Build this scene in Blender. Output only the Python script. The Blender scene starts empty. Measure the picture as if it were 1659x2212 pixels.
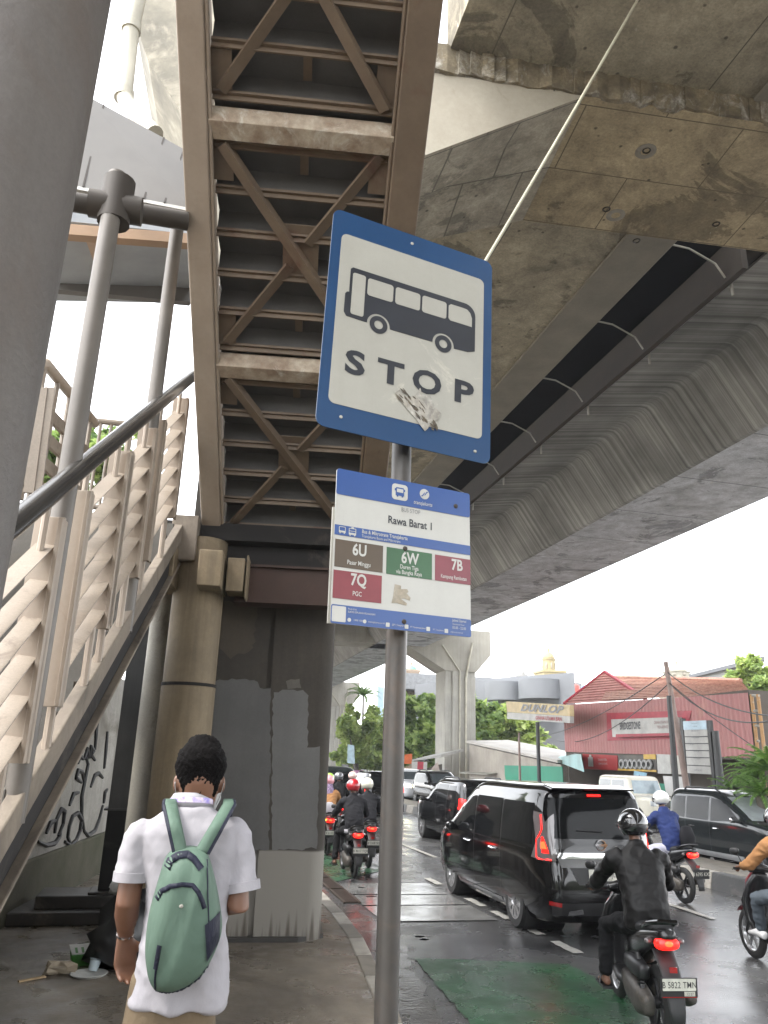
import bpy, bmesh, math, random
from math import sin, cos, tan, radians, pi, hypot, atan2, sqrt
from mathutils import Vector, Matrix, noise as mnoise
random.seed(7)
R_ = radians
C = bpy.context.scene
COL = C.collection

# ------------------------------------------------------------------ camera
F_PX, YAW, PITCH, ROLL, CAM_H = 1679.0, R_(13.7), R_(17.74), R_(1.78), 2.1
FW = Vector((sin(YAW)*cos(PITCH), cos(YAW)*cos(PITCH), sin(PITCH)))
_r0 = Vector((cos(YAW), -sin(YAW), 0)); _u0 = _r0.cross(FW)
RT = cos(ROLL)*_r0 + sin(ROLL)*_u0
UP = cos(ROLL)*_u0 - sin(ROLL)*_r0
EYE = Vector((0, 0, CAM_H))
cam = bpy.data.cameras.new('camera'); camo = bpy.data.objects.new('camera', cam); COL.objects.link(camo)
cam.sensor_fit = 'VERTICAL'; cam.sensor_height = 36; cam.lens = 36*F_PX/2212
cam.clip_start = 0.05; cam.clip_end = 3000
M = Matrix((RT, UP, -FW)).transposed().to_4x4(); M.translation = EYE
camo.matrix_world = M
C.camera = camo
# ------------------------------------------------------------------ light
SUN_EL, SUN_AZ = R_(58), R_(-98)
w = bpy.data.worlds.new('World'); C.world = w; w.use_nodes = True
nt = w.node_tree; bg = nt.nodes['Background']
sky = nt.nodes.new('ShaderNodeTexSky'); sky.sky_type = 'NISHITA'; sky.sun_disc = False
sky.sun_elevation = SUN_EL; sky.sun_rotation = SUN_AZ
sky.air_density = 1.0; sky.dust_density = 1.0; sky.ozone_density = 1.0
hs = nt.nodes.new('ShaderNodeHueSaturation'); hs.inputs['Saturation'].default_value = 0.12
nt.links.new(sky.outputs[0], hs.inputs['Color']); nt.links.new(hs.outputs[0], bg.inputs[0])
bg.inputs[1].default_value = 0.15
sun = bpy.data.lights.new('sun', 'SUN'); suno = bpy.data.objects.new('sun', sun); COL.objects.link(suno)
sun.energy = 0.8; sun.angle = R_(14); sun.color = (1, 0.96, 0.9)
sd = Vector((sin(SUN_AZ)*cos(SUN_EL), cos(SUN_AZ)*cos(SUN_EL), sin(SUN_EL)))
suno.rotation_euler = sd.to_track_quat('Z', 'Y').to_euler()
C.view_settings.view_transform = 'Standard'; C.view_settings.look = 'None'
C.view_settings.exposure = 2.8; C.view_settings.gamma = 1.0
C.render.resolution_x = 768; C.render.resolution_y = 1024
C.cycles.max_bounces = 8; C.cycles.diffuse_bounces = 4; C.cycles.glossy_bounces = 4

# ------------------------------------------------------------------ placing
def ray(px, py):
    return (FW*F_PX + RT*(px-829.5) - UP*(py-1106)).normalized()
def gp(px, py, z=0.0):
    d = ray(px, py); return EYE + d*((z-CAM_H)/d.z)
def dp(px, py, dist):
    d = ray(px, py); return EYE + d*(dist/hypot(d.x, d.y))
def xp(px, py, X):
    d = ray(px, py); return EYE + d*(X/d.x)
A_ST, A_CAP = R_(8.6), R_(5.5)
def fr(a):
    s = Vector((cos(a), -sin(a), 0)); t = Vector((sin(a), cos(a), 0))
    return lambda x, y, z: s*x + t*y + Vector((0, 0, z))
STP, CPP = fr(A_ST), fr(A_CAP)

# ------------------------------------------------------------------ materials
def pmat(name, col, rough=0.7, metal=0.0, col2=None, scale=3.0, fine=0.12, bump=0.0, bscale=60, streak=0.0, streak_col=None,
         coat=0.0, emit=None, estr=0, stain=None, stain_amt=0.0, spec=0.5, rvar=0.0, alpha=None, trans=0):
    m = bpy.data.materials.new(name); m.use_nodes = True
    n, l = m.node_tree.nodes, m.node_tree.links
    b = n['Principled BSDF']
    b.inputs['Roughness'].default_value = rough; b.inputs['Metallic'].default_value = metal
    b.inputs['Specular IOR Level'].default_value = spec
    if coat: b.inputs['Coat Weight'].default_value = coat; b.inputs['Coat Roughness'].default_value = 0.03
    if emit: b.inputs['Emission Color'].default_value = (*emit, 1); b.inputs['Emission Strength'].default_value = estr
    if trans: b.inputs['Transmission Weight'].default_value = trans
    tc = n.new('ShaderNodeTexCoord')
    def noise(sc, det=6, ro=0.6, vec=None, dist=0):
        t = n.new('ShaderNodeTexNoise'); t.inputs['Scale'].default_value = sc; t.inputs['Detail'].default_value = det
        t.inputs['Roughness'].default_value = ro; t.inputs['Distortion'].default_value = dist
        l.new(vec if vec else tc.outputs['Object'], t.inputs['Vector']); return t.outputs['Fac']
    def ramp(f, a, bb):
        r = n.new('ShaderNodeMapRange'); r.inputs[1].default_value = a; r.inputs[2].default_value = bb
        l.new(f, r.inputs[0]); return r.outputs[0]
    def mix(f, a, bb, blend='MIX'):
        x = n.new('ShaderNodeMix'); x.data_type = 'RGBA'; x.blend_type = blend
        if isinstance(f, (int, float)): x.inputs[0].default_value = f
        else: l.new(f, x.inputs[0])
        for k, v in ((6, a), (7, bb)):
            if isinstance(v, tuple): x.inputs[k].default_value = (*v[:3], 1)
            else: l.new(v, x.inputs[k])
        return x.outputs[2]
    c2 = col2 or tuple(v*0.72 for v in col)
    c = mix(ramp(noise(scale), 0.35, 0.65), col, c2)
    if stain:
        f = ramp(noise(scale*0.6, 8, 0.7, dist=1.2), 0.62 - stain_amt*0.3, 0.72)
        c = mix(f, c, stain)
    if streak:
        mp = n.new('ShaderNodeMapping'); mp.inputs['Scale'].default_value = (7, 7, 0.35)
        l.new(tc.outputs['Object'], mp.inputs[0])
        f = ramp(noise(1.0, 7, 0.65, mp.outputs[0]), 0.45, 0.75)
        mm = n.new('ShaderNodeMath'); mm.operation = 'MULTIPLY'; mm.inputs[1].default_value = streak; l.new(f, mm.inputs[0])
        c = mix(mm.outputs[0], c, streak_col or tuple(v*0.35 for v in col))
    if fine:
        f = ramp(noise(bscale, 3, 0.7), 0.3, 0.7)
        mm = n.new('ShaderNodeMath'); mm.operation = 'MULTIPLY'; mm.inputs[1].default_value = fine; l.new(f, mm.inputs[0])
        c = mix(mm.outputs[0], c, tuple(v*0.4 for v in col))
    l.new(c, b.inputs['Base Color'])
    if rvar:
        r = n.new('ShaderNodeMapRange'); r.inputs[1].default_value = 0.35; r.inputs[2].default_value = 0.65
        r.inputs[3].default_value = max(0.02, rough-rvar); r.inputs[4].default_value = min(1, rough+rvar)
        l.new(noise(scale*1.7, 5), r.inputs[0]); l.new(r.outputs[0], b.inputs['Roughness'])
    if bump:
        bn = n.new('ShaderNodeBump'); bn.inputs['Strength'].default_value = bump; bn.inputs['Distance'].default_value = 0.01
        l.new(noise(bscale*0.5, 5), bn.inputs['Height']); l.new(bn.outputs[0], b.inputs['Normal'])
    m['api'] = 1
    return m

# ------------------------------------------------------------------ mesh building
class MB:
    def __init__(self): self.v, self.f, self.X = [], [], Matrix.Identity(4)
    def add(self, vs, fs):
        o = len(self.v); self.v += [self.X @ Vector(p) for p in vs]; self.f += [tuple(i+o for i in q) for q in fs]; return self
    def frame(self, o, u, v, n=None):
        u, v = Vector(u), Vector(v); n = Vector(n) if n is not None else u.cross(v)
        self.X = Matrix((u, v, n)).transposed().to_4x4(); self.X.translation = Vector(o); return self
    def hexa(self, p):                                   # 8 points, bottom 4 then top 4
        return self.add(p, [(3,2,1,0),(4,5,6,7),(0,1,5,4),(1,2,6,5),(2,3,7,6),(3,0,4,7)])
    def box(self, x0, x1, y0, y1, z0, z1):
        return self.hexa([(x0,y0,z0),(x1,y0,z0),(x1,y1,z0),(x0,y1,z0),(x0,y0,z1),(x1,y0,z1),(x1,y1,z1),(x0,y1,z1)])
    def boxf(self, P, s0, s1, t0, t1, z0, z1):           # box in a rotated frame
        return self.hexa([P(s0,t0,z0),P(s1,t0,z0),P(s1,t1,z0),P(s0,t1,z0),P(s0,t0,z1),P(s1,t0,z1),P(s1,t1,z1),P(s0,t1,z1)])
    def beam(self, a, b, w, h, up=(0,0,1)):
        a, b, up = Vector(a), Vector(b), Vector(up); d = (b-a).normalized()
        x = d.cross(up)
        x = x.normalized() if x.length > 1e-6 else Vector((1,0,0)); y = x.cross(d)
        return self.hexa([a-x*w/2-y*h/2, a+x*w/2-y*h/2, a+x*w/2+y*h/2, a-x*w/2+y*h/2,
                          b-x*w/2-y*h/2, b+x*w/2-y*h/2, b+x*w/2+y*h/2, b-x*w/2+y*h/2])
    def prism(self, pts, d):                             # polygon swept along vector d
        n = len(pts); pts = [Vector(p) for p in pts]; d = Vector(d)
        return self.add(pts+[p+d for p in pts], [tuple(range(n))[::-1], tuple(range(n, 2*n))]+[(i,(i+1)%n,(i+1)%n+n,i+n) for i in range(n)])
    def poly(self, pts): return self.add(pts, [tuple(range(len(pts)))])
    def tube(self, pts, r, n=12, cap=True):
        pts = [Vector(p) for p in pts]; N = len(pts)
        rs = r if isinstance(r, (list, tuple)) else [r]*N
        vs, fs, px = [], [], None
        for i, p in enumerate(pts):
            d = (pts[min(i+1,N-1)]-pts[max(i-1,0)]).normalized()
            if px is None:
                px = d.orthogonal().normalized()
            px = (px - d*px.dot(d)).normalized(); py = d.cross(px)
            vs += [p+(px*cos(2*pi*k/n)+py*sin(2*pi*k/n))*rs[i] for k in range(n)]
        for i in range(N-1):
            fs += [(i*n+k, i*n+(k+1)%n, (i+1)*n+(k+1)%n, (i+1)*n+k) for k in range(n)]
        if cap: fs += [tuple(range(n))[::-1], tuple(range((N-1)*n, N*n))]
        return self.add(vs, fs)
    def lathe(self, prof, o=(0,0,0), ax=(0,0,1), n=24, a0=0, a1=2*pi):   # profile of (radius, height)
        o, ax = Vector(o), Vector(ax).normalized(); x = ax.orthogonal().normalized(); y = ax.cross(x)
        m = len(prof); full = abs(a1-a0-2*pi) < 1e-6; N = n if full else n+1
        vs = [o+ax*h+(x*cos(a0+(a1-a0)*k/n)+y*sin(a0+(a1-a0)*k/n))*r for k in range(N) for r, h in prof]
        fs = []
        for k in range(n):
            k2 = (k+1) % N
            fs += [(k*m+j, k2*m+j, k2*m+j+1, k*m+j+1) for j in range(m-1)]
        return self.add(vs, fs)
    def ell(self, c, r, n=14, rot=None):                 # ellipsoid
        c = Vector(c); r = r if isinstance(r, (tuple, list)) else (r, r, r)
        vs, fs, k2 = [], [], n//2
        for i in range(1, k2):
            a = pi*i/k2
            for k in range(n):
                p = Vector((r[0]*sin(a)*cos(2*pi*k/n), r[1]*sin(a)*sin(2*pi*k/n), r[2]*cos(a)))
                vs.append(c+(rot @ p if rot else p))
        t = Vector((0,0,r[2])); vs += [c+(rot @ t if rot else t), c-(rot @ t if rot else t)]; T = len(vs)-2
        for i in range(k2-2): fs += [(i*n+k, (i+1)*n+k, (i+1)*n+(k+1)%n, i*n+(k+1)%n) for k in range(n)]
        fs += [(T, k, (k+1)%n) for k in range(n)] + [((k2-2)*n+(k+1)%n, (k2-2)*n+k, T+1) for k in range(n)]
        return self.add(vs, fs)
    def loft(self, st, n=16, e=2.0, side=(1,0,0), cap=0.5):   # stations (centre, half width, half depth[, exponent]); rounded ends
        pts = [Vector(s[0]) for s in st]; N = len(st); side = Vector(side); rings = []
        def ring(c, d, a, b, ee):
            x = (side-d*side.dot(d)).normalized(); y = d.cross(x); o = []
            for k in range(n):
                t = 2*pi*k/n; ct, s_ = cos(t), sin(t)
                o.append(c + x*a*math.copysign(abs(ct)**(2/ee), ct) + y*b*math.copysign(abs(s_)**(2/ee), s_))
            return o
        dirs = [(pts[min(i+1,N-1)]-pts[max(i-1,0)]).normalized() for i in range(N)]
        ee = [s[3] if len(s) > 3 else e for s in st]
        if cap:
            for q in (0.97, 0.8, 0.5):
                k = sqrt(max(0, 1-q*q)); h = min(st[0][1], st[0][2])*cap
                rings.append(ring(pts[0]-dirs[0]*h*q, dirs[0], st[0][1]*k, st[0][2]*k, ee[0]))
        for i in range(N): rings.append(ring(pts[i], dirs[i], st[i][1], st[i][2], ee[i]))
        if cap:
            for q in (0.5, 0.8, 0.97):
                k = sqrt(max(0, 1-q*q)); h = min(st[-1][1], st[-1][2])*cap
                rings.append(ring(pts[-1]+dirs[-1]*h*q, dirs[-1], st[-1][1]*k, st[-1][2]*k, ee[-1]))
        m = len(rings); vs = [p for r in rings for p in r]
        fs = [(i*n+k, i*n+(k+1)%n, (i+1)*n+(k+1)%n, (i+1)*n+k) for i in range(m-1) for k in range(n)]
        fs += [tuple(range(n))[::-1], tuple(range((m-1)*n, m*n))]
        return self.add(vs, fs)
    def mesh(self, name):
        me = bpy.data.meshes.new(name); me.from_pydata([tuple(p) for p in self.v], [], self.f); me.update(); return me
    def build(self, name, mat, parent=None, smooth=False, bevel=0, ang=35, world=False, sub=0, fix=True):
        me = self.mesh(name)
        if fix:
            b = bmesh.new(); b.from_mesh(me); bmesh.ops.recalc_face_normals(b, faces=b.faces); b.to_mesh(me); b.free()
        return link(name, me, mat, parent, smooth, bevel, ang, world, sub)

def link(name, me, mat, parent=None, smooth=False, bevel=0, ang=35, world=False, sub=0):
    if world and parent is not None:
        o_ = root_loc(parent); me.transform(Matrix.Translation(-o_))
    if smooth:
        me.shade_smooth()
        if ang: me.set_sharp_from_angle(angle=R_(ang))
    ob = bpy.data.objects.new(name, me); COL.objects.link(ob)
    if mat: me.materials.append(mat)
    if parent is not None: ob.parent = parent
    if bevel:
        bv = ob.modifiers.new('bevel', 'BEVEL'); bv.width = bevel; bv.segments = 2; bv.limit_method = 'ANGLE'; bv.angle_limit = R_(40)
    if sub:
        s = ob.modifiers.new('sub', 'SUBSURF'); s.levels = s.render_levels = sub
    return ob
def root_loc(o):
    p = Vector((0,0,0))
    while o is not None: p += Vector(o.location); o = o.parent
    return p
def thing(name, label, cat, loc=(0,0,0), rotz=0.0, group=None):
    o = bpy.data.objects.new(name, None); COL.objects.link(o); o.empty_display_size = 0.2
    o.location = loc; o.rotation_euler = (0, 0, rotz); o['label'] = label; o['category'] = cat
    if group: o['group'] = group
    return o
def tag(o, label, cat, group=None):
    o['label'] = label; o['category'] = cat
    if group: o['group'] = group
    return o
def struct(o): o['kind'] = 'structure'; return o

_tmp = {}
def text_geo(s, h=1.0, shear=0.0, bold=0.0, sx=1.0, align='CENTER', spacing=1.0, depth=0.0):
    """verts (x, y) and faces of a word, cap height h, origin at its base line"""
    cu = bpy.data.curves.new('t', 'FONT'); cu.body = s; cu.align_x = align; cu.shear = shear; cu.offset = bold
    cu.space_character = spacing; cu.resolution_u = 3
    o = bpy.data.objects.new('t', cu); COL.objects.link(o)
    dg = bpy.context.evaluated_depsgraph_get(); dg.update()
    me = bpy.data.meshes.new_from_object(o.evaluated_get(dg))
    vs = [(v.co.x, v.co.y) for v in me.vertices]; fs = [tuple(p.vertices) for p in me.polygons]
    bpy.data.objects.remove(o); bpy.data.curves.remove(cu); bpy.data.meshes.remove(me)
    k = h/0.73
    return [(x*k*sx, y*k) for x, y in vs], fs
def put_text(mb, s, x, y, h, z=0.0, **kw):
    vs, fs = text_geo(s, h, **kw); mb.add([(x+a, y+b, z) for a, b in vs], fs)
def rrect(x0, x1, y0, y1, r, n=5):
    o = []
    for cx, cy, a in ((x1-r,y0+r,-pi/2),(x1-r,y1-r,0),(x0+r,y1-r,pi/2),(x0+r,y0+r,pi)):
        o += [(cx+r*cos(a+pi/2*k/n), cy+r*sin(a+pi/2*k/n)) for k in range(n+1)]
    return o
def remeshed(mb, name, mat, parent, voxel=0.012, smooth=6, sub=0, disp=None):
    """union of closed shapes grown into one continuous skin"""
    me = mb.mesh('tmp')
    b = bmesh.new(); b.from_mesh(me); bmesh.ops.recalc_face_normals(b, faces=b.faces); b.to_mesh(me); b.free()
    o = bpy.data.objects.new('tmp', me); COL.objects.link(o)
    r = o.modifiers.new('r', 'REMESH'); r.mode = 'VOXEL'; r.voxel_size = voxel; r.adaptivity = 0
    s = o.modifiers.new('s', 'SMOOTH'); s.iterations = smooth; s.factor = 0.5
    dg = bpy.context.evaluated_depsgraph_get(); dg.update()
    m2 = bpy.data.meshes.new_from_object(o.evaluated_get(dg)); m2.name = name
    bpy.data.objects.remove(o); bpy.data.meshes.remove(me)
    m2.materials.clear()
    if disp:
        b = bmesh.new(); b.from_mesh(m2); b.normal_update(); disp(b); b.to_mesh(m2); b.free()
    return link(name, m2, mat, parent, True, ang=0)

# ================================================================== SETTING
m_asph = pmat('wet asphalt', (0.055,0.055,0.056), 0.25, col2=(0.078,0.078,0.078), scale=0.5, fine=0.5, bump=0.22, bscale=120, rvar=0.12, stain=(0.02,0.02,0.021), stain_amt=0.3)
m_ground = pmat('bare ground', (0.30,0.27,0.23), 0.9, scale=0.3)
m_walk = pmat('damp pavement concrete', (0.235,0.20,0.155), 0.42, col2=(0.15,0.127,0.10), scale=1.3, fine=0.35, bump=0.3, bscale=70, rvar=0.25, stain=(0.055,0.046,0.037), stain_amt=0.75)
m_slab = pmat('wet concrete slab', (0.17,0.17,0.165), 0.16, col2=(0.09,0.09,0.09), scale=1.3, fine=0.3, bump=0.15, bscale=60, rvar=0.1)
m_green = pmat('green lane paint', (0.025,0.105,0.045), 0.3, col2=(0.045,0.075,0.05), scale=1.2, fine=0.6, bump=0.2, bscale=110, rvar=0.12, stain=(0.05,0.056,0.05), stain_amt=0.45)
m_white = pmat('worn white road paint', (0.38,0.37,0.34), 0.4, col2=(0.28,0.275,0.255), scale=5, fine=0.5, bscale=40, stain=(0.12,0.12,0.11), stain_amt=0.5)
m_gutter = pmat('gutter mud', (0.035,0.032,0.03), 0.18, col2=(0.09,0.085,0.08), scale=2.2, fine=0.4, bump=0.35, bscale=40, rvar=0.14)
m_kerb = pmat('kerb concrete', (0.19,0.17,0.14), 0.6, scale=3, fine=0.3, stain=(0.07,0.06,0.05), stain_amt=0.4)
m_kerbw = pmat('kerb white paint', (0.36,0.335,0.29), 0.55, scale=4, fine=0.3, stain=(0.14,0.12,0.1), stain_amt=0.5)
m_kerbk = pmat('kerb black paint', (0.035,0.035,0.035), 0.5, scale=4, fine=0.3, stain=(0.13,0.12,0.11), stain_amt=0.4)

SW = 0.42
mb = MB(); mb.poly([(-900,-300,-0.06),(900,-300,-0.06),(900,1500,-0.06),(-900,1500,-0.06)])
struct(mb.build('ground', m_ground))
mb = MB(); mb.poly([(0.5,-30,0),(19.5,-30,0),(19.5,260,0),(0.5,260,0)])
struct(mb.build('road', m_asph))
kline = [(0.9,-20),(1.25,3.0),(1.66,5.79),(1.74,6.28),(1.98,8.39),(2.05,9.7),(2.06,11.3),(2.1,200)]
mb = MB()
top = [(x-0.16, y, SW) for x, y in kline]
mb.add(top+[(-14,-20,SW),(-14,200,SW)], [tuple(range(len(top)))+(len(top)+1, len(top))])
struct(mb.build('sidewalk', m_walk))
# kerb blocks, alternately bare and painted
for col_, nm, odd in ((m_kerb, 'kerb', 0), (m_kerbw, 'kerb_paint', 1)):
    mb = MB(); d = 0; n_ = 0
    for (x0, y0), (x1, y1) in zip(kline, kline[1:]):
        L = hypot(x1-x0, y1-y0)
        if y0 > 60: break
        k = max(1, int(min(L, 60)/0.62))
        for i in range(k):
            n_ += 1
            f0, f1 = (i+0.012)/k*min(1, 60/L), (i+0.988)/k*min(1, 60/L)
            if (n_ % 2) != odd: continue
            a = (x0+(x1-x0)*f0, y0+(y1-y0)*f0); b = (x0+(x1-x0)*f1, y0+(y1-y0)*f1)
            mb.hexa([(a[0]-.16,a[1],-.05),(a[0]+.03,a[1],-.05),(b[0]+.03,b[1],-.05),(b[0]-.16,b[1],-.05),
                     (a[0]-.16,a[1],SW+.012),(a[0]-.01,a[1],SW+.012),(b[0]-.01,b[1],SW+.012),(b[0]-.16,b[1],SW+.012)])
    struct(mb.build(nm, col_, bevel=0.012))
def sheet(name, quads, z, mat, jag=0):
    mb = MB()
    for q in quads: mb.poly([(x, y, z) for x, y in q])
    return struct(mb.build(name, mat, fix=False))
def ragged(pts, amp=0.06, step=0.18):
    o = []
    for i, p in enumerate(pts):
        q = pts[(i+1) % len(pts)]; L = hypot(q[0]-p[0], q[1]-p[1]); k = max(1, int(L/step))
        for j in range(k): o.append((p[0]+(q[0]-p[0])*j/k+random.uniform(-amp,amp), p[1]+(q[1]-p[1])*j/k+random.uniform(-amp,amp)))
    return o
sheet('gutter', [ragged([(1.0,2.5),(1.9,2.5),(2.15,5.8),(2.45,7.6),(2.85,9.8),(2.9,11.4),(2.6,13),(2.55,40),(2.05,40),(1.95,9)], 0.05)], 0.004, m_gutter)
sheet('bike_lane_paint', [ragged([(2.35,3.2),(4.5,3.2),(4.45,8.95),(2.8,9.42)],.014,.09), [(2.85,14.9),(4.3,16.6),(4.45,24),(2.85,24)]], 0.008, m_green)
sheet('concrete_slab', [[(2.95,11.45),(4.62,11.4),(4.62,12.55),(2.95,12.6)], [(2.95,12.68),(4.62,12.63),(4.62,13.5),(2.95,13.6)], [(2.95,13.68),(4.62,13.58),(4.62,14.8),(2.95,14.8)]], 0.012, m_slab)
lines = []
for y0, y1 in ((8.0,8.62),(9.39,10.04),(10.4,11.1),(11.43,12.06),(12.44,13.17),(14.6,15.4)):
    lines.append(ragged([(4.74,y0),(4.88,y0),(4.88,y1),(4.74,y1)], 0.012, 0.1))
for y0, y1 in ((18.6,23.0),(29,33),(39,43),(49,53)): lines.append([(5.96,y0),(6.08,y0),(6.08,y1),(5.96,y1)])
lines.append(ragged([(7.3,7.2),(7.44,7.2),(7.66,9.3),(7.52,9.3)], 0.012, 0.15)); lines.append(ragged([(7.9,11.2),(8.02,11.2),(8.12,13.4),(8.0,13.4)],0.012,0.15))
for y0 in (17,24,31): lines.append([(9.55,y0),(9.67,y0),(9.67,y0+4.6),(9.55,y0+4.6)])
sheet('road_marking', lines, 0.016, m_white)
m_grate = pmat('rusty drain iron', (0.06,0.045,0.035), 0.5, 0.4, scale=6)
mb = MB()
for y0 in (12.9, 14.2, 15.5):
    for k in range(12):
        y = y0+k*0.1; mb.box(2.72,2.93,y,y+0.05,0.006,0.03)
    mb.box(2.69,2.72,y0-.05,y0+1.2,0.006,0.034); mb.box(2.93,2.96,y0-.05,y0+1.2,0.006,0.034)
struct(mb.build('drain_grating', m_grate))
# median with painted kerb blocks
mb = MB(); mb.box(10.2,11.35,8,130,-.05,0.30); struct(mb.build('median', m_kerb, bevel=0.02))
for nm, mt, odd in (('median_white_block', m_kerbw, 0), ('median_black_block', m_kerbk, 1)):
    mb = MB()
    for k in range(60):
        if k % 2 != odd: continue
        y = 8+k*1.0
        mb.hexa([(9.92,y+.01,-.05),(10.2,y+.01,-.05),(10.2,y+.99,-.05),(9.92,y+.99,-.05),(9.98,y+.01,.29),(10.2,y+.01,.29),(10.2,y+.99,.29),(9.98,y+.99,.29)])
    struct(mb.build(nm, mt, bevel=0.02))
mb = MB(); mb.box(19.5,60,-20,200,-.05,0.16); struct(mb.build('far_pavement', pmat('far paving', (0.34,0.31,0.28), 0.7, scale=0.5)))

# ================================================================== FLYOVER
m_conc = pmat('weathered flyover concrete', (0.30,0.275,0.225), 0.85, col2=(0.21,0.19,0.155), scale=0.45, fine=0.3, bscale=9, bump=0.25, stain=(0.085,0.078,0.065), stain_amt=0.35, streak=0)
m_cream = pmat('sky lit cream concrete', (0.39,0.355,0.285), 0.8, col2=(0.32,0.285,0.225), scale=0.8, fine=0.2, bscale=14, stain=(0.2,0.17,0.12), stain_amt=0.12)
m_rubble = pmat('spalled concrete lip', (0.30,0.245,0.16), 0.9, col2=(0.10,0.085,0.06), scale=3.5, fine=0.8, bscale=22, bump=1.0, stain=(0.55,0.53,0.48), stain_amt=0.35)
m_strip = pmat('smooth edge concrete', (0.22,0.20,0.16), 0.8, col2=(0.17,0.157,0.125), scale=1.2, fine=0.15, bscale=20)
m_soff = pmat('pale girder soffit', (0.48,0.49,0.49), 0.85, col2=(0.42,0.43,0.43), scale=0.25, fine=0.12, bscale=5)
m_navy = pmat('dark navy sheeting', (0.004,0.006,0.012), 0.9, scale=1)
m_dkst = pmat('dark walkway steel', (0.035,0.026,0.018), 0.7, 0.0, scale=2, fine=0.3)
m_galv = pmat('light galvanised steel', (0.36,0.345,0.30), 0.5, 0.1, scale=3)
m_pvc = pmat('grimy pale pipe', (0.5,0.47,0.38), 0.5, scale=2, streak=0.4)

def streaky(name, base, dark, light, sx, sz):
    """rain streaks that run down the girder web"""
    m = bpy.data.materials.new(name); m.use_nodes = True; n, l = m.node_tree.nodes, m.node_tree.links; b = n['Principled BSDF']
    b.inputs['Roughness'].default_value = 0.85
    tc = n.new('ShaderNodeTexCoord'); mp = n.new('ShaderNodeMapping'); mp.inputs['Scale'].default_value = (0.0, sx, 0.0); l.new(tc.outputs['Object'], mp.inputs[0])
    t = n.new('ShaderNodeTexNoise'); t.inputs['Scale'].default_value = 1; t.inputs['Detail'].default_value = 8; t.inputs['Roughness'].default_value = 0.72; l.new(mp.outputs[0], t.inputs['Vector'])
    cr = n.new('ShaderNodeValToRGB'); e = cr.color_ramp.elements
    e[0].position = 0.34; e[0].color = (*dark, 1); e[1].position = 0.68; e[1].color = (*light, 1)
    k = cr.color_ramp.elements.new(0.5); k.color = (*base, 1)
    l.new(t.outputs['Fac'], cr.inputs[0])
    t2 = n.new('ShaderNodeTexNoise'); t2.inputs['Scale'].default_value = 0.5; t2.inputs['Detail'].default_value = 8; l.new(tc.outputs['Object'], t2.inputs['Vector'])
    mr = n.new('ShaderNodeMapRange'); mr.inputs[1].default_value = 0.3; mr.inputs[2].default_value = 0.7; mr.inputs[3].default_value = 0.6; mr.inputs[4].default_value = 1.3; l.new(t2.outputs['Fac'], mr.inputs[0])
    vm = n.new('ShaderNodeVectorMath'); vm.operation = 'SCALE'; l.new(cr.outputs[0], vm.inputs[0]); l.new(mr.outputs[0], vm.inputs['Scale'])
    l.new(vm.outputs[0], b.inputs['Base Color'])
    return m
m_web = streaky('rain streaked web concrete', (0.27,0.265,0.245), (0.11,0.107,0.10), (0.47,0.46,0.43), 5.0, 0.1)

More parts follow.
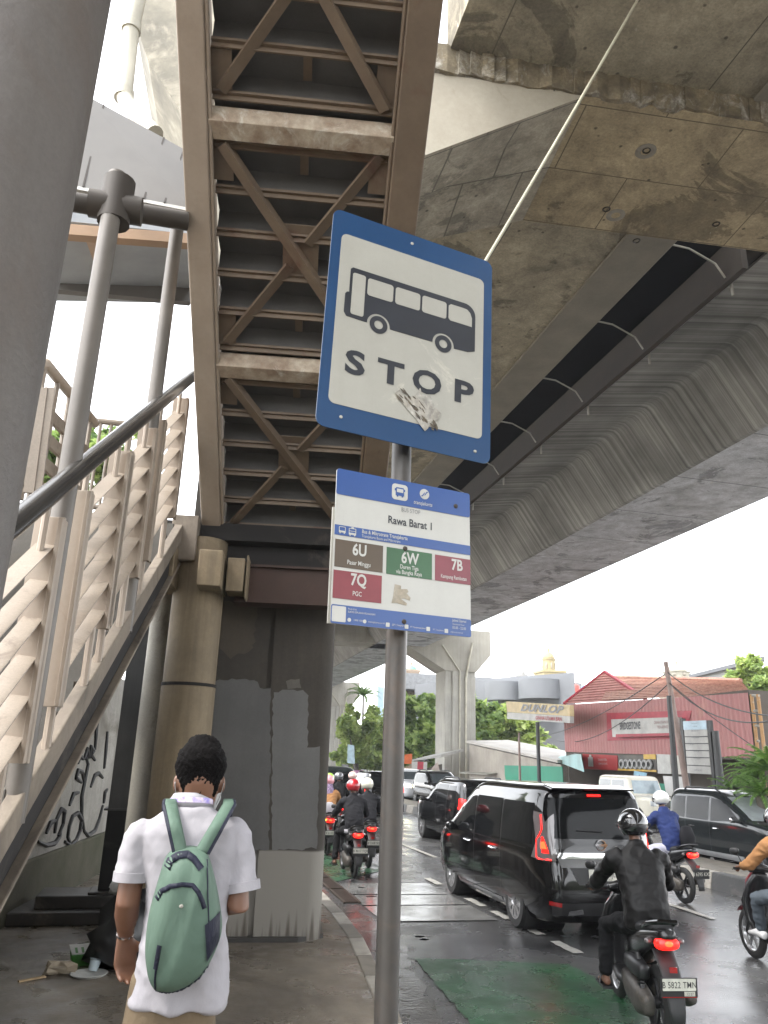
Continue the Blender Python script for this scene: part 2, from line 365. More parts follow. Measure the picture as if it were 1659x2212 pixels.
def panelled(name, col, dark, brick_w, brick_h, mortar, rot=0, axes=None):
    """concrete with thin dark joints of the formwork boards"""
    m = pmat(name, col, 0.85, col2=tuple(v*0.78 for v in col), scale=0.8, fine=0.4, bscale=14, bump=0.3, stain=dark, stain_amt=0.5)
    n, l = m.node_tree.nodes, m.node_tree.links; b = n['Principled BSDF']
    src = b.inputs['Base Color'].links[0].from_socket
    tc = n.new('ShaderNodeTexCoord'); mp = n.new('ShaderNodeMapping'); mp.inputs['Rotation'].default_value = (0, 0, rot); l.new(tc.outputs['Object'], mp.inputs[0])
    def nz(sc, det, ro, dist=0.0):
        t = n.new('ShaderNodeTexNoise'); t.inputs['Scale'].default_value = sc; t.inputs['Detail'].default_value = det; t.inputs['Roughness'].default_value = ro; t.inputs['Distortion'].default_value = dist
        l.new(tc.outputs['Object'], t.inputs['Vector']); return t.outputs['Fac']
    def rg(f, a, c_, lo, hi):
        r = n.new('ShaderNodeMapRange'); r.inputs[1].default_value = a; r.inputs[2].default_value = c_; r.inputs[3].default_value = lo; r.inputs[4].default_value = hi; l.new(f, r.inputs[0]); return r.outputs[0]
    def mul(c_, f):
        v = n.new('ShaderNodeVectorMath'); v.operation = 'SCALE'; l.new(c_, v.inputs[0]); l.new(f, v.inputs['Scale']); return v.outputs[0]
    src = mul(src, rg(nz(.55, 9, .68, .7), .555, .585, 1.0, .58))          # damp patches with a crisp edge
    src = mul(src, rg(nz(2.2, 8, .7, .3), .35, .65, 1.22, .78))
    src = mul(src, rg(nz(26, 5, .75), .3, .7, 1.22, .78))                  # grain
    vo = n.new('ShaderNodeTexVoronoi'); vo.inputs['Scale'].default_value = 2.6; vo.inputs['Randomness'].default_value = 1; l.new(tc.outputs['Object'], vo.inputs['Vector'])
    src = mul(src, rg(vo.outputs['Distance'], .05, .09, .35, 1.0))         # blow holes
    lm = n.new('ShaderNodeMix'); lm.data_type = 'RGBA'; l.new(rg(nz(1.5, 9, .72, 1.0), .66, .70, 0, .6), lm.inputs[0]); l.new(src, lm.inputs[6]); lm.inputs[7].default_value = (.5,.47,.4,1); src = lm.outputs[2]
    br = n.new('ShaderNodeTexBrick'); br.inputs['Scale'].default_value = 1; br.inputs['Brick Width'].default_value = brick_w; br.inputs['Row Height'].default_value = brick_h
    br.inputs['Mortar Size'].default_value = mortar; br.inputs['Mortar Smooth'].default_value = 0.4
    l.new(mp.outputs[0], br.inputs['Vector'])
    x = n.new('ShaderNodeMix'); x.data_type = 'RGBA'; l.new(br.outputs['Fac'], x.inputs[0]); l.new(src, x.inputs[6]); x.inputs[7].default_value = (*[v*0.28 for v in col], 1)
    l.new(x.outputs[2], b.inputs['Base Color']); return m
m_capb = panelled('panelled cap concrete', (0.44,0.355,0.22), (0.14,0.115,0.08), 2.4, 1.25, 0.012, rot=A_CAP)
m_haun = panelled('panelled haunch concrete', (0.40,0.36,0.28), (0.12,0.105,0.085), 0.95, 1.3, 0.016, rot=A_CAP)
m_deck = panelled('deck soffit concrete', (0.36,0.315,0.225), (0.12,0.105,0.08), 3.2, 60, 0.012)

mb = MB()
for k in range(24):
    x0, x1 = -120+k*10, -110+k*10; h0, h1 = 9+2*sin(k*1.7), 9+2*sin((k+1)*1.7)
    mb.add([(x0,-58,-.05),(x1,-58,-.05),(x1,-75,h1),(x0,-75,h0),(x1,-120,h1+2),(x0,-120,h0+2)],[(0,1,2,3),(3,2,4,5)])
struct(mb.build('added_bank', pmat('added reflection bank', (0.05,0.06,0.03), .95, scale=.3), smooth=True))  # added bank behind the camera, darkens reflections in the car paint
fly = thing('flyover', 'grey concrete twin flyover crossing above the road on tall piers', 'flyover', (0.0, 9.5, SW))
W = dict(parent=fly, world=True)
ZC, ZT, t0, t1 = 11.0, 13.2, 8.07, 10.73
# left deck: near and far soffit with its edge strip
mb = MB(); mb.box(2.62,7.1,-200,7.9,11.38,12.6); mb.box(2.62,6.9,10.3,190,11.3,12.6)
mb.build('deck', m_deck, **W)
mb = MB(); mb.box(7.1,7.9,-200,7.9,11.33,12.6); mb.box(6.9,7.86,10.2,190,11.25,12.6)
mb.build('deck_edge', m_strip, **W, bevel=0.03)
mb = MB()
mb.boxf(CPP, 3.8, 22.5, t0, t1, ZC, ZT)                       # cap beam
mb.build('cap_beam', m_capb, **W)
mb = MB()                                                      # haunch running down to the pier
q = [CPP(0.66,t0,9.05),CPP(3.795,t0,ZC),CPP(3.795,t1,ZC),CPP(0.66,t1,9.8)]
mb.hexa([q[0],q[1],q[2],q[3],CPP(0.66,t0,ZC+.5),CPP(3.795,t0,ZC+.5),CPP(3.795,t1,ZC+.5),CPP(0.66,t1,ZC+.5)])
mb.build('haunch', m_haun, **W)
mb = MB()                                                      # side face of the haunch, coloured paler for the sky light on it
mb.prism([CPP(0.5,t0-.012,8.95),CPP(0.66,t0-.012,9.05),CPP(3.81,t0-.012,ZC-.004),CPP(0.5,t0-.012,ZC-.004)], CPP(0,0.01,0))
mb.build('haunch_face', m_cream, **W)
mb = MB()                                                      # broken lip where deck and cap meet
N = 46; top, bot = [], []
for k in range(N+1):
    s = 0.5+k*(8.1-0.5)/N
    bot.append((s, ZC-.0+random.uniform(-.05,.05))); top.append((s, 11.4+random.uniform(-.02,.03)))
for k in range(N):
    y0, y1 = -.05+random.uniform(-.03,.03), -.05+random.uniform(-.03,.03)
    mb.hexa([CPP(bot[k][0],t0+y0,bot[k][1]),CPP(bot[k+1][0],t0+y1,bot[k+1][1]),CPP(bot[k+1][0],t0+.02,bot[k+1][1]),CPP(bot[k][0],t0+.02,bot[k][1]),
             CPP(top[k][0],t0+y0-.03,top[k][1]),CPP(top[k+1][0],t0+y1-.03,top[k+1][1]),CPP(top[k+1][0],t0+.02,top[k+1][1]),CPP(top[k][0],t0+.02,top[k][1])])
mb.build('broken_lip', m_rubble, **W)
mb = MB()                                                      # upper cap and left haunch end
mb.prism([CPP(s,t0+.02,z) for s, z in ((0.5,8.4),(0.5,13.2),(-2.35,13.2),(-2.3,11.15),(-2.05,10.5),(-1.54,9.75),(-0.76,8.4))], CPP(0,t1-t0-.04,0))
mb.build('cap_end', pmat('mottled cap end', (0.36,0.33,0.26), 0.9, col2=(0.16,0.15,0.125), scale=1.1, fine=0.4, bscale=9, bump=0.4, stain=(0.55,0.5,0.4), stain_amt=0.2), **W)
# holes and drips on the cap soffit
mb = MB()
for px, py in ((1310,452),(1547,484),(1397,325),(1375,520)):
    p = gp(px, py, ZC-.004); mb.lathe([(0.07,0),(0.055,-.015),(0.04,0.0)], p, n=12)
mb.build('drain_hole', m_dkst, **W)
mb = MB()
for px, py in ((1395,327),(1330,465)):
    p = gp(px, py, ZC-.004); mb.lathe([(0.16,0),(0.12,-.012),(0.075,-.004)], p, n=14)
mb.build('patch_ring', m_conc, **W)
# near pier, rounded on the road side
def pier_mat():
    m = pmat('grubby shaded pier concrete', (0.06,0.05,0.039), 0.85, col2=(0.038,0.032,0.025), scale=1.2, fine=0.35, bscale=30, bump=0.2, streak=0.6, streak_col=(0.028,0.024,0.02))  # brown base darkened for the shade under the landing; streaks are dirt
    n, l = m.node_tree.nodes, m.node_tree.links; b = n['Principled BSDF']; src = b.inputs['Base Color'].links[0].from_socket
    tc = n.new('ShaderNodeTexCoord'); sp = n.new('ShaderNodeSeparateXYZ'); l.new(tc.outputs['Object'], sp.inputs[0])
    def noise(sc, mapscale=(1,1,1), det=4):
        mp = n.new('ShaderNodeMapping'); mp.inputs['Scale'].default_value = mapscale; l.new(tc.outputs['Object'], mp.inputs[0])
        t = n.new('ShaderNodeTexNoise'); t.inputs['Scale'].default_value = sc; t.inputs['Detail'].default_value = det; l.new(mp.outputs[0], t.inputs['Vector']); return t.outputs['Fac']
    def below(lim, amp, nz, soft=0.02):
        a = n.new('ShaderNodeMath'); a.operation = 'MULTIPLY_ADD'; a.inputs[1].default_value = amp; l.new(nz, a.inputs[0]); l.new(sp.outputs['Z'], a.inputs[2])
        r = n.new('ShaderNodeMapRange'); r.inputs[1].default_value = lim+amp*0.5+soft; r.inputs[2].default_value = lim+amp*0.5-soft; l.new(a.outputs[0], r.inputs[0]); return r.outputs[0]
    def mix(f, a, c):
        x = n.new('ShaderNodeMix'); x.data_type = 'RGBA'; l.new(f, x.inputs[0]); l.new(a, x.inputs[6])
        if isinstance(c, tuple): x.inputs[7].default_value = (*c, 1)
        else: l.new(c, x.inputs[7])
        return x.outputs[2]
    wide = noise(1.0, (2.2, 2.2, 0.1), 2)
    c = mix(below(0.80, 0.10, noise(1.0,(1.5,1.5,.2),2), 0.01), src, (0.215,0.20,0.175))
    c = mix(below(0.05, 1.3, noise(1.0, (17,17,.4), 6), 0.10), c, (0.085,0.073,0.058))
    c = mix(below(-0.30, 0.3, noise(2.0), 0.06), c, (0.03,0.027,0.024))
    l.new(c, b.inputs['Base Color']); return m
mb = MB()
sec = []
for k in range(13):
    a = -pi/2+pi*k/12*0.5
    sec.append((0.57+0.16*cos(a), 8.42+0.16+0.16*sin(a)))
sec = [(-0.9,8.42),(0.02,8.42),(0.02,8.47),(0.07,8.47),(0.07,8.42)]+sec+[(0.73,10.3),(-0.9,10.3)]
mb.prism([CPP(s,t,0.3) for s, t in sec], (0,0,9.3))
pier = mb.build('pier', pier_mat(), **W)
_n = Vector((sin(A_CAP), cos(A_CAP), 0))
def pf(px, py, off): d = ray(px, py); return EYE+d*((8.42-off-_n.dot(EYE))/_n.dot(d))
def patch_on(pts, mat, off, amp=2.2):
    mb = MB(); pp = ragged(pts, amp, 9); q = [pf(a, b, off) for a, b in pp]; mb.prism(q, _n*.0015); return mb.build('paint_patch', mat, **W)
pg1 = pmat('grey over paint', (0.10,0.096,0.092), .7, col2=(0.082,0.079,0.076), scale=2, fine=.2, streak=.3, streak_col=(.06,.057,.053))
pg2 = pmat('lighter grey over paint', (0.135,0.131,0.125), .7, col2=(0.112,0.108,0.103), scale=2, fine=.2, streak=.25, streak_col=(.08,.076,.07))
pg3 = pmat('pale cement wash', (0.13,0.118,0.098), .8, scale=3, fine=.3)
patch_on([(455,1470),(520,1466),(558,1472),(560,1486),(584,1488),(584,1640),(580,1835),(440,1840)], pg1, .003)
patch_on([(590,1496),(620,1490),(655,1492),(667,1502),(664,1600),(660,1835),(586,1836)], pg2, .003)
patch_on([(660,1615),(690,1612),(688,1700),(684,1832),(656,1832)], pg2, .0045)
patch_on([(618,1470),(648,1466),(650,1486),(622,1488)], pg3, .0035, 1.5)
patch_on([(478,1300),(560,1310),(545,1400),(500,1420),(470,1400)], pmat('brown cement patch', (0.075,0.06,0.043), .85, col2=(.055,.044,.033), scale=2.5, fine=.3), .0025, 5)
mb = MB(); mb.prism([CPP(s*1.0+0.0,t,0.4) for s, t in ((-0.95,8.36),(0.5,8.36),(0.76,8.55),(0.8,10.4),(-0.95,10.4))], (0,0,0.06))
mb.build('pier_foot', pmat('wet pier foot', (0.04,0.037,0.033), 0.4, scale=3), **W)
# right girder: cantilever, streaked web, pale soffit
def strip(pts, y0, y1, mat, name, seg=1, sm=True):
    mb = MB()
    for k in range(seg):
        a, b = y0+(y1-y0)*k/seg, y0+(y1-y0)*(k+1)/seg
        vs = [(x,a,z) for x,z in pts]+[(x,b,z) for x,z in pts]; m = len(pts)
        mb.add(vs, [(j,j+1,j+1+m,j+m) for j in range(m-1)])
    return mb.build(name, mat, **W, smooth=sm, ang=60)
bend = [(11.05,12.6),(12.9,12.88),(13.1,12.87),(13.24,12.76),(14.38,11.03),(14.5,11.0)]
strip(bend, -200, 190, m_web, 'girder_web', 3, False)
strip([(14.5,11.0),(18.5,11.0)], -200, 190, panelled('jointed soffit with glare tone', (0.60,0.62,0.65), (0.34,0.34,0.34), 60, 3.6, 0.03), 'girder_soffit')  # soffit colour lifted to bluish white to imitate veiling glare
strip([(18.5,11.0),(19.4,12.2),(21.5,12.8),(21.5,13.9),(11.0,13.9),(11.05,12.6)], -200, 190, m_soff, 'girder_top')
# gap between the decks: dark roof sheeting, hung walkway panel, brackets and lamp tubes
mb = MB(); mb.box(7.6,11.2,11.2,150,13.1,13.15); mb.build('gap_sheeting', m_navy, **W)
mb = MB(); mb.box(10.12,10.26,11.4,150,11.86,12.72); mb.box(10.5,11.1,11.4,150,12.66,12.72); mb.build('walkway_panel', m_dkst, **W)
for k in range(9):
    y = 11.9+k*3.1
    mb = MB(); mb.tube([(7.9,y,12.55),(9.3,y,12.5),(9.9,y,12.25),(10.1,y,11.95)], 0.024, 6)
    br = mb.build('bracket', m_galv, **W)
    mb = MB(); mb.tube([(10.32,y+.1,11.62),(10.32,y+.1,12.6)], 0.032, 8); mb.build('bracket_rod', m_galv, **W)
# distant portals
for Y in (62.0, 112.0):
    d = (Y-62)
    P = CPP if False else (lambda s, t, z, Y=Y: Vector((s, Y+t, z)))
    mb = MB()
    mb.box(20.3,22.95,Y-1.2,Y+1.2,0,9.45)
    mb.box(20.9,22.3,Y-1.35,Y-1.2,0,9.4)
    mb.build('column', pmat('pale column concrete', (0.40,0.385,0.34), 0.85, col2=(0.32,0.31,0.28), scale=0.8, streak=0.45), **W, bevel=0.2)
    mb = MB()
    mb.prism([(-3,Y-1.4,11.0),(17.1,Y-1.4,11.0),(20.3,Y-1.4,9.2),(22.95,Y-1.4,9.2),(24.2,Y-1.4,10.6),(24.2,Y-1.4,12.6),(-3,Y-1.4,12.6)], (0,2.8,0))
    mb.build('portal_cap', pmat('pale cap concrete', (0.38,0.36,0.31), 0.85, scale=0.5, streak=0.3), **W)
    mb = MB(); mb.tube([(22.0,Y-1.5,0),(22.0,Y-1.5,8.6),(22.5,Y-1.7,11.5)], 0.09, 8); mb.tube([(21.5,Y-1.45,0),(21.5,Y-1.45,9.2),(20.0,Y-1.5,11.2)], 0.06, 8)
    mb.build('downpipe', m_pvc, **W)
# bent drain pipe by the cap end and thin cable
mb = MB()
pp = [(310,-60,6.9),(284,60,6.9),(268,205,6.9),(275,226,6.85),(300,255,6.7),(335,290,6.5)]
pts = [dp(a, b, c) for a, b, c in pp]
mb.tube(pts, 0.085, 14)
for i in (1, 2):
    d = (pts[i+1]-pts[i-1]).normalized(); mb.tube([pts[i]-d*.05, pts[i]+d*.05], 0.1, 14)
mb.build('drain_pipe', m_pvc, **W, smooth=True)
cb = MB(); a, b = gp(1400,-40,11.37), STP(.66,6.75,5.25)
cb.tube([a+(b-a)*(k/14)+Vector((0,0,-.05*sin(pi*k/14))) for k in range(15)], 0.017, 8)
tag(cb.build('cable', pmat('cream cable sheath', (0.42,0.39,0.29), 0.5, scale=2), None, True), 'thin cream cable hanging across the flyover soffit', 'cable')

# ================================================================== FOOTBRIDGE STAIRS
m_steel = pmat('lit beige painted steel', (0.33,0.27,0.21), 0.5, col2=(0.275,0.217,0.165), scale=1.5, fine=0.12, bscale=30, stain=(0.20,0.12,0.07), stain_amt=0.1, streak=0.18, streak_col=(0.12,0.08,0.05))
m_brown = pmat('brown and shaded beige steel', (0.145,0.103,0.067), 0.6, col2=(0.105,0.073,0.047), scale=2.5, fine=0.2, bscale=30, stain=(0.10,0.05,0.03), stain_amt=0.2)
m_plate = pmat('grey tread plate', (0.085,0.08,0.075), 0.75, 0.0, col2=(0.062,0.058,0.054), scale=2, fine=0.2)
m_slat = pmat('cream louvre sheet', (0.27,0.225,0.178), 0.5, col2=(0.24,0.195,0.15), scale=5, fine=0.3, bscale=80, stain=(0.12,0.085,0.06), stain_amt=0.25)
m_rail = pmat('dark handrail tube', (0.09,0.085,0.08), 0.22, 0.55, scale=3, fine=0.15)
m_post = pmat('grey painted post', (0.125,0.108,0.09), 0.5, 0.0, scale=2, fine=0.12, streak=0.2)
m_strg = pmat('cement coated stringer', (0.2,0.165,0.125), 0.8, col2=(0.17,0.14,0.11), scale=1.8, fine=0.3, bscale=20, stain=(0.035,0.029,0.023), stain_amt=0.5)
m_grime_shade = pmat('black grime and recess shade', (0.012,0.010,0.009), 0.9, scale=3, stain=(0.06,0.048,0.037), stain_amt=0.3)
m_col = pmat('stained round column', (0.25,0.19,0.115), 0.75, col2=(0.15,0.115,0.072), scale=0.9, fine=0.25, bscale=25, streak=0.7, streak_col=(0.055,0.043,0.028), bump=.4, stain=(0.34,0.26,0.165), stain_amt=0.4)
m_rust = pmat('rusty red beam', (0.06,0.029,0.02), 0.75, col2=(0.04,0.022,0.015), scale=1.5, fine=0.3, stain=(0.13,0.08,0.045), stain_amt=0.15)
m_fasc = pmat('grey canopy sheet', (0.125,0.118,0.108), 0.5, col2=(0.10,0.094,0.086), scale=1.2, fine=0.08)
m_white2 = pmat('white flaking edge', (0.45,0.44,0.41), 0.6, scale=5, fine=0.4, stain=(0.1,0.09,0.08), stain_amt=0.25)

stair = thing('footbridge_staircase', 'beige steel footbridge staircase rising overhead with louvred side railing', 'staircase', tuple(STP(-1.0,8.1,SW)))
W = dict(parent=stair, world=True)
Z1, TL_, SL = 4.18, 8.1, 0.735
def zs(t): return Z1+SL*(TL_-t)                # under side of the upper flight
TOP = 1.2
for s0, s1, nm in ((-1.19,-0.995,'girder'),(0.42,0.665,'girder')):
    mb = MB()
    def sec(t): return [STP(s0,t,zs(t)),STP(s1,t,zs(t)),STP(s1,t,zs(t)+.5),STP(s0,t,zs(t)+.5)]
    a, b = sec(TL_), sec(TOP); mb.hexa([a[0],a[1],b[1],b[0],a[3],a[2],b[2],b[3]])
    # inner flange lip
    l0, l1 = (s1, s1+.03) if s0 < 0 else (s0-.03, s0)
    a = [STP(l0,TL_,zs(TL_)+.02),STP(l1,TL_,zs(TL_)+.02),STP(l1,TL_,zs(TL_)+.1),STP(l0,TL_,zs(TL_)+.1)]; b = [STP(l0,TOP,zs(TOP)+.02),STP(l1,TOP,zs(TOP)+.02),STP(l1,TOP,zs(TOP)+.1),STP(l0,TOP,zs(TOP)+.1)]
    mb.hexa([a[0],a[1],b[1],b[0],a[3],a[2],b[2],b[3]])
    mb.build(nm, m_steel if s0 < 0 else m_brown, **W, bevel=0.012)  # one paint: left girder coloured as lit, right as shaded
# steps seen from below
mt, ma = MB(), MB()
tt = TL_-.1; k = 0
while tt > TOP+.3:
    z = zs(tt)+.20
    mt.boxf(STP, -.965, .415, tt-.29, tt, z+.19, z+.20)          # tread plate
    mt.boxf(STP, -.965, .415, tt-.012, tt, z-.005, z+.185)            # riser plate
    ma.boxf(STP, -.965, .415, tt-.055, tt-.014, z-.03, z-.008)         # angle under the tread edge
    ma.boxf(STP, -.965, .415, tt-.30, tt-.285, z+.13, z+.185)
    if k % 2 == 0: ma.boxf(STP, -.30, -.235, tt-.27, tt-.06, z+.15, z+.188)
    tt -= 0.272; k += 1
mt.build('tread', m_plate, **W); ma.build('tread_angle', m_brown, **W)
tt = TL_
for t in (6.42, 4.80, 3.18, 1.7):
    mb = MB(); z = zs(t)+.03
    mb.hexa([STP(-.992,t-.03,z),STP(.417,t-.03,z),STP(.417,t+.11,z-.05),STP(-.992,t+.11,z-.05),STP(-.992,t-.03,z+.14),STP(.417,t-.03,z+.14),STP(.417,t+.11,z+.06),STP(-.992,t+.11,z+.06)])
    mb.build('cross_beam', pmat('flaking cross beam', (0.45,0.38,0.29), 0.7, col2=(0.22,0.15,0.1), scale=6, fine=0.4, bscale=30, stain=(0.6,0.56,0.48), stain_amt=0.3), **W, bevel=0.006)
    for s in (-.9, .33):
        for dt in (-.33, .16): mb = MB(); mb.boxf(lambda a, b, c: STP(a, b, zs(b)+c), s-.08, s+.08, t+dt, t+dt+.24, .15, .158); mb.build('gusset', m_brown, **W)
for ta, tb in ((8.0,6.5),(6.34,4.9),(4.72,3.28),(3.1,1.8)):
    tm = (ta+tb)/2
    for i, (sa, sb) in enumerate(((-.9,.33),(.33,-.9))):
        mb = MB()
        a, b = STP(sa,ta-.05,zs(ta-.05)+.12), STP(sb,tb+.05,zs(tb+.05)+.12)
        nrm = Vector((0,0,1))
        if i == 0:
            mb.beam(a, a+(b-a)*.44, .085, .03, nrm); mb.beam(a+(b-a)*.56, b, .085, .03, nrm)
        else:
            o = Vector((0,0,-.035)); mb.beam(a+o, b+o, .085, .03, nrm); mb.beam(a+o+Vector((.03,0,.03)), b+o+Vector((.03,0,.03)), .02, .06, nrm)
        mb.build('diagonal_brace', m_brown, **W)
    mb = MB(); mb.boxf(lambda a, b, c: STP(a, b, zs(b)+c), -.42, -.12, tm-.18, tm+.18, .15, .158); mb.build('gusset', m_brown, **W)
# landing: dark slab, stub beams, rusty cross beam, round column
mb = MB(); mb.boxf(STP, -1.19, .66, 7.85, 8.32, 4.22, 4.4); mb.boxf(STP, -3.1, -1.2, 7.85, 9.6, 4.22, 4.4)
mb.boxf(STP, -.99, .42, 7.98, 8.05, 4.0, 4.2); mb.boxf(STP, -.99, .42, 8.12, 8.2, 3.95, 4.2); mb.build('landing_slab', m_grime_shade, **W)
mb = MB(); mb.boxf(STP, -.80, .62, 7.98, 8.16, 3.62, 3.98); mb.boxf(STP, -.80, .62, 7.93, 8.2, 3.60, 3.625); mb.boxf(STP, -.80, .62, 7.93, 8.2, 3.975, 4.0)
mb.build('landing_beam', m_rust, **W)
mb = MB(); mb.boxf(STP, -1.62, -1.36, 7.5, 8.05, 3.66, 4.05); mb.boxf(STP, -1.13, -.90, 7.5, 8.05, 3.66, 4.02); mb.boxf(STP, -.87, -.70, 7.7, 8.0, 3.66, 4.0)
mb.boxf(STP, -.685, -.665, 7.72, 8.1, 3.6, 4.04); mb.build('stub_beam', m_col, **W, bevel=0.01)
ccx = STP(-1.17, 8.0, 0)
mb = MB(); mb.tube([(ccx.x,ccx.y,SW),(ccx.x,ccx.y,2.75)], .262, 32); mb.tube([(ccx.x,ccx.y,2.75),(ccx.x,ccx.y,4.22)], .255, 32)
mb.build('column', m_col, **W, smooth=True)
mb = MB(); mb.tube([(ccx.x,ccx.y,2.735),(ccx.x,ccx.y,2.765)], .267, 32); mb.build('column_joint', m_grime_shade, **W, smooth=True)
# close column at the left edge of the view
nc = STP(-1.13, 2.1, 0)
mb = MB(); mb.tube([(nc.x,nc.y,SW),(nc.x,nc.y,8.6)], .30, 40)
mb.build('column', pmat('grey brown column paint', (0.098,0.085,0.075), 0.6, col2=(0.072,0.063,0.056), scale=0.8, fine=0.3, bscale=45, streak=0.6, streak_col=(.06,.05,.043), bump=.5, stain=(0.075,0.05,0.035), stain_amt=0.45), **W, smooth=True)
# lower flight
SA, ZA, TA = 0.69, 1.38, 4.13
def zl(t): return ZA+SA*(t-TA)                 # bottom of its stringer
tb0, tb1 = 2.55, 7.86
def slant(P, s0, s1, ta, tb, z0, z1, mb, f=zl):
    mb.hexa([P(s0,ta,f(ta)+z0),P(s1,ta,f(ta)+z0),P(s1,tb,f(tb)+z0),P(s0,tb,f(tb)+z0),P(s0,ta,f(ta)+z1),P(s1,ta,f(ta)+z1),P(s1,tb,f(tb)+z1),P(s0,tb,f(tb)+z1)])
mb = MB(); slant(STP,-1.43,-1.35,tb0,tb1,.29,.47,mb); slant(STP,-1.43,-1.345,tb0,tb1,0,.03,mb); mb.build('stringer', m_strg, **W, bevel=0.008)
mb = MB(); slant(STP,-1.43,-1.40,tb0,tb1,.03,.29,mb); mb.build('stringer_web', m_grime_shade, **W)  # web coloured near black for the shadow in the channel recess
mb = MB(); slant(STP,-3.05,-2.97,tb0,tb1,0,.47,mb); mb.build('stringer', m_strg, **W)
mb = MB(); mb.boxf(STP, -1.46,-1.2,7.7,8.1,3.95,4.42); mb.build('stringer_end', m_strg, **W, bevel=0.01)
mb, mg = MB(), MB()
t = tb0-.1; 
while t < tb1-.15:
    z = zl(t)+.44
    mb.boxf(STP, -2.96, -1.44, t, t+.30, z, z+.05); mb.boxf(STP, -2.96, -1.44, t, t+.04, z-.16, z)
    # dirt piled at the open step ends
    p = STP(-1.41, t+.2, z+.0)
    mg.ell(p, (.03,.13+random.random()*.05,.075+random.random()*.05), 8)
    t += .29
mb.build('step', pmat('grey step concrete', (0.12,0.11,0.095), 0.8, scale=2, fine=0.3, stain=(0.1,0.09,0.07), stain_amt=0.3), **W)
mg.build('step_dirt', m_grime_shade, **W, smooth=True)
mb = MB()
mb.hexa([STP(-2.96,tb0,zl(tb0)+.05),STP(-1.44,tb0,zl(tb0)+.05),STP(-1.44,tb1,zl(tb1)+.05),STP(-2.96,tb1,zl(tb1)+.05),STP(-2.96,tb0,zl(tb0)+.12),STP(-1.44,tb0,zl(tb0)+.12),STP(-1.44,tb1,zl(tb1)+.12),STP(-2.96,tb1,zl(tb1)+.12)])
mb.build('stair_soffit', m_plate, **W)
def zh(t): return 3.01+.712*(t-3.35)-.04        # handrail axis
def rail(s, ta, tb, name='handrail', ext=None):
    mb = MB(); pts = [STP(s,ta,zh(ta)), STP(s,tb,zh(tb))]+(ext or []); mb.tube(pts, .055, 16); return mb.build(name, m_rail, **W, smooth=True)
rail(-1.35, 2.3, 7.3)
def post(s, t, z0, z1, r=.058, m=None):
    mb = MB(); mb.tube([STP(s,t,z0),STP(s,t,z1)], r, 20); return mb.build('canopy_post', m or m_post, **W, smooth=True)
post(-1.40, 4.24, zl(4.24)+.3, 5.62); post(-1.40, 6.02, zl(6.0)+.3, 6.62)
def louvre(s, ta, tb, f0=None, mirror=1, n=6):
    """one railing panel: two flat end plates and folded slats that follow the slope"""
    zt = lambda t: zh(t)-.25
    fr_ = MB()
    for t in (ta, tb):
        fr_ = MB(); fr_.boxf(STP, s-.075, s+.075, t-.012, t+.012, zt(t)-1.16, zt(t)+.06)
        fr_.boxf(STP, s+.063*mirror-.012, s+.063*mirror+.012, t-.045, t+.045, zt(t)-1.16, zt(t)+.05); fr_.build('end_plate', m_steel, **W, bevel=0.003)
    fr_ = MB()
    for t in (ta+.1, tb-.1): fr_ = MB(); fr_.tube([STP(s,t,zl(t)+.3),STP(s,t,zt(t)-1.05)], .025, 8); fr_.build('railing_foot', m_steel, **W, smooth=True)
    for t in (ta+.08, tb-.08): fr_ = MB(); fr_.tube([STP(s,t,zt(t)-.1),STP(s,t,zh(t))], .018, 8); fr_.build('rail_support', m_steel, **W, smooth=True)
    sl = MB()
    for k in range(n):
        z = -.08-k*.19
        a, b = ta+.012, tb-.012
        pr = [(-.050,-.002),(-.050,.005),(.046,-.004),(.046,-.011)]       # blade laid flat across
        pr = [(x*mirror, y) for x, y in pr]
        sl.hexa([STP(s+pr[0][0],a,zt(a)+z+pr[0][1]),STP(s+pr[1][0],a,zt(a)+z+pr[1][1]),STP(s+pr[1][0],b,zt(b)+z+pr[1][1]),STP(s+pr[0][0],b,zt(b)+z+pr[0][1]),
                 STP(s+pr[3][0],a,zt(a)+z+pr[3][1]),STP(s+pr[2][0],a,zt(a)+z+pr[2][1]),STP(s+pr[2][0],b,zt(b)+z+pr[2][1]),STP(s+pr[3][0],b,zt(b)+z+pr[3][1])])
    sl.build('slat', m_slat, **W)
for ta, tb in ((2.75,4.02),(4.42,5.17),(5.22,5.86),(6.14,7.02)): louvre(-1.38, ta, tb)
# far side rail, panels and posts
rail(-3.0, 4.3, 7.4, ext=None)
for ta, tb in ((2.8,4.0),(4.5,5.3),(5.4,6.2)): louvre(-3.0, ta, tb, mirror=-1)
# the return railing seen behind, coming down towards the left
mb = MB()
pa, pb, pc = dp(40,792,5.3), dp(98,785,5.4), dp(205,915,6.6)
mb.tube([pa, pb, pc], .04, 12); mb.build('handrail', m_steel, **W, smooth=True)
mb = MB()
for f in (0.0,.22,.45,.68,.9):
    p = pb+(pc-pb)*f
    mb.tube([p, p+Vector((0,0,-1.0))], .02, 8)
for h in (.3,.48,.66,.84): mb.beam(pb+Vector((0,0,-h)), pc+Vector((0,0,-h)), .03, .09)
mb.build('return_railing', m_slat, **W)
mb = MB()
pa, pb = dp(196,908,8.6), dp(330,922,8.6)
mb.tube([pa, pb], .035, 10); mb.tube([pa+Vector((0,0,-.38)), pb+Vector((0,0,-.38))], .03, 10)
mb.tube([pa+Vector((0,0,-1.0)), pb+Vector((0,0,-1.0))], .03, 10)
for k in range(7):
    p = pa+(pb-pa)*(k/6); mb.tube([p, p+Vector((0,0,-1.05))], .018, 8)
mb.build('landing_railing', m_slat, **W)
post(-2.62, 4.6, 2.2, 5.75, .055, m_slat); 
mb = MB()                                      # louvred corner panel at the far left
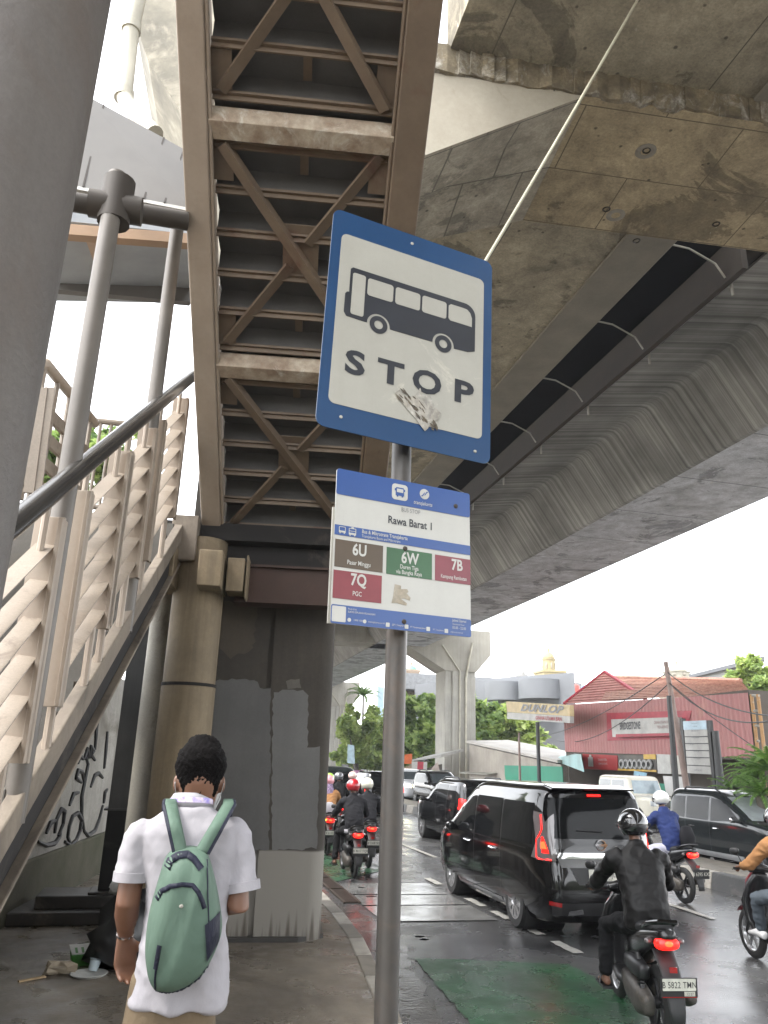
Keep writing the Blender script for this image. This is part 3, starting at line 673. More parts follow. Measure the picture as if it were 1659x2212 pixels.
pa = dp(55,800,5.0)
for k in range(6):
    p = dp(60-k*5, 838+k*42, 5.0); mb.beam(p+Vector((-.28,0,-.03)), p+Vector((.06,.1,.05)), .1, .02)
for px in (92, 108): 
    a, b = dp(px,838,5.0), dp(px-30,1065,5.0); mb.beam(a, b, .06, .02, (0,1,0))
mb.build('corner_panel', m_slat, **W)
# canopy over the lower flight
q = [dp(132,395,5.6), dp(414,450,5.6), dp(452,352,5.95), dp(172,198,5.95)]
up = Vector((0,.06,.03))
mb = MB(); mb.hexa([q[0],q[1],q[2],q[3],q[0]+up,q[1]+up,q[2]+up,q[3]+up])
cn = mb.build('canopy_panel', m_fasc, **W)
mb = MB()
for fa in (.16,.62,.78):
    a = q[0]+(q[1]-q[0])*fa; b = q[3]+(q[2]-q[3])*(fa+.02); n_ = (q[1]-q[0]).cross(q[3]-q[0]).normalized(); n_ = n_ if n_.dot(EYE-a) > 0 else -n_
    mb.beam(a+n_*.004, b+n_*.004, .014, .006, n_)
mb.build('panel_joint', m_dkst, **W)
mb = MB(); d = Vector((0,-.02,-.045)); mb.hexa([q[0]+d,q[1]+d,q[1]+Vector((0,.06,-.045)),q[0]+Vector((0,.06,-.045)),q[0],q[1],q[1]+Vector((0,.06,0)),q[0]+Vector((0,.06,0))])
mb.build('canopy_edge', m_white2, **W)
mb = MB()
a, b = dp(120,430,5.5), dp(405,478,5.5); mb.tube([a,b], .075, 14); mb.build('canopy_beam', m_dkst, **W, smooth=True); mb = MB()
a2, b2 = dp(120,462,5.55), dp(405,515,5.55)
c = dp(250,448,4.5); mb.tube([c+Vector((-.16,0,.0)), c+Vector((.16,0,0))], .09, 14); mb.build('post_head', m_dkst, **W, smooth=True)
mb = MB(); mb.tube([c+Vector((0,0,-.12)), c+Vector((0,0,.2))], .1, 14); mb.build('post_head', m_dkst, **W, smooth=True)
mb = MB()                                      # lower soffit of the bridge landing behind the posts
q = [dp(120,650,9.4), dp(410,655,9.4), dp(410,505,7.6), dp(120,475,7.6)]
mb.hexa([q[0],q[1],q[2],q[3]]+[p+Vector((0,0,.15)) for p in q]); mb.build('landing_soffit', pmat('glare lightened blue grey soffit', (0.36,0.385,0.41), 0.6, scale=1), **W)  # blue grey lightened to imitate glare over the soffit
mb = MB(); mb.beam(dp(120,500,7.5), dp(412,522,7.5), .12, .12); mb.beam(dp(195,505,7.5), dp(225,590,8.6), .1, .1); mb.build('landing_joist', pmat('orange brown joist', (0.4,0.26,0.16), 0.6, scale=2), **W)
mb = MB(); a, b = dp(120,612,9.0), dp(410,640,9.0); mb.beam(a, b, .1, .22); mb.build('landing_edge', m_fasc, **W)

# things under the stair
m_graf = pmat('dirty grey wall plaster', (0.40,0.385,0.35), 0.9, col2=(0.26,0.25,0.22), scale=1.2, fine=0.35, bscale=20, bump=0.3, streak=0.4, stain=(0.14,0.125,0.1), stain_amt=0.3)
m_moss = pmat('mossy wall foot', (0.12,0.11,0.08), 0.95, col2=(0.07,0.075,0.045), scale=2, fine=0.4, bump=0.5)
WS = -2.9
gw = thing('graffiti_wall', 'stained grey wall with black spray graffiti beneath the staircase', 'wall', tuple(STP(WS,8,SW)))
Wg = dict(parent=gw, world=True)
mb = MB(); mb.boxf(STP, WS-.2, WS, 4.6, 42, SW+.55, 3.2); mb.build('wall_panel', m_graf, **Wg)
mb = MB(); mb.boxf(STP, WS-.2, WS+.05, 4.6, 42, SW-.05, SW+.55); mb.build('wall_foot', m_moss, **Wg, bevel=0.02)
def wp(px, py, off=0.012):                      # a point on the wall face
    n = Vector((cos(A_ST), -sin(A_ST), 0)); d = ray(px, py); return EYE+d*((WS+off-n.dot(EYE))/n.dot(d))
strokes = [[(82,1818),(100,1826),(118,1822),(128,1808),(132,1790)],[(118,1800),(122,1770),(132,1748),(139,1752),(136,1780),(126,1805)],
  [(140,1818),(152,1826),(164,1815),(172,1795),(176,1770),(168,1756),(156,1764),(149,1785),(146,1808),(152,1822)],
  [(182,1795),(176,1760),(176,1720),(184,1680),(190,1650),(186,1635)],[(182,1795),(190,1805),(204,1795),(214,1770),(222,1740)],[(196,1700),(204,1675),(213,1670),(222,1680)],
  [(176,1690),(164,1680),(168,1664),(178,1668),(182,1690)],[(168,1650),(172,1632),(180,1640)],[(182,1640),(188,1618),(190,1640)],[(194,1638),(196,1612),(202,1622),(197,1630),(205,1642)],
  [(150,1740),(158,1715),(170,1712)],[(205,1620),(208,1570),(212,1545)],[(225,1660),(228,1620),(232,1580)],[(100,1800),(108,1778),(120,1772)],[(224,1735),(226,1712),(232,1705)]]
mb = MB()
for st in strokes:
    pts = [wp(*p) for p in st]
    dense = []
    for i in range(len(pts)-1):
        for k in range(4): dense.append(pts[i]+(pts[i+1]-pts[i])*(k/4))
    dense.append(pts[-1])
    mb.tube(dense, [0.030*(0.6+0.4*sin(pi*i/max(1,len(dense)-1))) for i in range(len(dense))], 6)
mb.build('graffiti', pmat('black spray paint', (0.03,0.03,0.032), 0.6, scale=4), **Wg, smooth=True)

ic = thing('steel_column', 'black painted steel post on stepped base plates beside the graffiti wall', 'column', tuple(gp(238,1950,SW)))
Wi = dict(parent=ic, world=True)
c = gp(238,1940,SW+.2)
mb = MB()
mb.box(c.x-.13,c.x+.13,c.y-.12,c.y-.10,SW+.28,1.5); mb.box(c.x-.13,c.x+.13,c.y+.10,c.y+.12,SW+.28,1.5); mb.box(c.x-.02,c.x+.02,c.y-.10,c.y+.10,SW+.28,1.5)
mb.build('lower_shaft', pmat('black tar paint', (0.02,0.02,0.022), 0.55, scale=3, fine=0.3, stain=(0.06,0.06,0.06), stain_amt=0.3), **Wi)
mb = MB()
mb.box(c.x-.13,c.x+.13,c.y-.12,c.y-.10,1.52,4.2); mb.box(c.x-.13,c.x+.13,c.y+.10,c.y+.12,1.52,4.2); mb.box(c.x-.02,c.x+.02,c.y-.10,c.y+.10,1.52,4.2); mb.box(c.x-.17,c.x+.17,c.y-.14,c.y+.14,1.5,1.52)
mb.build('upper_shaft', pmat('sooty grey shaft', (0.09,0.09,0.09), 0.7, scale=2, streak=0.5), **Wi)
mb = MB(); mb.box(c.x-.95,c.x+.35,c.y-.35,c.y+.45,SW,SW+.13); mb.box(c.x-.72,c.x+.3,c.y-.22,c.y+.35,SW+.13,SW+.26); mb.box(c.x-.22,c.x+.22,c.y-.2,c.y+.2,SW+.26,SW+.29)
mb.build('base_plate', pmat('dark base concrete', (0.05,0.045,0.04), 0.5, scale=3, stain=(0.15,0.13,0.1), stain_amt=0.3), **Wi, bevel=0.015)
tp = MB(); a, b = dp(278,1935,8.9), dp(342,1290,8.9); a = Vector((a.x,a.y,SW)); tp.tube([a, Vector((a.x,a.y,4.2))], .115, 24)
tag(tp.build('concrete_post', pmat('pale mottled post', (0.5,0.47,0.40), 0.8, col2=(0.38,0.36,0.32), scale=2, fine=0.3, streak=0.2, stain=(0.2,0.18,0.15), stain_amt=0.2), None, True), 'slim pale round concrete post left of the stained brown column', 'post')

# ================================================================== BUS STOP SIGN
def srgb(r, g, b):
    f = lambda v: ((v/255+0.055)/1.055)**2.4 if v > 10 else v/255/12.92
    return f(r), f(g), f(b)
m_blue = pmat('sign blue', (0.0058,0.037,0.103), 0.3, scale=4, col2=(0.0058,0.033,0.09), fine=0.08)
m_face = pmat('sign white film', (0.285,0.277,0.24), 0.35, scale=5, col2=(0.265,0.257,0.222), fine=0.06, stain=(0.45,0.42,0.35), stain_amt=0.1, streak=0.1)
m_ink = pmat('sign black film', (0.018,0.02,0.026), 0.3, scale=4)
m_tjb = pmat('banner blue', (0.018,0.057,0.195), 0.3, scale=4, col2=(0.0165,0.053,0.18), fine=0.05)
m_tjw = pmat('banner white', (0.38,0.375,0.345), 0.35, scale=5, col2=(0.355,0.35,0.32), fine=0.05, streak=0.08)
m_pole = pmat('galvanised pole', (0.058,0.052,0.046), 0.42, 0.2, col2=(0.038,0.034,0.03), scale=3, fine=0.2, streak=0.3, stain=(0.09,0.062,0.042), stain_amt=0.4)
PB = Vector((0.615,2.335,SW))
bs = thing('bus_stop_sign', 'blue bordered bus stop sign and route board on a grey steel pole', 'bus stop sign', tuple(PB))
pl = Vector((.004,.002,1)); 
mb = MB(); mb.tube([(0,0,-.02),(.012,.004,3.5)], .033, 28); mb.build('pole', m_pole, bs, True)
mb = MB(); mb.tube([(0.0,0.0,.0),(0,0,.05)], .05, 20); mb.build('pole_collar', m_pole, bs, True)
def board_frame(cx, cy, cz, az, roll):
    u = Vector((sin(az), cos(az), 0)); n = u.cross(Vector((0,0,1))); v = Vector((0,0,1))
    u2 = u*cos(roll)-v*sin(roll); v2 = v*cos(roll)+u*sin(roll)
    return Vector((cx,cy,cz)), u2, v2, n
k1 = 2.335/2.1646
o1, u1, v1, n1 = board_frame(.581*k1, 2.085*k1, CAM_H+(3.377-CAM_H)*k1, R_(79.609), R_(1.43))
w1_, h1_ = .584*k1, .75*k1
def onb(o, u, v, n, w_, h_):
    def mk():
        mb = MB(); mb.frame(o-u*w_/2-v*h_/2-PB, u, v, n); return mb
    return mk
B1 = onb(o1, u1, v1, n1, w1_, h1_)
def flat(mk, pts, z, th, name, mat, parent, **kw):
    mb = mk(); mb.prism([(x, y, z-th) for x, y in pts], (0,0,th)); return mb.build(name, mat, parent, **kw)
X = lambda f: f*w1_
Y = lambda f: f*h1_
pts = rrect(0, w1_, 0, h1_, .03)
brd = flat(B1, pts, 0, .004, 'stop_board', m_blue, bs)
flat(B1, rrect(X(.056), X(.945), Y(.105), Y(.89), .022), .0015, .0012, 'white_panel', m_face, brd)
def arc(cx, cy, r, a0, a1, n=16): return [(cx+r*cos(a0+(a1-a0)*k/n), cy+r*sin(a0+(a1-a0)*k/n)) for k in range(n+1)]
# bus pictogram: a body outline with wheel arches, windows and hubs
r_ = X(.067)
wx1, wx2, wy = X(.300), X(.690), Y(.509)
body = [(X(.121),Y(.738)-.008),(X(.121)+.008,Y(.738)),(X(.82),Y(.738))]+[(X(.82)+X(.07)*sin(a), Y(.738)-X(.07)*(1-cos(a))) for a in [pi/2*k/8 for k in range(1,9)]]
body += [(X(.89),Y(.512)),(X(.845),Y(.500)),(X(.757),Y(.497))]+arc(wx2, wy-.006, r_, -.02, pi+.02)[0:]+[(X(.62),Y(.499)),(X(.369),Y(.499))]+arc(wx1, wy-.006, r_, -.02, pi+.02)
body += [(X(.222),Y(.500)),(X(.115),Y(.503)),(X(.1),Y(.52)),(X(.1),Y(.605)),(X(.109),Y(.615)),(X(.121),Y(.618))]
mb = B1(); mb.prism([(x,y,.0018) for x,y in body], (0,0,.0012))
for wx in (wx1, wx2):
    ro, ri = X(.052), X(.025); n = 28
    for k in range(n):
        a, b = 2*pi*k/n, 2*pi*(k+1)/n
        mb.poly([(wx+ri*cos(a),wy-.004+ri*sin(a),.003),(wx+ro*cos(a),wy-.004+ro*sin(a),.003),(wx+ro*cos(b),wy-.004+ro*sin(b),.003),(wx+ri*cos(b),wy-.004+ri*sin(b),.003)])
pic = mb.build('bus_pictogram', m_ink, brd, fix=False)
mb = B1()
mb.prism([(x,y,.0032) for x,y in rrect(X(.136),X(.210),Y(.518),Y(.714),.008)], (0,0,.0008))
for a, b in ((.223,.374),(.388,.538),(.551,.703)): mb.prism([(x,y,.0032) for x,y in rrect(X(a),X(b),Y(.628),Y(.710),.010)], (0,0,.0008))
w4 = [(X(.717),Y(.628)+.008),(X(.717)+.008,Y(.628)),(X(.867),Y(.628)),(X(.867),Y(.67)),(X(.855),Y(.695)),(X(.835),Y(.708)),(X(.81),Y(.710)),(X(.717)+.008,Y(.710)),(X(.717),Y(.710)-.008)]
mb.prism([(x,y,.0032) for x,y in w4], (0,0,.0008))
mb.build('pictogram_window', m_face, brd)
mb = B1()
for ch, cx in (('S',.183),('T',.386),('O',.600),('P',.822)):
    put_text(mb, ch, X(cx), Y(.254), Y(.104), .0030, bold=.034, sx=1.32 if ch != 'O' else 1.18)
mb.build('lettering', m_ink, brd, fix=False)
random.seed(3)
st_ = [(.415,.215),(.44,.235),(.47,.205),(.53,.225),(.56,.268),(.575,.235),(.62,.245),(.655,.195),(.689,.177),(.67,.14),(.64,.135),(.615,.095),(.598,.079),(.57,.10),(.54,.125),(.50,.15),(.45,.185)]
flat(B1, [(X(a),Y(b)) for a,b in st_], .0042, .0008, 'torn_sticker', pmat('torn sticker paper', (0.5,0.48,0.42), 0.6, col2=(0.3,0.26,0.2), scale=22, fine=0.7, bscale=70, stain=(0.025,0.02,0.018), stain_amt=0.75), brd)
mb = B1(); rnd = random.Random(12)
for k in range(26):
    u, v = rnd.random(), rnd.random(); cx, cy = .44+.22*u+.03*v, .215-.11*u+.055*(v-.4); a = rnd.uniform(-1.1,-.5); L_, w__ = rnd.uniform(.006,.022), rnd.uniform(.002,.006)
    d_, e_ = (cos(a)*L_, sin(a)*L_), (-sin(a)*w__, cos(a)*w__); px_, py_ = X(cx), Y(cy)
    mb.poly([(px_-d_[0],py_-d_[1],.0046),(px_+e_[0],py_+e_[1],.0046),(px_+d_[0]*.6+e_[0]*.8,py_+d_[1]*.6+e_[1]*.8,.0046),(px_+d_[0],py_+d_[1],.0046),(px_-e_[0],py_-e_[1],.0046)])
mb.build('sticker_mark', pmat('brown black tear marks', (.035,.028,.022), .7, col2=(.12,.095,.06), scale=40), brd, fix=False)
mb = B1()
for x, y in ((.13,.055),(.905,.045),(.475,.955)): mb.lathe([(.0,.004),(.005,.003),(.006,0)], (X(x),Y(y),.0), n=10)
mb.build('rivet', m_galv, brd, True)
mb = B1(); mb.box(w1_*.5-.05,w1_*.5+.05,Y(.12),Y(.16),-.02,-.005); mb.box(w1_*.5-.05,w1_*.5+.05,Y(.82),Y(.86),-.02,-.005); mb.build('clamp', m_pole, brd)

k2 = 2.33/2.4543
o2, u2, v2, n2 = board_frame(.651*k2+.0, 2.366*k2, CAM_H+(2.744-CAM_H)*k2, R_(77.549), R_(-.4))
w2_, h2_ = .503*k2, .5*k2
B2 = onb(o2, u2, v2, n2, w2_, h2_)
X = lambda f: f*w2_
Y = lambda f: f*h2_
rb = flat(B2, rrect(0,w2_,0,h2_,.008), 0, .004, 'route_board', m_tjw, bs)
mb = B2(); mb.prism([(X(-.012),Y(.0),-.012),(X(.03),Y(.0),-.012),(X(.03),Y(.74),-.012),(X(-.012),Y(.74),-.012)], (0,0,.006)); mb.build('backing_plate', m_galv, rb)
mb = B2()
for a, b, r in ((.826,1.0,.008),(.558,.624,.001),(0,.1165,.006)): mb.prism([(x,y,.0006) for x,y in rrect(0,X(1),Y(a),Y(b),r)], (0,0,.0008))
mb.build('blue_band', m_tjb, rb)
def tiles(rects, mat, name):
    mb = B2()
    for a, b, c, d in rects: mb.prism([(X(a),Y(c),.0006),(X(b),Y(c),.0006),(X(b),Y(d),.0006),(X(a),Y(d),.0006)], (0,0,.0008))
    return mb.build(name, mat, rb)
tiles([(.009,.341,.353,.530)], pmat('brown tile', (0.07,0.046,0.025), .35, scale=3), 'route_tile')
tiles([(.367,.701,.351,.528)], pmat('green tile', (0.025,0.086,0.033), .35, scale=3), 'route_tile')
tiles([(.725,1.0,.351,.526)], pmat('rose tile', (0.165,0.03,0.041), .35, scale=3), 'route_tile')
tiles([(.006,.337,.155,.332)], pmat('red tile', (0.18,0.022,0.03), .35, scale=3), 'route_tile')
z = .0022
mb = B2()
for s, x, y, h, kw in (('6U',.176,.443,.076,dict(bold=.026,sx=.8)),('6W',.536,.438,.076,dict(bold=.026,sx=.8)),('7B',.893,.440,.076,dict(bold=.026,sx=.8)),('7Q',.176,.250,.076,dict(bold=.026,sx=.8)),
    ('Pasar Minggu',.174,.378,.029,dict(bold=.014,sx=.78)),('Duren Tiga',.532,.398,.028,dict(bold=.014,sx=.78)),('via Bangka Raya',.531,.363,.028,dict(bold=.014,sx=.78)),('Kampung Rambutan',.868,.375,.026,dict(bold=.014,sx=.70)),('PGC',.169,.183,.030,dict(bold=.014,sx=.8)),
    ('Bus & Mikrotrans Transjakarta',.187,.593,.025,dict(bold=.014,sx=.78,align='LEFT')),('Transjakarta Buses and Mikrotrans',.187,.566,.019,dict(sx=.76,align='LEFT')),
    ('transjakarta',.628,.854,.027,dict(shear=.25,bold=.006,sx=.82)),('Jadwal Operasi',.855,.092,.018,dict(sx=.72,align='LEFT',bold=.004)),('Operational Hours',.855,.070,.011,dict(sx=.8,align='LEFT')),('05.00 - 22.00',.855,.044,.018,dict(sx=.8,align='LEFT',bold=.004)),
    ('Pindai & Isi',.112,.092,.012,dict(sx=.8,align='LEFT')),('SURVEI KEPUASAN PELANGGAN',.112,.074,.012,dict(sx=.78,align='LEFT',bold=.004)),('1500 102',.15,.026,.012,dict(align='LEFT')),('transjakarta.co.id',.25,.026,.012,dict(align='LEFT')),
    ('@PT_Transjakarta',.415,.024,.011,dict(align='LEFT',sx=.8)),('PT Transportasi Jakarta',.545,.022,.011,dict(align='LEFT',sx=.8)),('PT_Transjakarta',.71,.020,.011,dict(align='LEFT',sx=.8)),('cs@transjakarta.co.id',.84,.018,.010,dict(align='LEFT',sx=.8))):
    put_text(mb, s, X(x), Y(y), Y(h), z, **kw)
mb.prism([(x,y,.0016) for x,y in rrect(X(.395),X(.512),Y(.86),Y(.97),.011)], (0,0,.0008))          # white icon tile
mb.prism([(X(.640)+X(.036)*cos(a),Y(.934)+X(.036)*sin(a),.0016) for a in [2*pi*k/28 for k in range(28)]], (0,0,.0008))
def busicon(cx, cy, s, taxi=False):             # outlined front view of a bus
    P_ = lambda pts: mb.prism([(cx+a*s,cy+b*s,.0016) for a,b in pts], (0,0,.0008))
    P_([(-.5,-.35),(-.42,-.35),(-.42,.5),(-.5,.45)]); P_([(.42,-.35),(.5,-.35),(.5,.45),(.42,.5)]); P_([(-.42,.42),(.42,.42),(.42,.5),(-.42,.5)]); P_([(-.42,-.35),(.42,-.35),(.42,-.1),(-.42,-.1)])
    P_([(-.4,-.5),(-.22,-.5),(-.22,-.36),(-.4,-.36)]); P_([(.22,-.5),(.4,-.5),(.4,-.36),(.22,-.36)])
    if taxi: P_([(-.2,.5),(.2,.5),(.15,.66),(-.15,.66)]); P_([(-.42,.1),(.42,.1),(.42,.16),(-.42,.16)])
busicon(X(.052), Y(.592), X(.045)); busicon(X(.122), Y(.588), X(.05), True)
for x in (.122,.226): mb.prism([(X(x)+X(.012)*cos(a),Y(.030)+X(.012)*sin(a),.0016) for a in [2*pi*k/16 for k in range(16)]], (0,0,.0008))
for x in (.385,.518,.675,.81): mb.prism([(a,b,.0016) for a,b in rrect(X(x)-X(.013),X(x)+X(.013),Y(.012),Y(.038),.002)], (0,0,.0008))
mb.prism([(x,y,.0016) for x,y in rrect(X(.006),X(.098),Y(.012),Y(.108),.003)], (0,0,.0006))        # blank pale tile beside the survey text
mb.build('white_lettering', m_tjw, rb, fix=False)
mb = B2()
put_text(mb, 'BUS STOP', X(.538), Y(.785), Y(.030), .0012, sx=.8); 
mb.build('grey_lettering', pmat('grey ink', (0.16,0.16,0.165), .5, scale=3), rb, fix=False)
mb = B2(); put_text(mb, 'Rawa Barat 1', X(.54), Y(.690), Y(.054), .0012, sx=.86, bold=.016); mb.build('stop_name', m_ink, rb, fix=False)
mb = B2()
def P3(pts, cx, cy, s): mb.prism([(cx+a*s,cy+b*s,.0028) for a,b in pts], (0,0,.0006))
cx, cy, s = X(.453), Y(.915), X(.062)
P3([(-.5,-.42),(.5,-.42),(.5,.4),(.42,.5),(-.42,.5),(-.5,.4)], cx, cy, s)
for x0, x1 in ((-.38,-.2),(.2,.38)): P3([(x0,-.55),(x1,-.55),(x1,-.4),(x0,-.4)], cx, cy, s)
P3([(-.62,.1),(-.5,.1),(-.5,.35),(-.62,.35)], cx, cy, s); P3([(.5,.1),(.62,.1),(.62,.35),(.5,.35)], cx, cy, s)
cx, cy, s = X(.640), Y(.934), X(.03)
P3([(-1.0,-.62),(-.55,-.3),(.0,.45),(.0,.1),(-.5,-.62)], cx, cy, s); P3([(1.0,.62),(.55,.3),(.0,-.45),(.0,-.1),(.5,.62)], cx, cy, s)
mb.build('blue_mark', m_tjb, rb, fix=False)
mb = B2(); mb.prism([(X(.453)+a*X(.062),Y(.915)+b*X(.062),.0036) for a,b in ((-.38,-.05),(.38,-.05),(.38,.34),(-.38,.34))], (0,0,.0005)); mb.build('icon_glass', m_tjw, rb)
sk = [(.43,.29),(.475,.285),(.475,.262),(.52,.268),(.53,.25),(.515,.24),(.545,.215),(.54,.195),(.50,.205),(.475,.2),(.52,.175),(.515,.16),(.44,.17),(.41,.165),(.42,.21)]
flat(B2, [(X(a),Y(b)) for a,b in sk], .0012, .0006, 'sticker_residue', pmat('sticker residue', (0.27,0.23,0.17), .8, scale=20, col2=(.36,.33,.27), fine=.5), rb)
mb = B2()
for x, y in ((.50,.534),(.50,.055),(.885,.89)): mb.lathe([(.0,.006),(.006,.005),(.008,0)], (X(x),Y(y),.001), n=10)
mb.build('bolt', m_dkst, rb, True)

# ================================================================== VEHICLES
def gloss(name, col, rough=0.1, coat=0.35, **k): return pmat(name, col, rough, coat=coat, fine=0, col2=col, spec=.4, **k)
m_black = gloss('black car paint', (0.004,0.004,0.0045), 0.09)
m_grey = gloss('dark grey car paint', (0.014,0.017,0.018), 0.15)
m_cream_p = gloss('cream car paint', (0.6,0.57,0.48), 0.2)
m_white_p = gloss('silver white car paint', (0.55,0.56,0.57), 0.18)
m_glass = pmat('tinted glass', (0.005,0.0055,0.006), 0.05, fine=0, col2=(0.004,0.0045,0.005), spec=0.16)
m_wind = pmat('windscreen glass', (0.035,0.045,0.05), 0.04, fine=0, col2=(0.03,0.04,0.045), spec=1.0)
m_tyre = pmat('tyre rubber', (0.018,0.018,0.018), 0.75, scale=6, fine=0.2)
m_rim = pmat('alloy rim', (0.55,0.55,0.56), 0.25, 0.8, scale=6, fine=0.05)
m_rimd = pmat('dark rim recess', (0.03,0.03,0.032), 0.4, 0.3, scale=6)
m_chrome = pmat('chrome trim', (0.7,0.7,0.72), 0.08, 1.0, scale=4, fine=0)
m_plast = pmat('black plastic', (0.014,0.014,0.015), 0.45, scale=8, fine=0.1)
m_red = pmat('lit red lamp', (0.5,0.01,0.01), 0.2, fine=0, emit=(1.0,0.010,0.006), estr=0.58)
m_redhot = pmat('lit lamp core', (0.6,0.05,0.02), 0.2, fine=0, emit=(1.0,0.045,0.012), estr=0.9)
m_redoff = pmat('red lens', (0.30,0.012,0.012), 0.12, fine=0, coat=1)
m_clear = pmat('smoky lens', (0.13,0.11,0.11), 0.1, fine=0, coat=1)
m_amber = pmat('amber lens', (0.5,0.13,0.02), 0.15, fine=0, coat=1)
m_amberon = pmat('lit amber lamp', (0.6,0.2,0.02), 0.2, fine=0, emit=(1,.4,.05), estr=1.5)
m_head = pmat('lit headlamp', (0.9,0.9,0.7), 0.1, fine=0, emit=(1,0.95,0.6), estr=5.0)
m_lens = pmat('headlamp lens', (0.35,0.37,0.38), 0.08, fine=0, coat=1)
m_plate = m_platew = pmat('white number plate', (0.58,0.57,0.50), 0.4, scale=10, fine=0.1)
m_plateb = pmat('black number plate', (0.015,0.015,0.016), 0.4, scale=10)
m_ink2 = pmat('plate ink', (0.02,0.02,0.02), 0.5, fine=0)
m_frame = pmat('pillar black', (0.009,0.009,0.010), 0.25, fine=0, coat=.5)

def mono(xs, ys):
    """smooth monotone interpolation through the stations"""
    n = len(xs); d = [(ys[i+1]-ys[i])/(xs[i+1]-xs[i]) for i in range(n-1)]
    m = [d[0]]+[0 if d[i-1]*d[i] <= 0 else 2*d[i-1]*d[i]/(d[i-1]+d[i]) for i in range(1, n-1)]+[d[-1]]
    def f(x):
        if x <= xs[0]: return ys[0]
        if x >= xs[-1]: return ys[-1]
        i = max(j for j in range(n-1) if xs[j] <= x); h = xs[i+1]-xs[i]; t = (x-xs[i])/h
        return (2*t**3-3*t*t+1)*ys[i]+(t**3-2*t*t+t)*h*m[i]+(-2*t**3+3*t*t)*ys[i+1]+(t**3-t*t)*h*m[i+1]
    return f
class Shell:
    """car skin as stacked rounded outlines: stations of (z, half width, rear y, front y)"""
    def __init__(self, st, n=7.0, rearn=None):
        z = [s[0] for s in st]; self.z0, self.z1, self.n = z[0], z[-1], n
        self.W, self.R, self.Fy = (mono(z, [s[i] for s in st]) for i in (1,2,3))
        self.st = st
    def mid(self, z): r, f = self.R(z), self.Fy(z); return (r+f)/2, (f-r)/2
    def side(self, y, z, off=0.0):
        c, L = self.mid(z); k = min(0.9999, abs((y-c)/L)); return self.W(z)*(1-k**self.n)**(1/self.n)+off
    def rear(self, x, z, off=0.0):
        c, L = self.mid(z); k = min(0.9999, abs(x/self.W(z))); return c-L*(1-k**self.n)**(1/self.n)-off
    def front(self, x, z, off=0.0):
        c, L = self.mid(z); k = min(0.9999, abs(x/self.W(z))); return c+L*(1-k**self.n)**(1/self.n)+off
    def mesh(self, nz=44, nr=72):
        mb = MB(); rings = []
        for i in range(nz+1):
            f = i/nz; z = self.z0+(self.z1-self.z0)*(f if f < .8 else .8+(1-(1-(f-.8)/.2)**1.6)*.2)
            c, L = self.mid(z); w_ = self.W(z); o = []
            for k in range(nr):
                t = 2*pi*k/nr; a, b = cos(t), sin(t); e = 2/self.n
                m_ = max(abs(a), abs(b)); 
                # even spacing along the rounded box
                r = (abs(a/m_)**self.n+abs(b/m_)**self.n)**(-1/self.n)
                o.append((w_*a/m_*r, c+L*b/m_*r, z))
            rings.append(o)
        vs = [p for r in rings for p in r]; m = nr
        fs = [(i*m+k, i*m+(k+1)%m, (i+1)*m+(k+1)%m, (i+1)*m+k) for i in range(nz) for k in range(m)]
        fs += [tuple(range(m))[::-1], tuple(range(nz*m, nz*m+m))]
        mb.add(vs, fs); return mb
    def patch(self, kind, q, off=0.005, sgn=1, nu=10, nv=8, th=0.0):
        """quad in (y,z) on a side or (x,z) on an end, laid on the skin"""
        mb = MB(); vs = []
        for j in range(nv+1):
            for i in range(nu+1):
                u, v = i/nu, j/nv
                a = (1-u)*(1-v)*q[0][0]+u*(1-v)*q[1][0]+u*v*q[2][0]+(1-u)*v*q[3][0]
                z = (1-u)*(1-v)*q[0][1]+u*(1-v)*q[1][1]+u*v*q[2][1]+(1-u)*v*q[3][1]
                if kind == 'side': vs.append((sgn*self.side(a, z, off), a, z))
                elif kind == 'rear': vs.append((a, self.rear(a, z, off), z))
                else: vs.append((a, self.front(a, z, off), z))
        m = nu+1
        mb.add(vs, [(j*m+i, j*m+i+1, (j+1)*m+i+1, (j+1)*m+i) for j in range(nv) for i in range(nu)]); return mb
def wheel(parent, x, y, r, wd, side, spokes=10, rimr=None, mat=None, name='wheel'):
    rimr = rimr or r*.68
    w_ = MB(); ax = (1,0,0)
    w_.lathe([(rimr,-wd/2),(r*.94,-wd/2),(r,-wd*.3),(r,wd*.3),(r*.94,wd/2),(rimr,wd/2),(rimr,-wd/2)], (x,y,r), ax, 36)
    ty = w_.build(name, m_tyre, parent, True, ang=50)
    b = MB(); b.lathe([(0,wd*.12*side),(rimr*1.0,wd*.12*side)], (x,y,r), ax, 28); b.build('rim_recess', m_rimd, ty)
    b = MB(); xo = x+side*wd*.42
    b.lathe([(rimr*.99,-.012),(rimr*.99,.012),(rimr*.88,.012),(rimr*.88,-.012),(rimr*.99,-.012)], (xo,y,r), ax, 32)
    b.lathe([(0.0,.02*side),(rimr*.2,.018*side),(rimr*.22,-.03)], (xo,y,r), ax, 16)
    for k in range(spokes):
        a = 2*pi*k/spokes+.2
        d = Vector((0,cos(a),sin(a))); t = Vector((0,-sin(a),cos(a))); o = Vector((xo,y,r))
        w0, w1 = rimr*.07, rimr*.15
        p = [o+d*rimr*.15-t*w0, o+d*rimr*.15+t*w0, o+d*rimr*.93+t*w1, o+d*rimr*.93-t*w1]
        b.hexa([q-Vector((.012,0,0)) for q in p]+[q+Vector((.012,0,0)) for q in p])
    b.build('rim', mat or m_rim, ty, True, ang=30)
    return ty
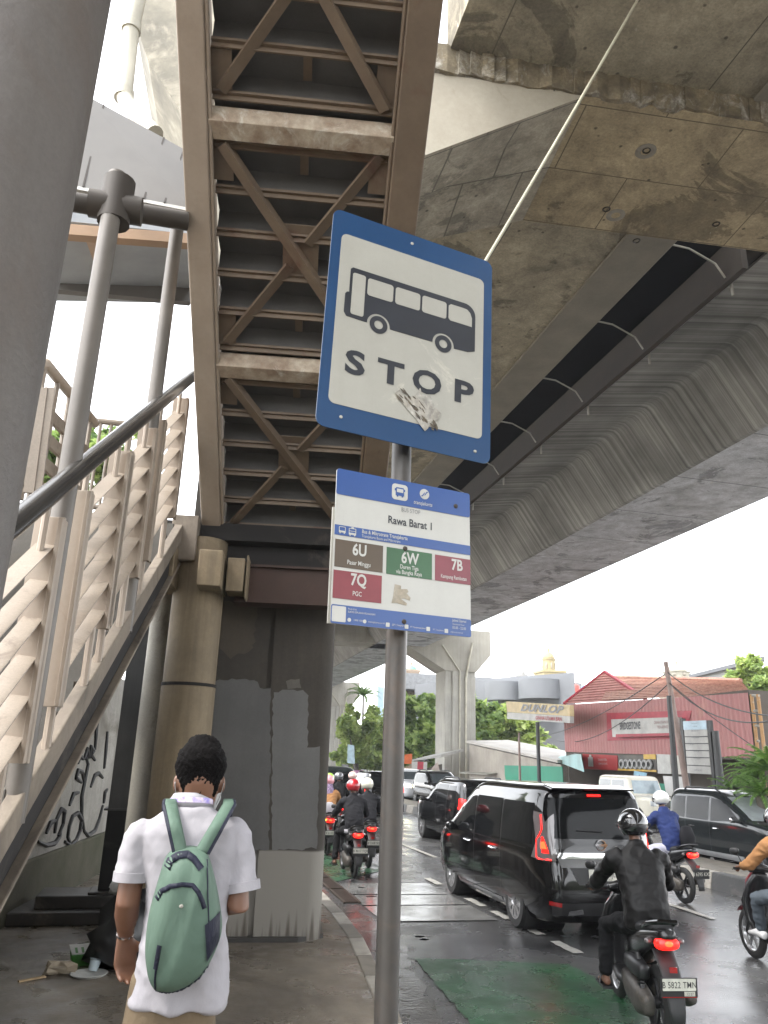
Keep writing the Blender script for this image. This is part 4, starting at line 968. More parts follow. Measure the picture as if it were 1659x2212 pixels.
def car(label, loc, rotz, spec, group=None, detail=True):
    t = thing(spec.get('name','car'), label, spec.get('cat','car'), loc, rotz, group)
    sh = Shell(spec['st'], spec.get('n', 7))
    r, ya, yf, tw = spec['wheel_r'], spec['axle'][0], spec['axle'][1], spec['track']/2
    body = sh.mesh(spec.get('nz',44), spec.get('nr',88)).build('body', spec['paint'], t, True, ang=40)
    cut = MB()
    for y in (ya, yf): cut.lathe([(0,-2),(r*1.17,-2),(r*1.17,2),(0,2)], (0,y,r*1.02), (1,0,0), 30)
    # keep a floor between the arches
    cm = cut.mesh('cut'); co = bpy.data.objects.new('cut', cm); COL.objects.link(co)
    b = bmesh.new(); b.from_mesh(cm); bmesh.ops.remove_doubles(b, verts=b.verts, dist=1e-4); bmesh.ops.recalc_face_normals(b, faces=b.faces); b.to_mesh(cm); b.free()
    bo = body.modifiers.new('b', 'BOOLEAN'); bo.operation = 'DIFFERENCE'; bo.object = co; bo.solver = 'EXACT'
    dg = bpy.context.evaluated_depsgraph_get(); dg.update()
    m2 = bpy.data.meshes.new_from_object(body.evaluated_get(dg)); body.modifiers.clear(); body.data = m2; m2.name = 'body'
    bpy.data.objects.remove(co)
    mb = MB(); W0 = sh.W(.5)
    mb.box(-W0+.24, W0-.24, sh.R(.5)+.25, sh.Fy(.5)-.25, .24, .8)
    for y in (ya, yf): mb.lathe([(r*1.19,-W0+.03),(r*1.19,-.25)], (0,y,r*1.02), (1,0,0), 24, -.4, pi+.4); mb.lathe([(r*1.19,.25),(r*1.19,W0-.03)], (0,y,r*1.02), (1,0,0), 24)
    mb.build('underbody', m_plast, t)
    for y in (ya, yf):
        for s in (-1, 1): wheel(t, s*tw, y, r, spec.get('tw',.2), s, spec.get('spokes',10), mat=spec.get('rim'))
    for nm, kind, q, mat, off in spec.get('patches', ()):
        if kind == 'side':
            for s in (-1, 1): sh.patch('side', q, off, s).build(nm, mat, t, True)
        elif kind == 'rearpair':
            for s in (-1, 1): sh.patch('rear', [(s*a, z) for a, z in q], off).build(nm, mat, t, True)
        elif kind == 'frontpair':
            for s in (-1, 1): sh.patch('front', [(s*a, z) for a, z in q], off).build(nm, mat, t, True)
        else: sh.patch(kind, q, off, nu=18).build(nm, mat, t, True)
    return t, sh
def plate_text(parent, s, o, u, v, n_, w_, h_, mat=None, ink=None, small=None):
    """number plate with its characters"""
    mb = MB(); mb.frame(o, u, v, n_); mb.prism([(x,y,-.004) for x,y in rrect(-w_/2,w_/2,-h_/2,h_/2,.006)], (0,0,.006)); p = mb.build('number_plate', mat or m_platew, parent)
    mb = MB(); mb.frame(o, u, v, n_); put_text(mb, s, 0, -h_*(.16 if small else .27), h_*(.46 if small else .55), .0035, sx=.8, bold=.004, spacing=1.05)
    if small: put_text(mb, small, w_*.18, -h_*.44, h_*.18, .0035, sx=.9)
    mb.build('plate_characters', ink or m_ink2, p, fix=False); return p
V3 = Vector
# ---- large people carrier
mpv_st = [(.20,.78,.16,4.60),(.28,.83,.06,4.70),(.42,.858,.015,4.76),(.55,.866,.0,4.77),(.72,.868,.015,4.76),(.90,.866,.045,4.70),(1.0,.862,.055,4.55),(1.08,.855,.065,4.32),(1.18,.845,.085,4.05),(1.35,.825,.115,3.72),(1.55,.795,.15,3.36),(1.68,.765,.185,3.13),(1.76,.735,.225,2.98),(1.81,.69,.29,2.86),(1.845,.60,.42,2.7),(1.862,.45,.62,2.5),(1.867,.25,.9,2.2)]
mpv = dict(name='people_carrier', cat='people carrier', st=mpv_st, n=8, nr=112, wheel_r=.33, axle=(1.0,3.80), track=1.50, tw=.2, paint=m_black, spokes=10,
  patches=[
   ('window','side',[(.42,1.10),(1.42,1.07),(1.42,1.62),(.42,1.62)],m_glass,.004),
   ('window','side',[(1.50,1.07),(2.55,1.05),(2.55,1.63),(1.50,1.63)],m_glass,.004),
   ('window','side',[(2.63,1.05),(3.55,1.10),(3.16,1.56),(2.63,1.62)],m_glass,.004),
   ('rear_window','rear',[(-.70,1.20),(.70,1.20),(.65,1.70),(-.65,1.70)],m_glass,.004),
   ('lower_glass_panel','rear',[(-.72,1.075),(.72,1.075),(.70,1.195),(-.70,1.195)],m_frame,.003),
   ('chrome_bar','rear',[(-.62,.965),(.62,.965),(.64,1.035),(-.64,1.035)],m_chrome,.022),
   ('plate_recess','rear',[(-.58,.86),(.58,.86),(.62,.962),(-.62,.962)],pmat('grey garnish',(.12,.12,.12),.3,.3),.012),
   ('plate_pocket','rear',[(-.36,.66),(.36,.66),(.46,.86),(-.46,.86)],m_plast,.006),
   ('tail_lamp_lens','rearpair',[(.69,.93),(.815,.93),(.785,1.52),(.725,1.50)],m_clear,.010),
   ('tail_lamp_lens','side',[(.06,.935),(.40,.95),(.22,1.33),(.16,1.50)],m_clear,.010),
   ('lower_bumper','rear',[(-.70,.30),(.70,.30),(.72,.45),(-.72,.45)],m_plast,.008),
   ('reflector','rearpair',[(.60,.40),(.74,.42),(.74,.47),(.60,.45)],m_redoff,.016),
   ('bumper_chrome','rearpair',[(.30,.32),(.52,.30),(.50,.36),(.32,.38)],m_chrome,.014),
   ('sill_trim','side',[(1.45,.26),(3.35,.26),(3.35,.31),(1.45,.31)],m_frame,.008),
   ('belt_trim','side',[(.55,1.035),(3.5,1.055),(3.5,1.07),(.55,1.05)],m_frame,.008),
   ('door_gap','side',[(1.455,.34),(1.462,.34),(1.462,1.64),(1.455,1.64)],m_plast,.003),
   ('door_gap','side',[(2.585,.34),(2.592,.34),(2.592,1.64),(2.585,1.64)],m_plast,.003),
   ('side_crease','side',[(.5,.60),(3.4,.66),(3.4,.672),(.5,.612)],m_frame,.006),
  ])
mt_, sh = car('glossy black people carrier braking ahead with tall red tail lamps', (5.50, 9.93, 0), R_(-1.0), mpv)
def strip3(pts, r, n=6):
    mb = MB(); mb.tube(pts, r, n); return mb
for s in (-1, 1):                       # lit light guides in the corner lamps
    f = lambda x, z, o=.022: V3((s*x, sh.rear(s*x, z, o), z))
    strip3([f(.745,1.48),f(.757,1.30),f(.775,1.24),f(.80,1.17),f(.812,.96),f(.80,.945),f(.70,.945)], .011).build('light_guide', m_red, mt_, True)
    mb = sh.patch('rear', [(s*.715,1.02),(s*.80,1.02),(s*.795,1.19),(s*.755,1.22)], .02, nu=6, nv=6); mb.build('tail_lamp', m_red, mt_, True)
    mb = sh.patch('rear', [(s*.735,1.07),(s*.785,1.07),(s*.78,1.15),(s*.75,1.16)], .026, nu=4, nv=4); mb.build('lamp_core', m_redhot, mt_, True)
sh.patch('rear', [(-.10,1.725),(.10,1.725),(.10,1.75),(-.10,1.75)], .02).build('brake_light', m_red, mt_)
mb = MB(); mb.lathe([(.055,-.006),(.07,-.006),(.07,.008),(.055,.008),(.055,-.006)], (0,sh.rear(0,1.13,.016),1.13), (0,-1,0), 24); mb.box(-.085,.085,sh.rear(0,1.13,.03),sh.rear(0,1.13,.01),1.115,1.145)
mb.build('emblem', m_chrome, mt_, True, ang=30)
plate_text(mt_, 'B 2904 SJL', (0,sh.rear(0,.775,.014),.775), (1,0,0), (0,.07,1), (0,-1,.07), .43, .135, small='10.27')
mb = MB(); put_text(mb, 'SERENA', 0, 0, .035, 0, spacing=1.9, bold=.005)
for v in mb.v: pass
m2 = MB(); m2.add([(v.x-.10, sh.rear(0,.91,.016), v.y+.895) for v in mb.v], mb.f); m2.build('badge_lettering', m_chrome, mt_, fix=False)
mb = MB(); mb.tube([(-.72,.35,1.855),(-.72,2.6,1.85)], .012, 6); mb.tube([(-.28,.33,1.80),(.28,.33,1.80)], .0, 4)
mb = MB(); mb.hexa([(-.62,.20,1.80),(.62,.20,1.80),(.60,.50,1.84),(-.60,.50,1.84),(-.60,.19,1.825),(.60,.19,1.825),(.58,.52,1.862),(-.58,.52,1.862)]); mb.build('roof_spoiler', m_black, mt_, bevel=.01)
for s in (-1, 1):
    mb = MB(); mb.loft([((s*.86,3.42,1.06),.03,.03),((s*.95,3.40,1.10),.05,.07),((s*1.02,3.40,1.10),.05,.075),((s*1.05,3.4,1.1),.03,.05)], 12, 2.6, (0,1,0)); mb.build('mirror', m_black, mt_, True, ang=0)
    mb = MB()
    for y in (1.62, 2.75): mb.tube([(s*(sh.side(y,.93)+.0),y,.93),(s*(sh.side(y,.93)+.035),y+.03,.93),(s*(sh.side(y,.93)+.035),y+.2,.935),(s*(sh.side(y,.93)),y+.23,.935)], .014, 8)
    mb.build('door_handle', m_chrome, mt_, True)
mb = MB(); mb.tube([(-.32,sh.rear(-.3,1.32,.02),1.30),(.05,sh.rear(.0,1.3,.02),1.285)], .009, 6); mb.build('rear_wiper', m_plast, mt_)
# ---- sport utility shape
suv_st = [(.24,.74,.20,4.05),(.34,.82,.08,4.22),(.5,.845,.02,4.28),(.68,.85,.0,4.30),(.86,.85,.02,4.28),(.98,.845,.05,4.18),(1.06,.835,.08,3.95),(1.12,.825,.10,3.35),(1.25,.80,.14,3.05),(1.42,.765,.20,2.76),(1.56,.72,.27,2.52),(1.64,.67,.34,2.36),(1.68,.58,.46,2.2),(1.70,.40,.65,2.0),(1.705,.2,.9,1.8)]
def suv(paint, lit=True):
    p = [('window','side',[(.50,1.10),(1.15,1.08),(1.15,1.52),(.62,1.52)],m_glass,.004),('window','side',[(1.22,1.08),(2.05,1.08),(2.05,1.54),(1.22,1.54)],m_glass,.004),('window','side',[(2.12,1.08),(2.98,1.10),(2.58,1.46),(2.12,1.53)],m_glass,.004),
      ('rear_window','rear',[(-.64,1.12),(.64,1.12),(.56,1.52),(-.56,1.52)],m_glass,.004),('windscreen','front',[(-.66,1.16),(.66,1.16),(.56,1.56),(-.56,1.56)],m_wind,.004),
      ('lower_bumper','rear',[(-.7,.34),(.7,.34),(.7,.52),(-.7,.52)],m_plast,.008),('grille','front',[(-.42,.62),(.42,.62),(.45,.90),(-.45,.90)],m_plast,.008),
      ('grille_bar','front',[(-.44,.80),(.44,.80),(.44,.84),(-.44,.84)],m_chrome,.02),('headlamp','frontpair',[(.48,.78),(.80,.82),(.79,.95),(.5,.92)],m_lens if lit is not None else m_head,.012),
      ('arch_trim','side',[(1.15,.30),(3.0,.30),(3.0,.38),(1.15,.38)],m_plast,.008),('door_gap','side',[(1.18,.40),(1.187,.40),(1.187,1.54),(1.18,1.54)],m_plast,.003),('door_gap','side',[(2.082,.40),(2.089,.40),(2.089,1.54),(2.082,1.54)],m_plast,.003),
      ('tail_lamp','rearpair',[(.66,.94),(.80,.95),(.765,1.22),(.70,1.22)],m_red if lit else m_redoff,.012),('tail_lamp','side',[(.10,.95),(.34,.98),(.24,1.18),(.16,1.20)],m_red if lit else m_redoff,.012)]
    return dict(name='sport_utility_car', cat='car', st=suv_st, n=7, wheel_r=.35, axle=(.78,3.42), track=1.48, tw=.21, paint=paint, spokes=6, patches=p)
def extras(t, sh, rails=True, plate=None, brake=True, mir=True, z=1.05, ym=3.05, frontplate=None):
    for s in (-1, 1):
        if mir:
            mb = MB(); mb.loft([((s*.80,ym,z),.03,.03),((s*.92,ym-.02,z+.05),.05,.06),((s*1.0,ym-.02,z+.05),.04,.06)], 12, 2.4, (0,1,0)); mb.build('mirror', m_plast, t, True, ang=0)
        if rails:
            mb = MB(); zz = sh.z1-.03; mb.tube([(s*.60,.75,zz-.02),(s*.60,.85,zz+.05),(s*.60,1.9,zz+.05),(s*.60,2.1,zz-.02)], .02, 8); mb.build('roof_rail', m_plast, t, True)
    if brake: sh.patch('rear', [(-.12,sh.z1-.17),(.12,sh.z1-.17),(.12,sh.z1-.13),(-.12,sh.z1-.13)], .03).build('brake_light', m_red, t)
    if plate: plate_text(t, plate, (0,sh.rear(0,.75,.02),.75), (1,0,0), (0,0,1), (0,-1,0), .43, .135)
    if frontplate: plate_text(t, frontplate, (0,sh.front(0,.48,.03),.48), (-1,0,0), (0,0,1), (0,1,0), .43, .135)
t, s_ = car('glossy black sport utility car braking behind the bend with large alloy wheels', (8.0, 20.1, 0), R_(0), suv(m_black)); extras(t, s_, plate='B 1827 KJR')
# spare wheel cover on the tailgate
mb = MB(); mb.lathe([(0,.16),(.30,.15),(.33,.10),(.33,0)], (0.02,s_.rear(0,.95,-.02),.98), (0,-1,0), 28); mb.build('spare_wheel_cover', m_black, t, True)
# same lane queue farther on, seen left of the sign pole
van = dict(mpv); van['patches'] = [p for p in mpv['patches'] if p[0] in ('window','rear_window','tail_lamp_lens','lower_bumper')]
t, s_ = car('dark grey van with wide black rear window beyond the motorcycles by the pier', (5.3, 27.5, 0), 0, dict(van, paint=m_grey, name='van', cat='van')); extras(t, s_, rails=False, mir=False, brake=False)
sp = suv(m_black)
t, s_ = car('black sport utility car braking farther on beside the dark van', (8.0, 31.0, 0), 0, sp); extras(t, s_, plate='B 2210 TZ')
t, s_ = car('white hatchback roof showing far along the queue', (7.3, 42.0, 0), 0, suv(m_white_p, False)); extras(t, s_, rails=False)
# oncoming lane beyond the median
on = pi
t, s_ = car('oncoming silver car with one glaring yellowish headlamp', (12.9, 47.0, 0), on, suv(m_white_p, None)); extras(t, s_, rails=False, brake=False, frontplate='B 1403 PA')
t, s_ = car('oncoming black sport utility car with a dark bonnet and roof rails beyond the median', (13.0, 42.0, 0), on, suv(m_black, False)); extras(t, s_, brake=False, frontplate='B 1190 RFS')
# dark grey people carrier close beyond the median, front to the right
avz_st = [(.22,.74,.18,3.98),(.32,.80,.08,4.14),(.5,.825,.02,4.20),(.68,.83,.0,4.21),(.84,.83,.015,4.18),(.95,.825,.03,4.02),(1.02,.815,.05,3.75),(1.08,.80,.07,3.30),(1.24,.775,.10,2.98),(1.42,.745,.14,2.62),(1.56,.70,.20,2.32),(1.63,.65,.27,2.16),(1.67,.57,.38,2.0),(1.69,.40,.58,1.85),(1.695,.2,.8,1.6)]
avz = dict(name='people_carrier', cat='people carrier', st=avz_st, n=7, wheel_r=.31, axle=(.72,3.38), track=1.44, tw=.19, paint=m_grey, spokes=8, patches=[
   ('window','side',[(.28,1.05),(.95,1.02),(.95,1.50),(.34,1.50)],m_glass,.004),('window','side',[(1.02,1.02),(1.86,1.01),(1.86,1.52),(1.02,1.51)],m_glass,.004),('window','side',[(1.94,1.01),(2.92,1.06),(2.36,1.46),(1.94,1.51)],m_glass,.004),
   ('windscreen','front',[(-.66,1.10),(.66,1.10),(.58,1.55),(-.58,1.55)],pmat('reflecting windscreen',(.25,.27,.28),.05,fine=0,spec=1.0),.005),('side_crease','side',[(.3,.80),(3.1,.74),(3.1,.752),(.3,.812)],m_frame,.006),
   ('cladding','side',[(1.1,.24),(3.0,.24),(3.0,.36),(1.1,.36)],pmat('silver cladding',(.3,.3,.3),.4),.01),('door_gap','side',[(.985,.36),(.992,.36),(.992,1.52),(.985,1.52)],m_plast,.003),('door_gap','side',[(1.9,.36),(1.907,.36),(1.907,1.52),(1.9,1.52)],m_plast,.003),
   ('headlamp','frontpair',[(.46,.80),(.79,.84),(.78,.94),(.48,.92)],m_lens,.012),('grille','front',[(-.4,.55),(.4,.55),(.42,.82),(-.42,.82)],m_plast,.01),('tail_lamp','side',[(.04,.92),(.3,.94),(.2,1.2),(.1,1.2)],m_redoff,.012)])
t, s_ = car('dark grey people carrier with silver roof rails facing right beyond the median', (12.85, 18.7, .0), on, avz); extras(t, s_, ym=2.95, brake=False, frontplate='B 1671 UOK')
mb = MB()
for y in (1.15, 2.05):
    for s in (-1,1): mb.tube([(s*s_.side(y,.86),y,.86),(s*(s_.side(y,.86)+.03),y+.03,.86),(s*(s_.side(y,.86)+.03),y+.17,.865),(s*s_.side(y,.86),y+.2,.865)], .012, 6)
mb.build('door_handle', m_chrome, t, True)
mb = MB()
for s in (-1,1): mb.loft([((s*.93,2.93,1.09),.045,.06),((s*1.01,2.93,1.09),.04,.055)], 10, 2.4, (0,1,0))
mb.build('mirror_cap', m_chrome, t, True, ang=0)
# boxy cream off-roader seen past the black people carrier
jst = [(.3,.70,.1,3.9),(.45,.78,.02,4.0),(.7,.79,.0,4.02),(.95,.79,.0,4.0),(1.05,.785,.01,3.96),(1.12,.775,.02,2.75),(1.3,.755,.04,2.66),(1.6,.72,.07,2.55),(1.74,.69,.10,2.48),(1.80,.62,.18,2.4),(1.83,.5,.3,2.2)]
jp = dict(name='off_road_car', cat='car', st=jst, n=10, wheel_r=.36, axle=(.75,3.25), track=1.4, tw=.2, paint=m_cream_p, spokes=5, patches=[
   ('window','side',[(.25,1.15),(1.2,1.15),(1.2,1.66),(.3,1.66)],m_wind,.004),('window','side',[(1.28,1.15),(2.3,1.15),(2.2,1.66),(1.28,1.66)],m_wind,.004),('windscreen','front',[(-.62,1.18),(.62,1.18),(.58,1.66),(-.58,1.66)],pmat('pale windscreen',(.28,.36,.4),.06,fine=0,spec=1.0),.006),('grille','front',[(-.4,.72),(.4,.72),(.4,.98),(-.4,.98)],m_plast,.01),('headlamp','frontpair',[(.5,.78),(.7,.78),(.7,.96),(.5,.96)],m_lens,.012)])
t, s_ = car('boxy cream off-road car partly hidden behind the black people carrier', (18.0, 31.5, 0), on, jp); extras(t, s_, rails=False, brake=False)

# ================================================================== SCOOTERS AND PEOPLE
m_skin = pmat('brown skin', (0.16,0.075,0.043), 0.5, col2=(0.135,0.063,0.036), scale=9, fine=0.06)
m_hair = pmat('black hair', (0.0035,0.003,0.003), 0.75, scale=60, col2=(0.006,0.005,0.005), bump=0.6, bscale=320, spec=.08)
def cloth(name, col, rough=0.85, amt=0.3, sc=14, k=0.75, **kw):
    m = pmat(name, col, rough, col2=tuple(v*k for v in col), scale=4, fine=0.08, bscale=200, spec=.25, **kw)
    n, l = m.node_tree.nodes, m.node_tree.links; b = n['Principled BSDF']
    tc = n.new('ShaderNodeTexCoord'); mp = n.new('ShaderNodeMapping'); mp.inputs['Scale'].default_value = (1,1,.55); l.new(tc.outputs['Object'], mp.inputs[0])
    t = n.new('ShaderNodeTexNoise'); t.inputs['Scale'].default_value = sc; t.inputs['Detail'].default_value = 3; t.inputs['Distortion'].default_value = 0.8; l.new(mp.outputs[0], t.inputs['Vector'])
    bn = n.new('ShaderNodeBump'); bn.inputs['Strength'].default_value = amt; bn.inputs['Distance'].default_value = 0.03; l.new(t.outputs['Fac'], bn.inputs['Height']); l.new(bn.outputs[0], b.inputs['Normal'])
    return m
m_leath = cloth('black leather jacket', (0.006,0.0055,0.0055), 0.5, 0.12, 9)
m_darkc = cloth('dark jacket cloth', (0.013,0.013,0.016), 0.8)
m_blackc = cloth('black trousers cloth', (0.005,0.005,0.006), 0.85)
m_bluec = cloth('navy blue jacket cloth', (0.02,0.035,0.13), 0.75)
m_jean = cloth('grey blue jeans', (0.07,0.085,0.10), 0.85)
m_orng = cloth('tan jacket cloth', (0.34,0.17,0.07), 0.85)
m_pale = cloth('pale trousers cloth', (0.4,0.4,0.48), 0.85)
m_hij = pmat('patterned headscarf', (0.35,0.25,0.38), 0.85, col2=(0.06,0.05,0.09), scale=28, fine=0.2)
m_whitec = cloth('white cotton', (0.325,0.313,0.333), 0.85, 0.35, 9, 0.94)
m_khaki = cloth('khaki trousers cloth', (0.155,0.115,0.072), 0.85)
def helm(name, col, rough=0.1): return pmat(name, col, rough, coat=1, fine=0, col2=col)
h_black, h_white, h_red, h_pink, h_green, h_pale, h_grey = (helm('helmet '+n, c) for n, c in (('black',(0.008,0.008,0.009)),('white',(0.6,0.6,0.57)),('red',(0.34,0.012,0.02)),('pink',(0.62,0.26,0.3)),('green',(0.28,0.5,0.08)),('pale',(0.62,0.45,0.4)),('grey',(0.1,0.1,0.11))))
m_eng = pmat('grimy engine casing', (0.05,0.045,0.04), 0.55, 0.3, scale=14, col2=(0.09,0.08,0.07), fine=0.3, stain=(0.14,0.12,0.09), stain_amt=0.2)
m_seat = pmat('black vinyl seat', (0.012,0.012,0.013), 0.5, scale=20)
m_mud = pmat('black mudguard', (0.02,0.02,0.021), 0.6, scale=8)

def hand(mb, w, d, nrm, thumb, curl=.5, k=1.0):
    """palm, four unequal bent fingers and a thumb; d along the hand, nrm out of the back of the hand, thumb towards the thumb side"""
    w, d, nrm, thumb = Vector(w), Vector(d).normalized(), Vector(nrm).normalized(), Vector(thumb).normalized()
    mb.loft([(w-d*.01,.026*k,.019*k),(w+d*.03*k,.034*k,.016*k),(w+d*.075*k,.041*k,.014*k),(w+d*.092*k,.039*k,.011*k)], 12, 2.4, thumb, .4)
    for i, (o, L) in enumerate(((.030,.068),(.011,.078),(-.009,.072),(-.028,.056))):
        p = w+d*.085*k+thumb*o*k; a = 0; pts = [p-d*.015*k, p]
        for j, f in enumerate((.45,.32,.23)):
            a += curl*(.75, 1.0, .7)[j]*(1+.12*i); q = d*cos(a)-nrm*sin(a); p = p+(q+thumb*o*1.2)*L*f*k; pts.append(p)
        mb.tube(pts, [.0095*k,.0095*k,.009*k,.0083*k,.0072*k], 8)
    p = w+d*.025*k+thumb*.026*k; pts = [p-thumb*.01*k, p]
    for q in (thumb*.8+d*.55-nrm*.25, thumb*.35+d*.85-nrm*.4, d-nrm*.5): p = p+q.normalized()*.03*k; pts.append(p)
    mb.tube(pts, [.012*k,.012*k,.0115*k,.010*k,.008*k], 8)
def chain(mb, pts, rs, n=12): mb.loft([(p, r, r) for p, r in zip(pts, rs)], n, 2.0, (1,0.01,0.02), 1.0)

def scooter(label, loc, rotz, paint, group='scooters in the traffic queue', plate=None, small=None, dark_plate=False, lit=True, turn=None, fine=True, twist=0, shield=None):
    t = thing('scooter', label, 'scooter', loc, rotz, group)
    r, wb = .275, 1.26
    for y in (0, wb):
        o = (0, y, r)
        mb = MB(); mb.lathe([(.20,-.035),(.245,-.042),(r,-.018),(r,.018),(.245,.042),(.20,.035),(.20,-.035)], o, (1,0,0), 32); ty = mb.build('wheel', m_tyre, t, True, ang=50)
        mb = MB(); mb.lathe([(.205,-.03),(.19,-.02),(.19,.02),(.205,.03)], o, (1,0,0), 28); mb.lathe([(0,-.05),(.04,-.05),(.04,.05),(0,.05)], o, (1,0,0), 14)
        for k in range(6):
            a = pi/3*k; d = Vector((0,cos(a),sin(a))); mb.beam(Vector(o)+d*.03, Vector(o)+d*.2, .03, .022, (1,0,0))
        mb.build('rim', m_rim if y else m_rimd, ty, True, ang=35)
    mb = MB()                               # tail body with side covers
    mb.loft([((0,.62,.55),.10,.10,3),((0,.45,.62),.145,.15,3),((0,.2,.69),.155,.13,3),((0,-.05,.76),.135,.095,3),((0,-.26,.82),.085,.055,3),((0,-.34,.84),.06,.035,3)], 20, 3, (1,0,0), .4)
    mb.build('tail_cover', paint, t, True, ang=0)
    mb = MB(); mb.loft([((0,.66,.74),.10,.035),((0,.5,.765),.14,.05),((0,.25,.80),.15,.055),((0,.0,.835),.135,.05),((0,-.16,.86),.11,.035)], 18, 2.6, (1,0,0), .8); mb.build('seat', m_seat, t, True, ang=0)
    mb = MB(); mb.tube([(-.11,-.02,.84),(-.115,-.2,.90),(-.07,-.33,.93),(.07,-.33,.93),(.115,-.2,.90),(.11,-.02,.84)], .02, 10); mb.build('grab_rail', m_black, t, True)
    f = lambda x, z: V3((x, 0, z))
    mb = MB(); mb.loft([((0,-.27,.765),.098,.05,2.6),((0,-.335,.775),.085,.042,2.6)], 18, 2.6, (1,0,0), .25); lp = mb.build('tail_lamp', m_red if lit else m_redoff, t, True, ang=0)
    if lit:
        mb = MB(); mb.ell((0,-.345,.775), (.035,.012,.022), 10); mb.build('lamp_core', m_redhot, lp, True)
    for s in (-1, 1):
        mb = MB(); mb.loft([((s*.11,-.20,.775),.03,.028),((s*.145,-.235,.775),.02,.022)], 10, 2, (0,0,1), .6)
        mb.build('turn_signal', m_amberon if turn == s else m_clear, t, True, ang=0)
    mb = MB(); mb.loft([((0,-.16,.70),.085,.02),((0,-.30,.60),.08,.02),((0,-.40,.47),.075,.018),((0,-.44,.33),.062,.014),((0,-.445,.25),.05,.01)], 14, 3, (1,0,0), .3); mb.build('rear_mudguard', m_mud, t, True, ang=0)
    mb = MB(); mb.box(-.03,.03,-.405,-.39,.585,.625); mb.build('reflector', m_redoff, t)
    if plate:
        c, s_ = cos(twist), sin(twist)
        u = Vector((c, -s_, 0)); nn = Vector((-s_, -c, .10)); v = Vector((0,-.10,1)).normalized()
        o = Vector((.02,-.455,.50))
        fr_ = MB(); fr_.frame(o, u, v, nn); fr_.prism([(x,y,-.012) for x,y in rrect(-.15,.15,-.075,.068,.008)], (0,0,.007)); fr_.build('plate_holder', m_mud, t)
        if dark_plate: plate_text(t, plate, o, u, v, nn, .27, .105, m_plateb, m_platew)
        else:
            plate_text(t, plate, o+v*.018, u, v, nn, .27, .085)
            if small:
                sm = MB(); sm.frame(o, u, v, nn); sm.prism([(.04,-.062,-.004),(.125,-.062,-.004),(.125,-.03,-.004),(.04,-.03,-.004)], (0,0,.006)); sp = sm.build('date_plate', m_platew, t)
                sm = MB(); sm.frame(o, u, v, nn); put_text(sm, small, .083, -.056, .021, .0035, sx=.9, bold=.004); sm.build('date_characters', m_ink2, sp, fix=False)
                sm = MB(); sm.frame(o, u, v, nn); sm.box(-.14,.14,-.072,-.066,-.003,.0); sm.build('red_edge', m_redoff, t)
    mb = MB()                               # engine, drive case and shock absorber
    mb.loft([((-.10,.50,.36),.07,.07),((-.125,.30,.33),.075,.105),((-.13,.05,.29),.07,.115),((-.12,-.10,.28),.055,.08)], 16, 2.8, (1,0,0), .6)
    mb.loft([((.02,.55,.34),.11,.09),((.03,.35,.36),.12,.12),((.05,.18,.33),.06,.08)], 14, 2.6, (1,0,0), .5)
    mb.build('engine', m_eng, t, True, ang=0)
    mb = MB(); mb.loft([((-.12,.36,.52),.06,.06),((-.13,.16,.52),.065,.075),((-.12,-.02,.50),.05,.06)], 12, 3, (1,0,0), .5); mb.build('air_box', m_plast, t, True, ang=0)
    mb = MB(); mb.tube([(-.14,-.02,.34),(-.13,.10,.62)], .022, 10)
    for k in range(9): mb.lathe([(.022,-.006),(.034,0),(.022,.006)], Vector((-.14,-.02,.34)).lerp(Vector((-.13,.10,.62)), .25+.07*k), (.01,.12,.28), 12)
    mb.build('shock_absorber', m_plast, t, True, ang=40)
    mb = MB(); mb.loft([((.13,.30,.27),.03,.03),((.155,.12,.30),.052,.052),((.17,-.18,.36),.055,.055),((.175,-.27,.38),.04,.04)], 14, 2, (1,0,0), .5); mb.build('exhaust', m_eng, t, True, ang=0)
    mb = MB(); mb.loft([((.222,.08,.33),.012,.04),((.235,-.10,.37),.012,.045)], 10, 2.6, (1,0,0), .5); mb.build('heat_shield', m_chrome, t, True, ang=0)
    mb = MB(); mb.loft([((0,.5,.30),.13,.035,4),((0,.75,.29),.15,.04,4),((0,.95,.32),.13,.045,4)], 16, 4, (1,0,0), .5); mb.build('footboard', m_plast, t, True, ang=0)
    mb = MB(); mb.loft([((0,.93,.30),.13,.03,3),((0,1.02,.45),.19,.04,3),((0,1.05,.65),.215,.045,3),((0,1.0,.85),.16,.045,3),((0,.96,.95),.09,.04,3)], 18, 3, (1,0,0), .4); mb.build('leg_shield', shield or paint, t, True, ang=0)
    mb = MB(); mb.loft([((0,1.06,.50),.06,.04),((0,1.16,.68),.11,.06),((0,1.10,.86),.11,.06),((0,1.02,.98),.06,.04)], 14, 2.4, (1,0,0), .6); mb.build('front_cover', paint, t, True, ang=0)
    mb = MB()
    for s in (-1, 1): mb.tube([(s*.07,wb,r),(s*.07,1.13,.58)], .018, 8)
    mb.tube([(0,1.13,.56),(0,.98,.98)], .025, 8); mb.build('front_fork', m_plast, t, True)
    mb = MB(); mb.lathe([(r+.03,-.05),(r+.045,0),(r+.03,.05)], (0,wb,r), (1,0,0), 20, -.1, 1.9); mb.build('front_mudguard', paint, t, True, ang=0)
    mb = MB(); mb.loft([((-.12,.96,1.0),.03,.035),((0,.98,1.02),.06,.06),((.12,.96,1.0),.03,.035)], 14, 2.4, (0,1,0), .6); mb.build('handlebar_cover', shield or paint, t, True, ang=0)
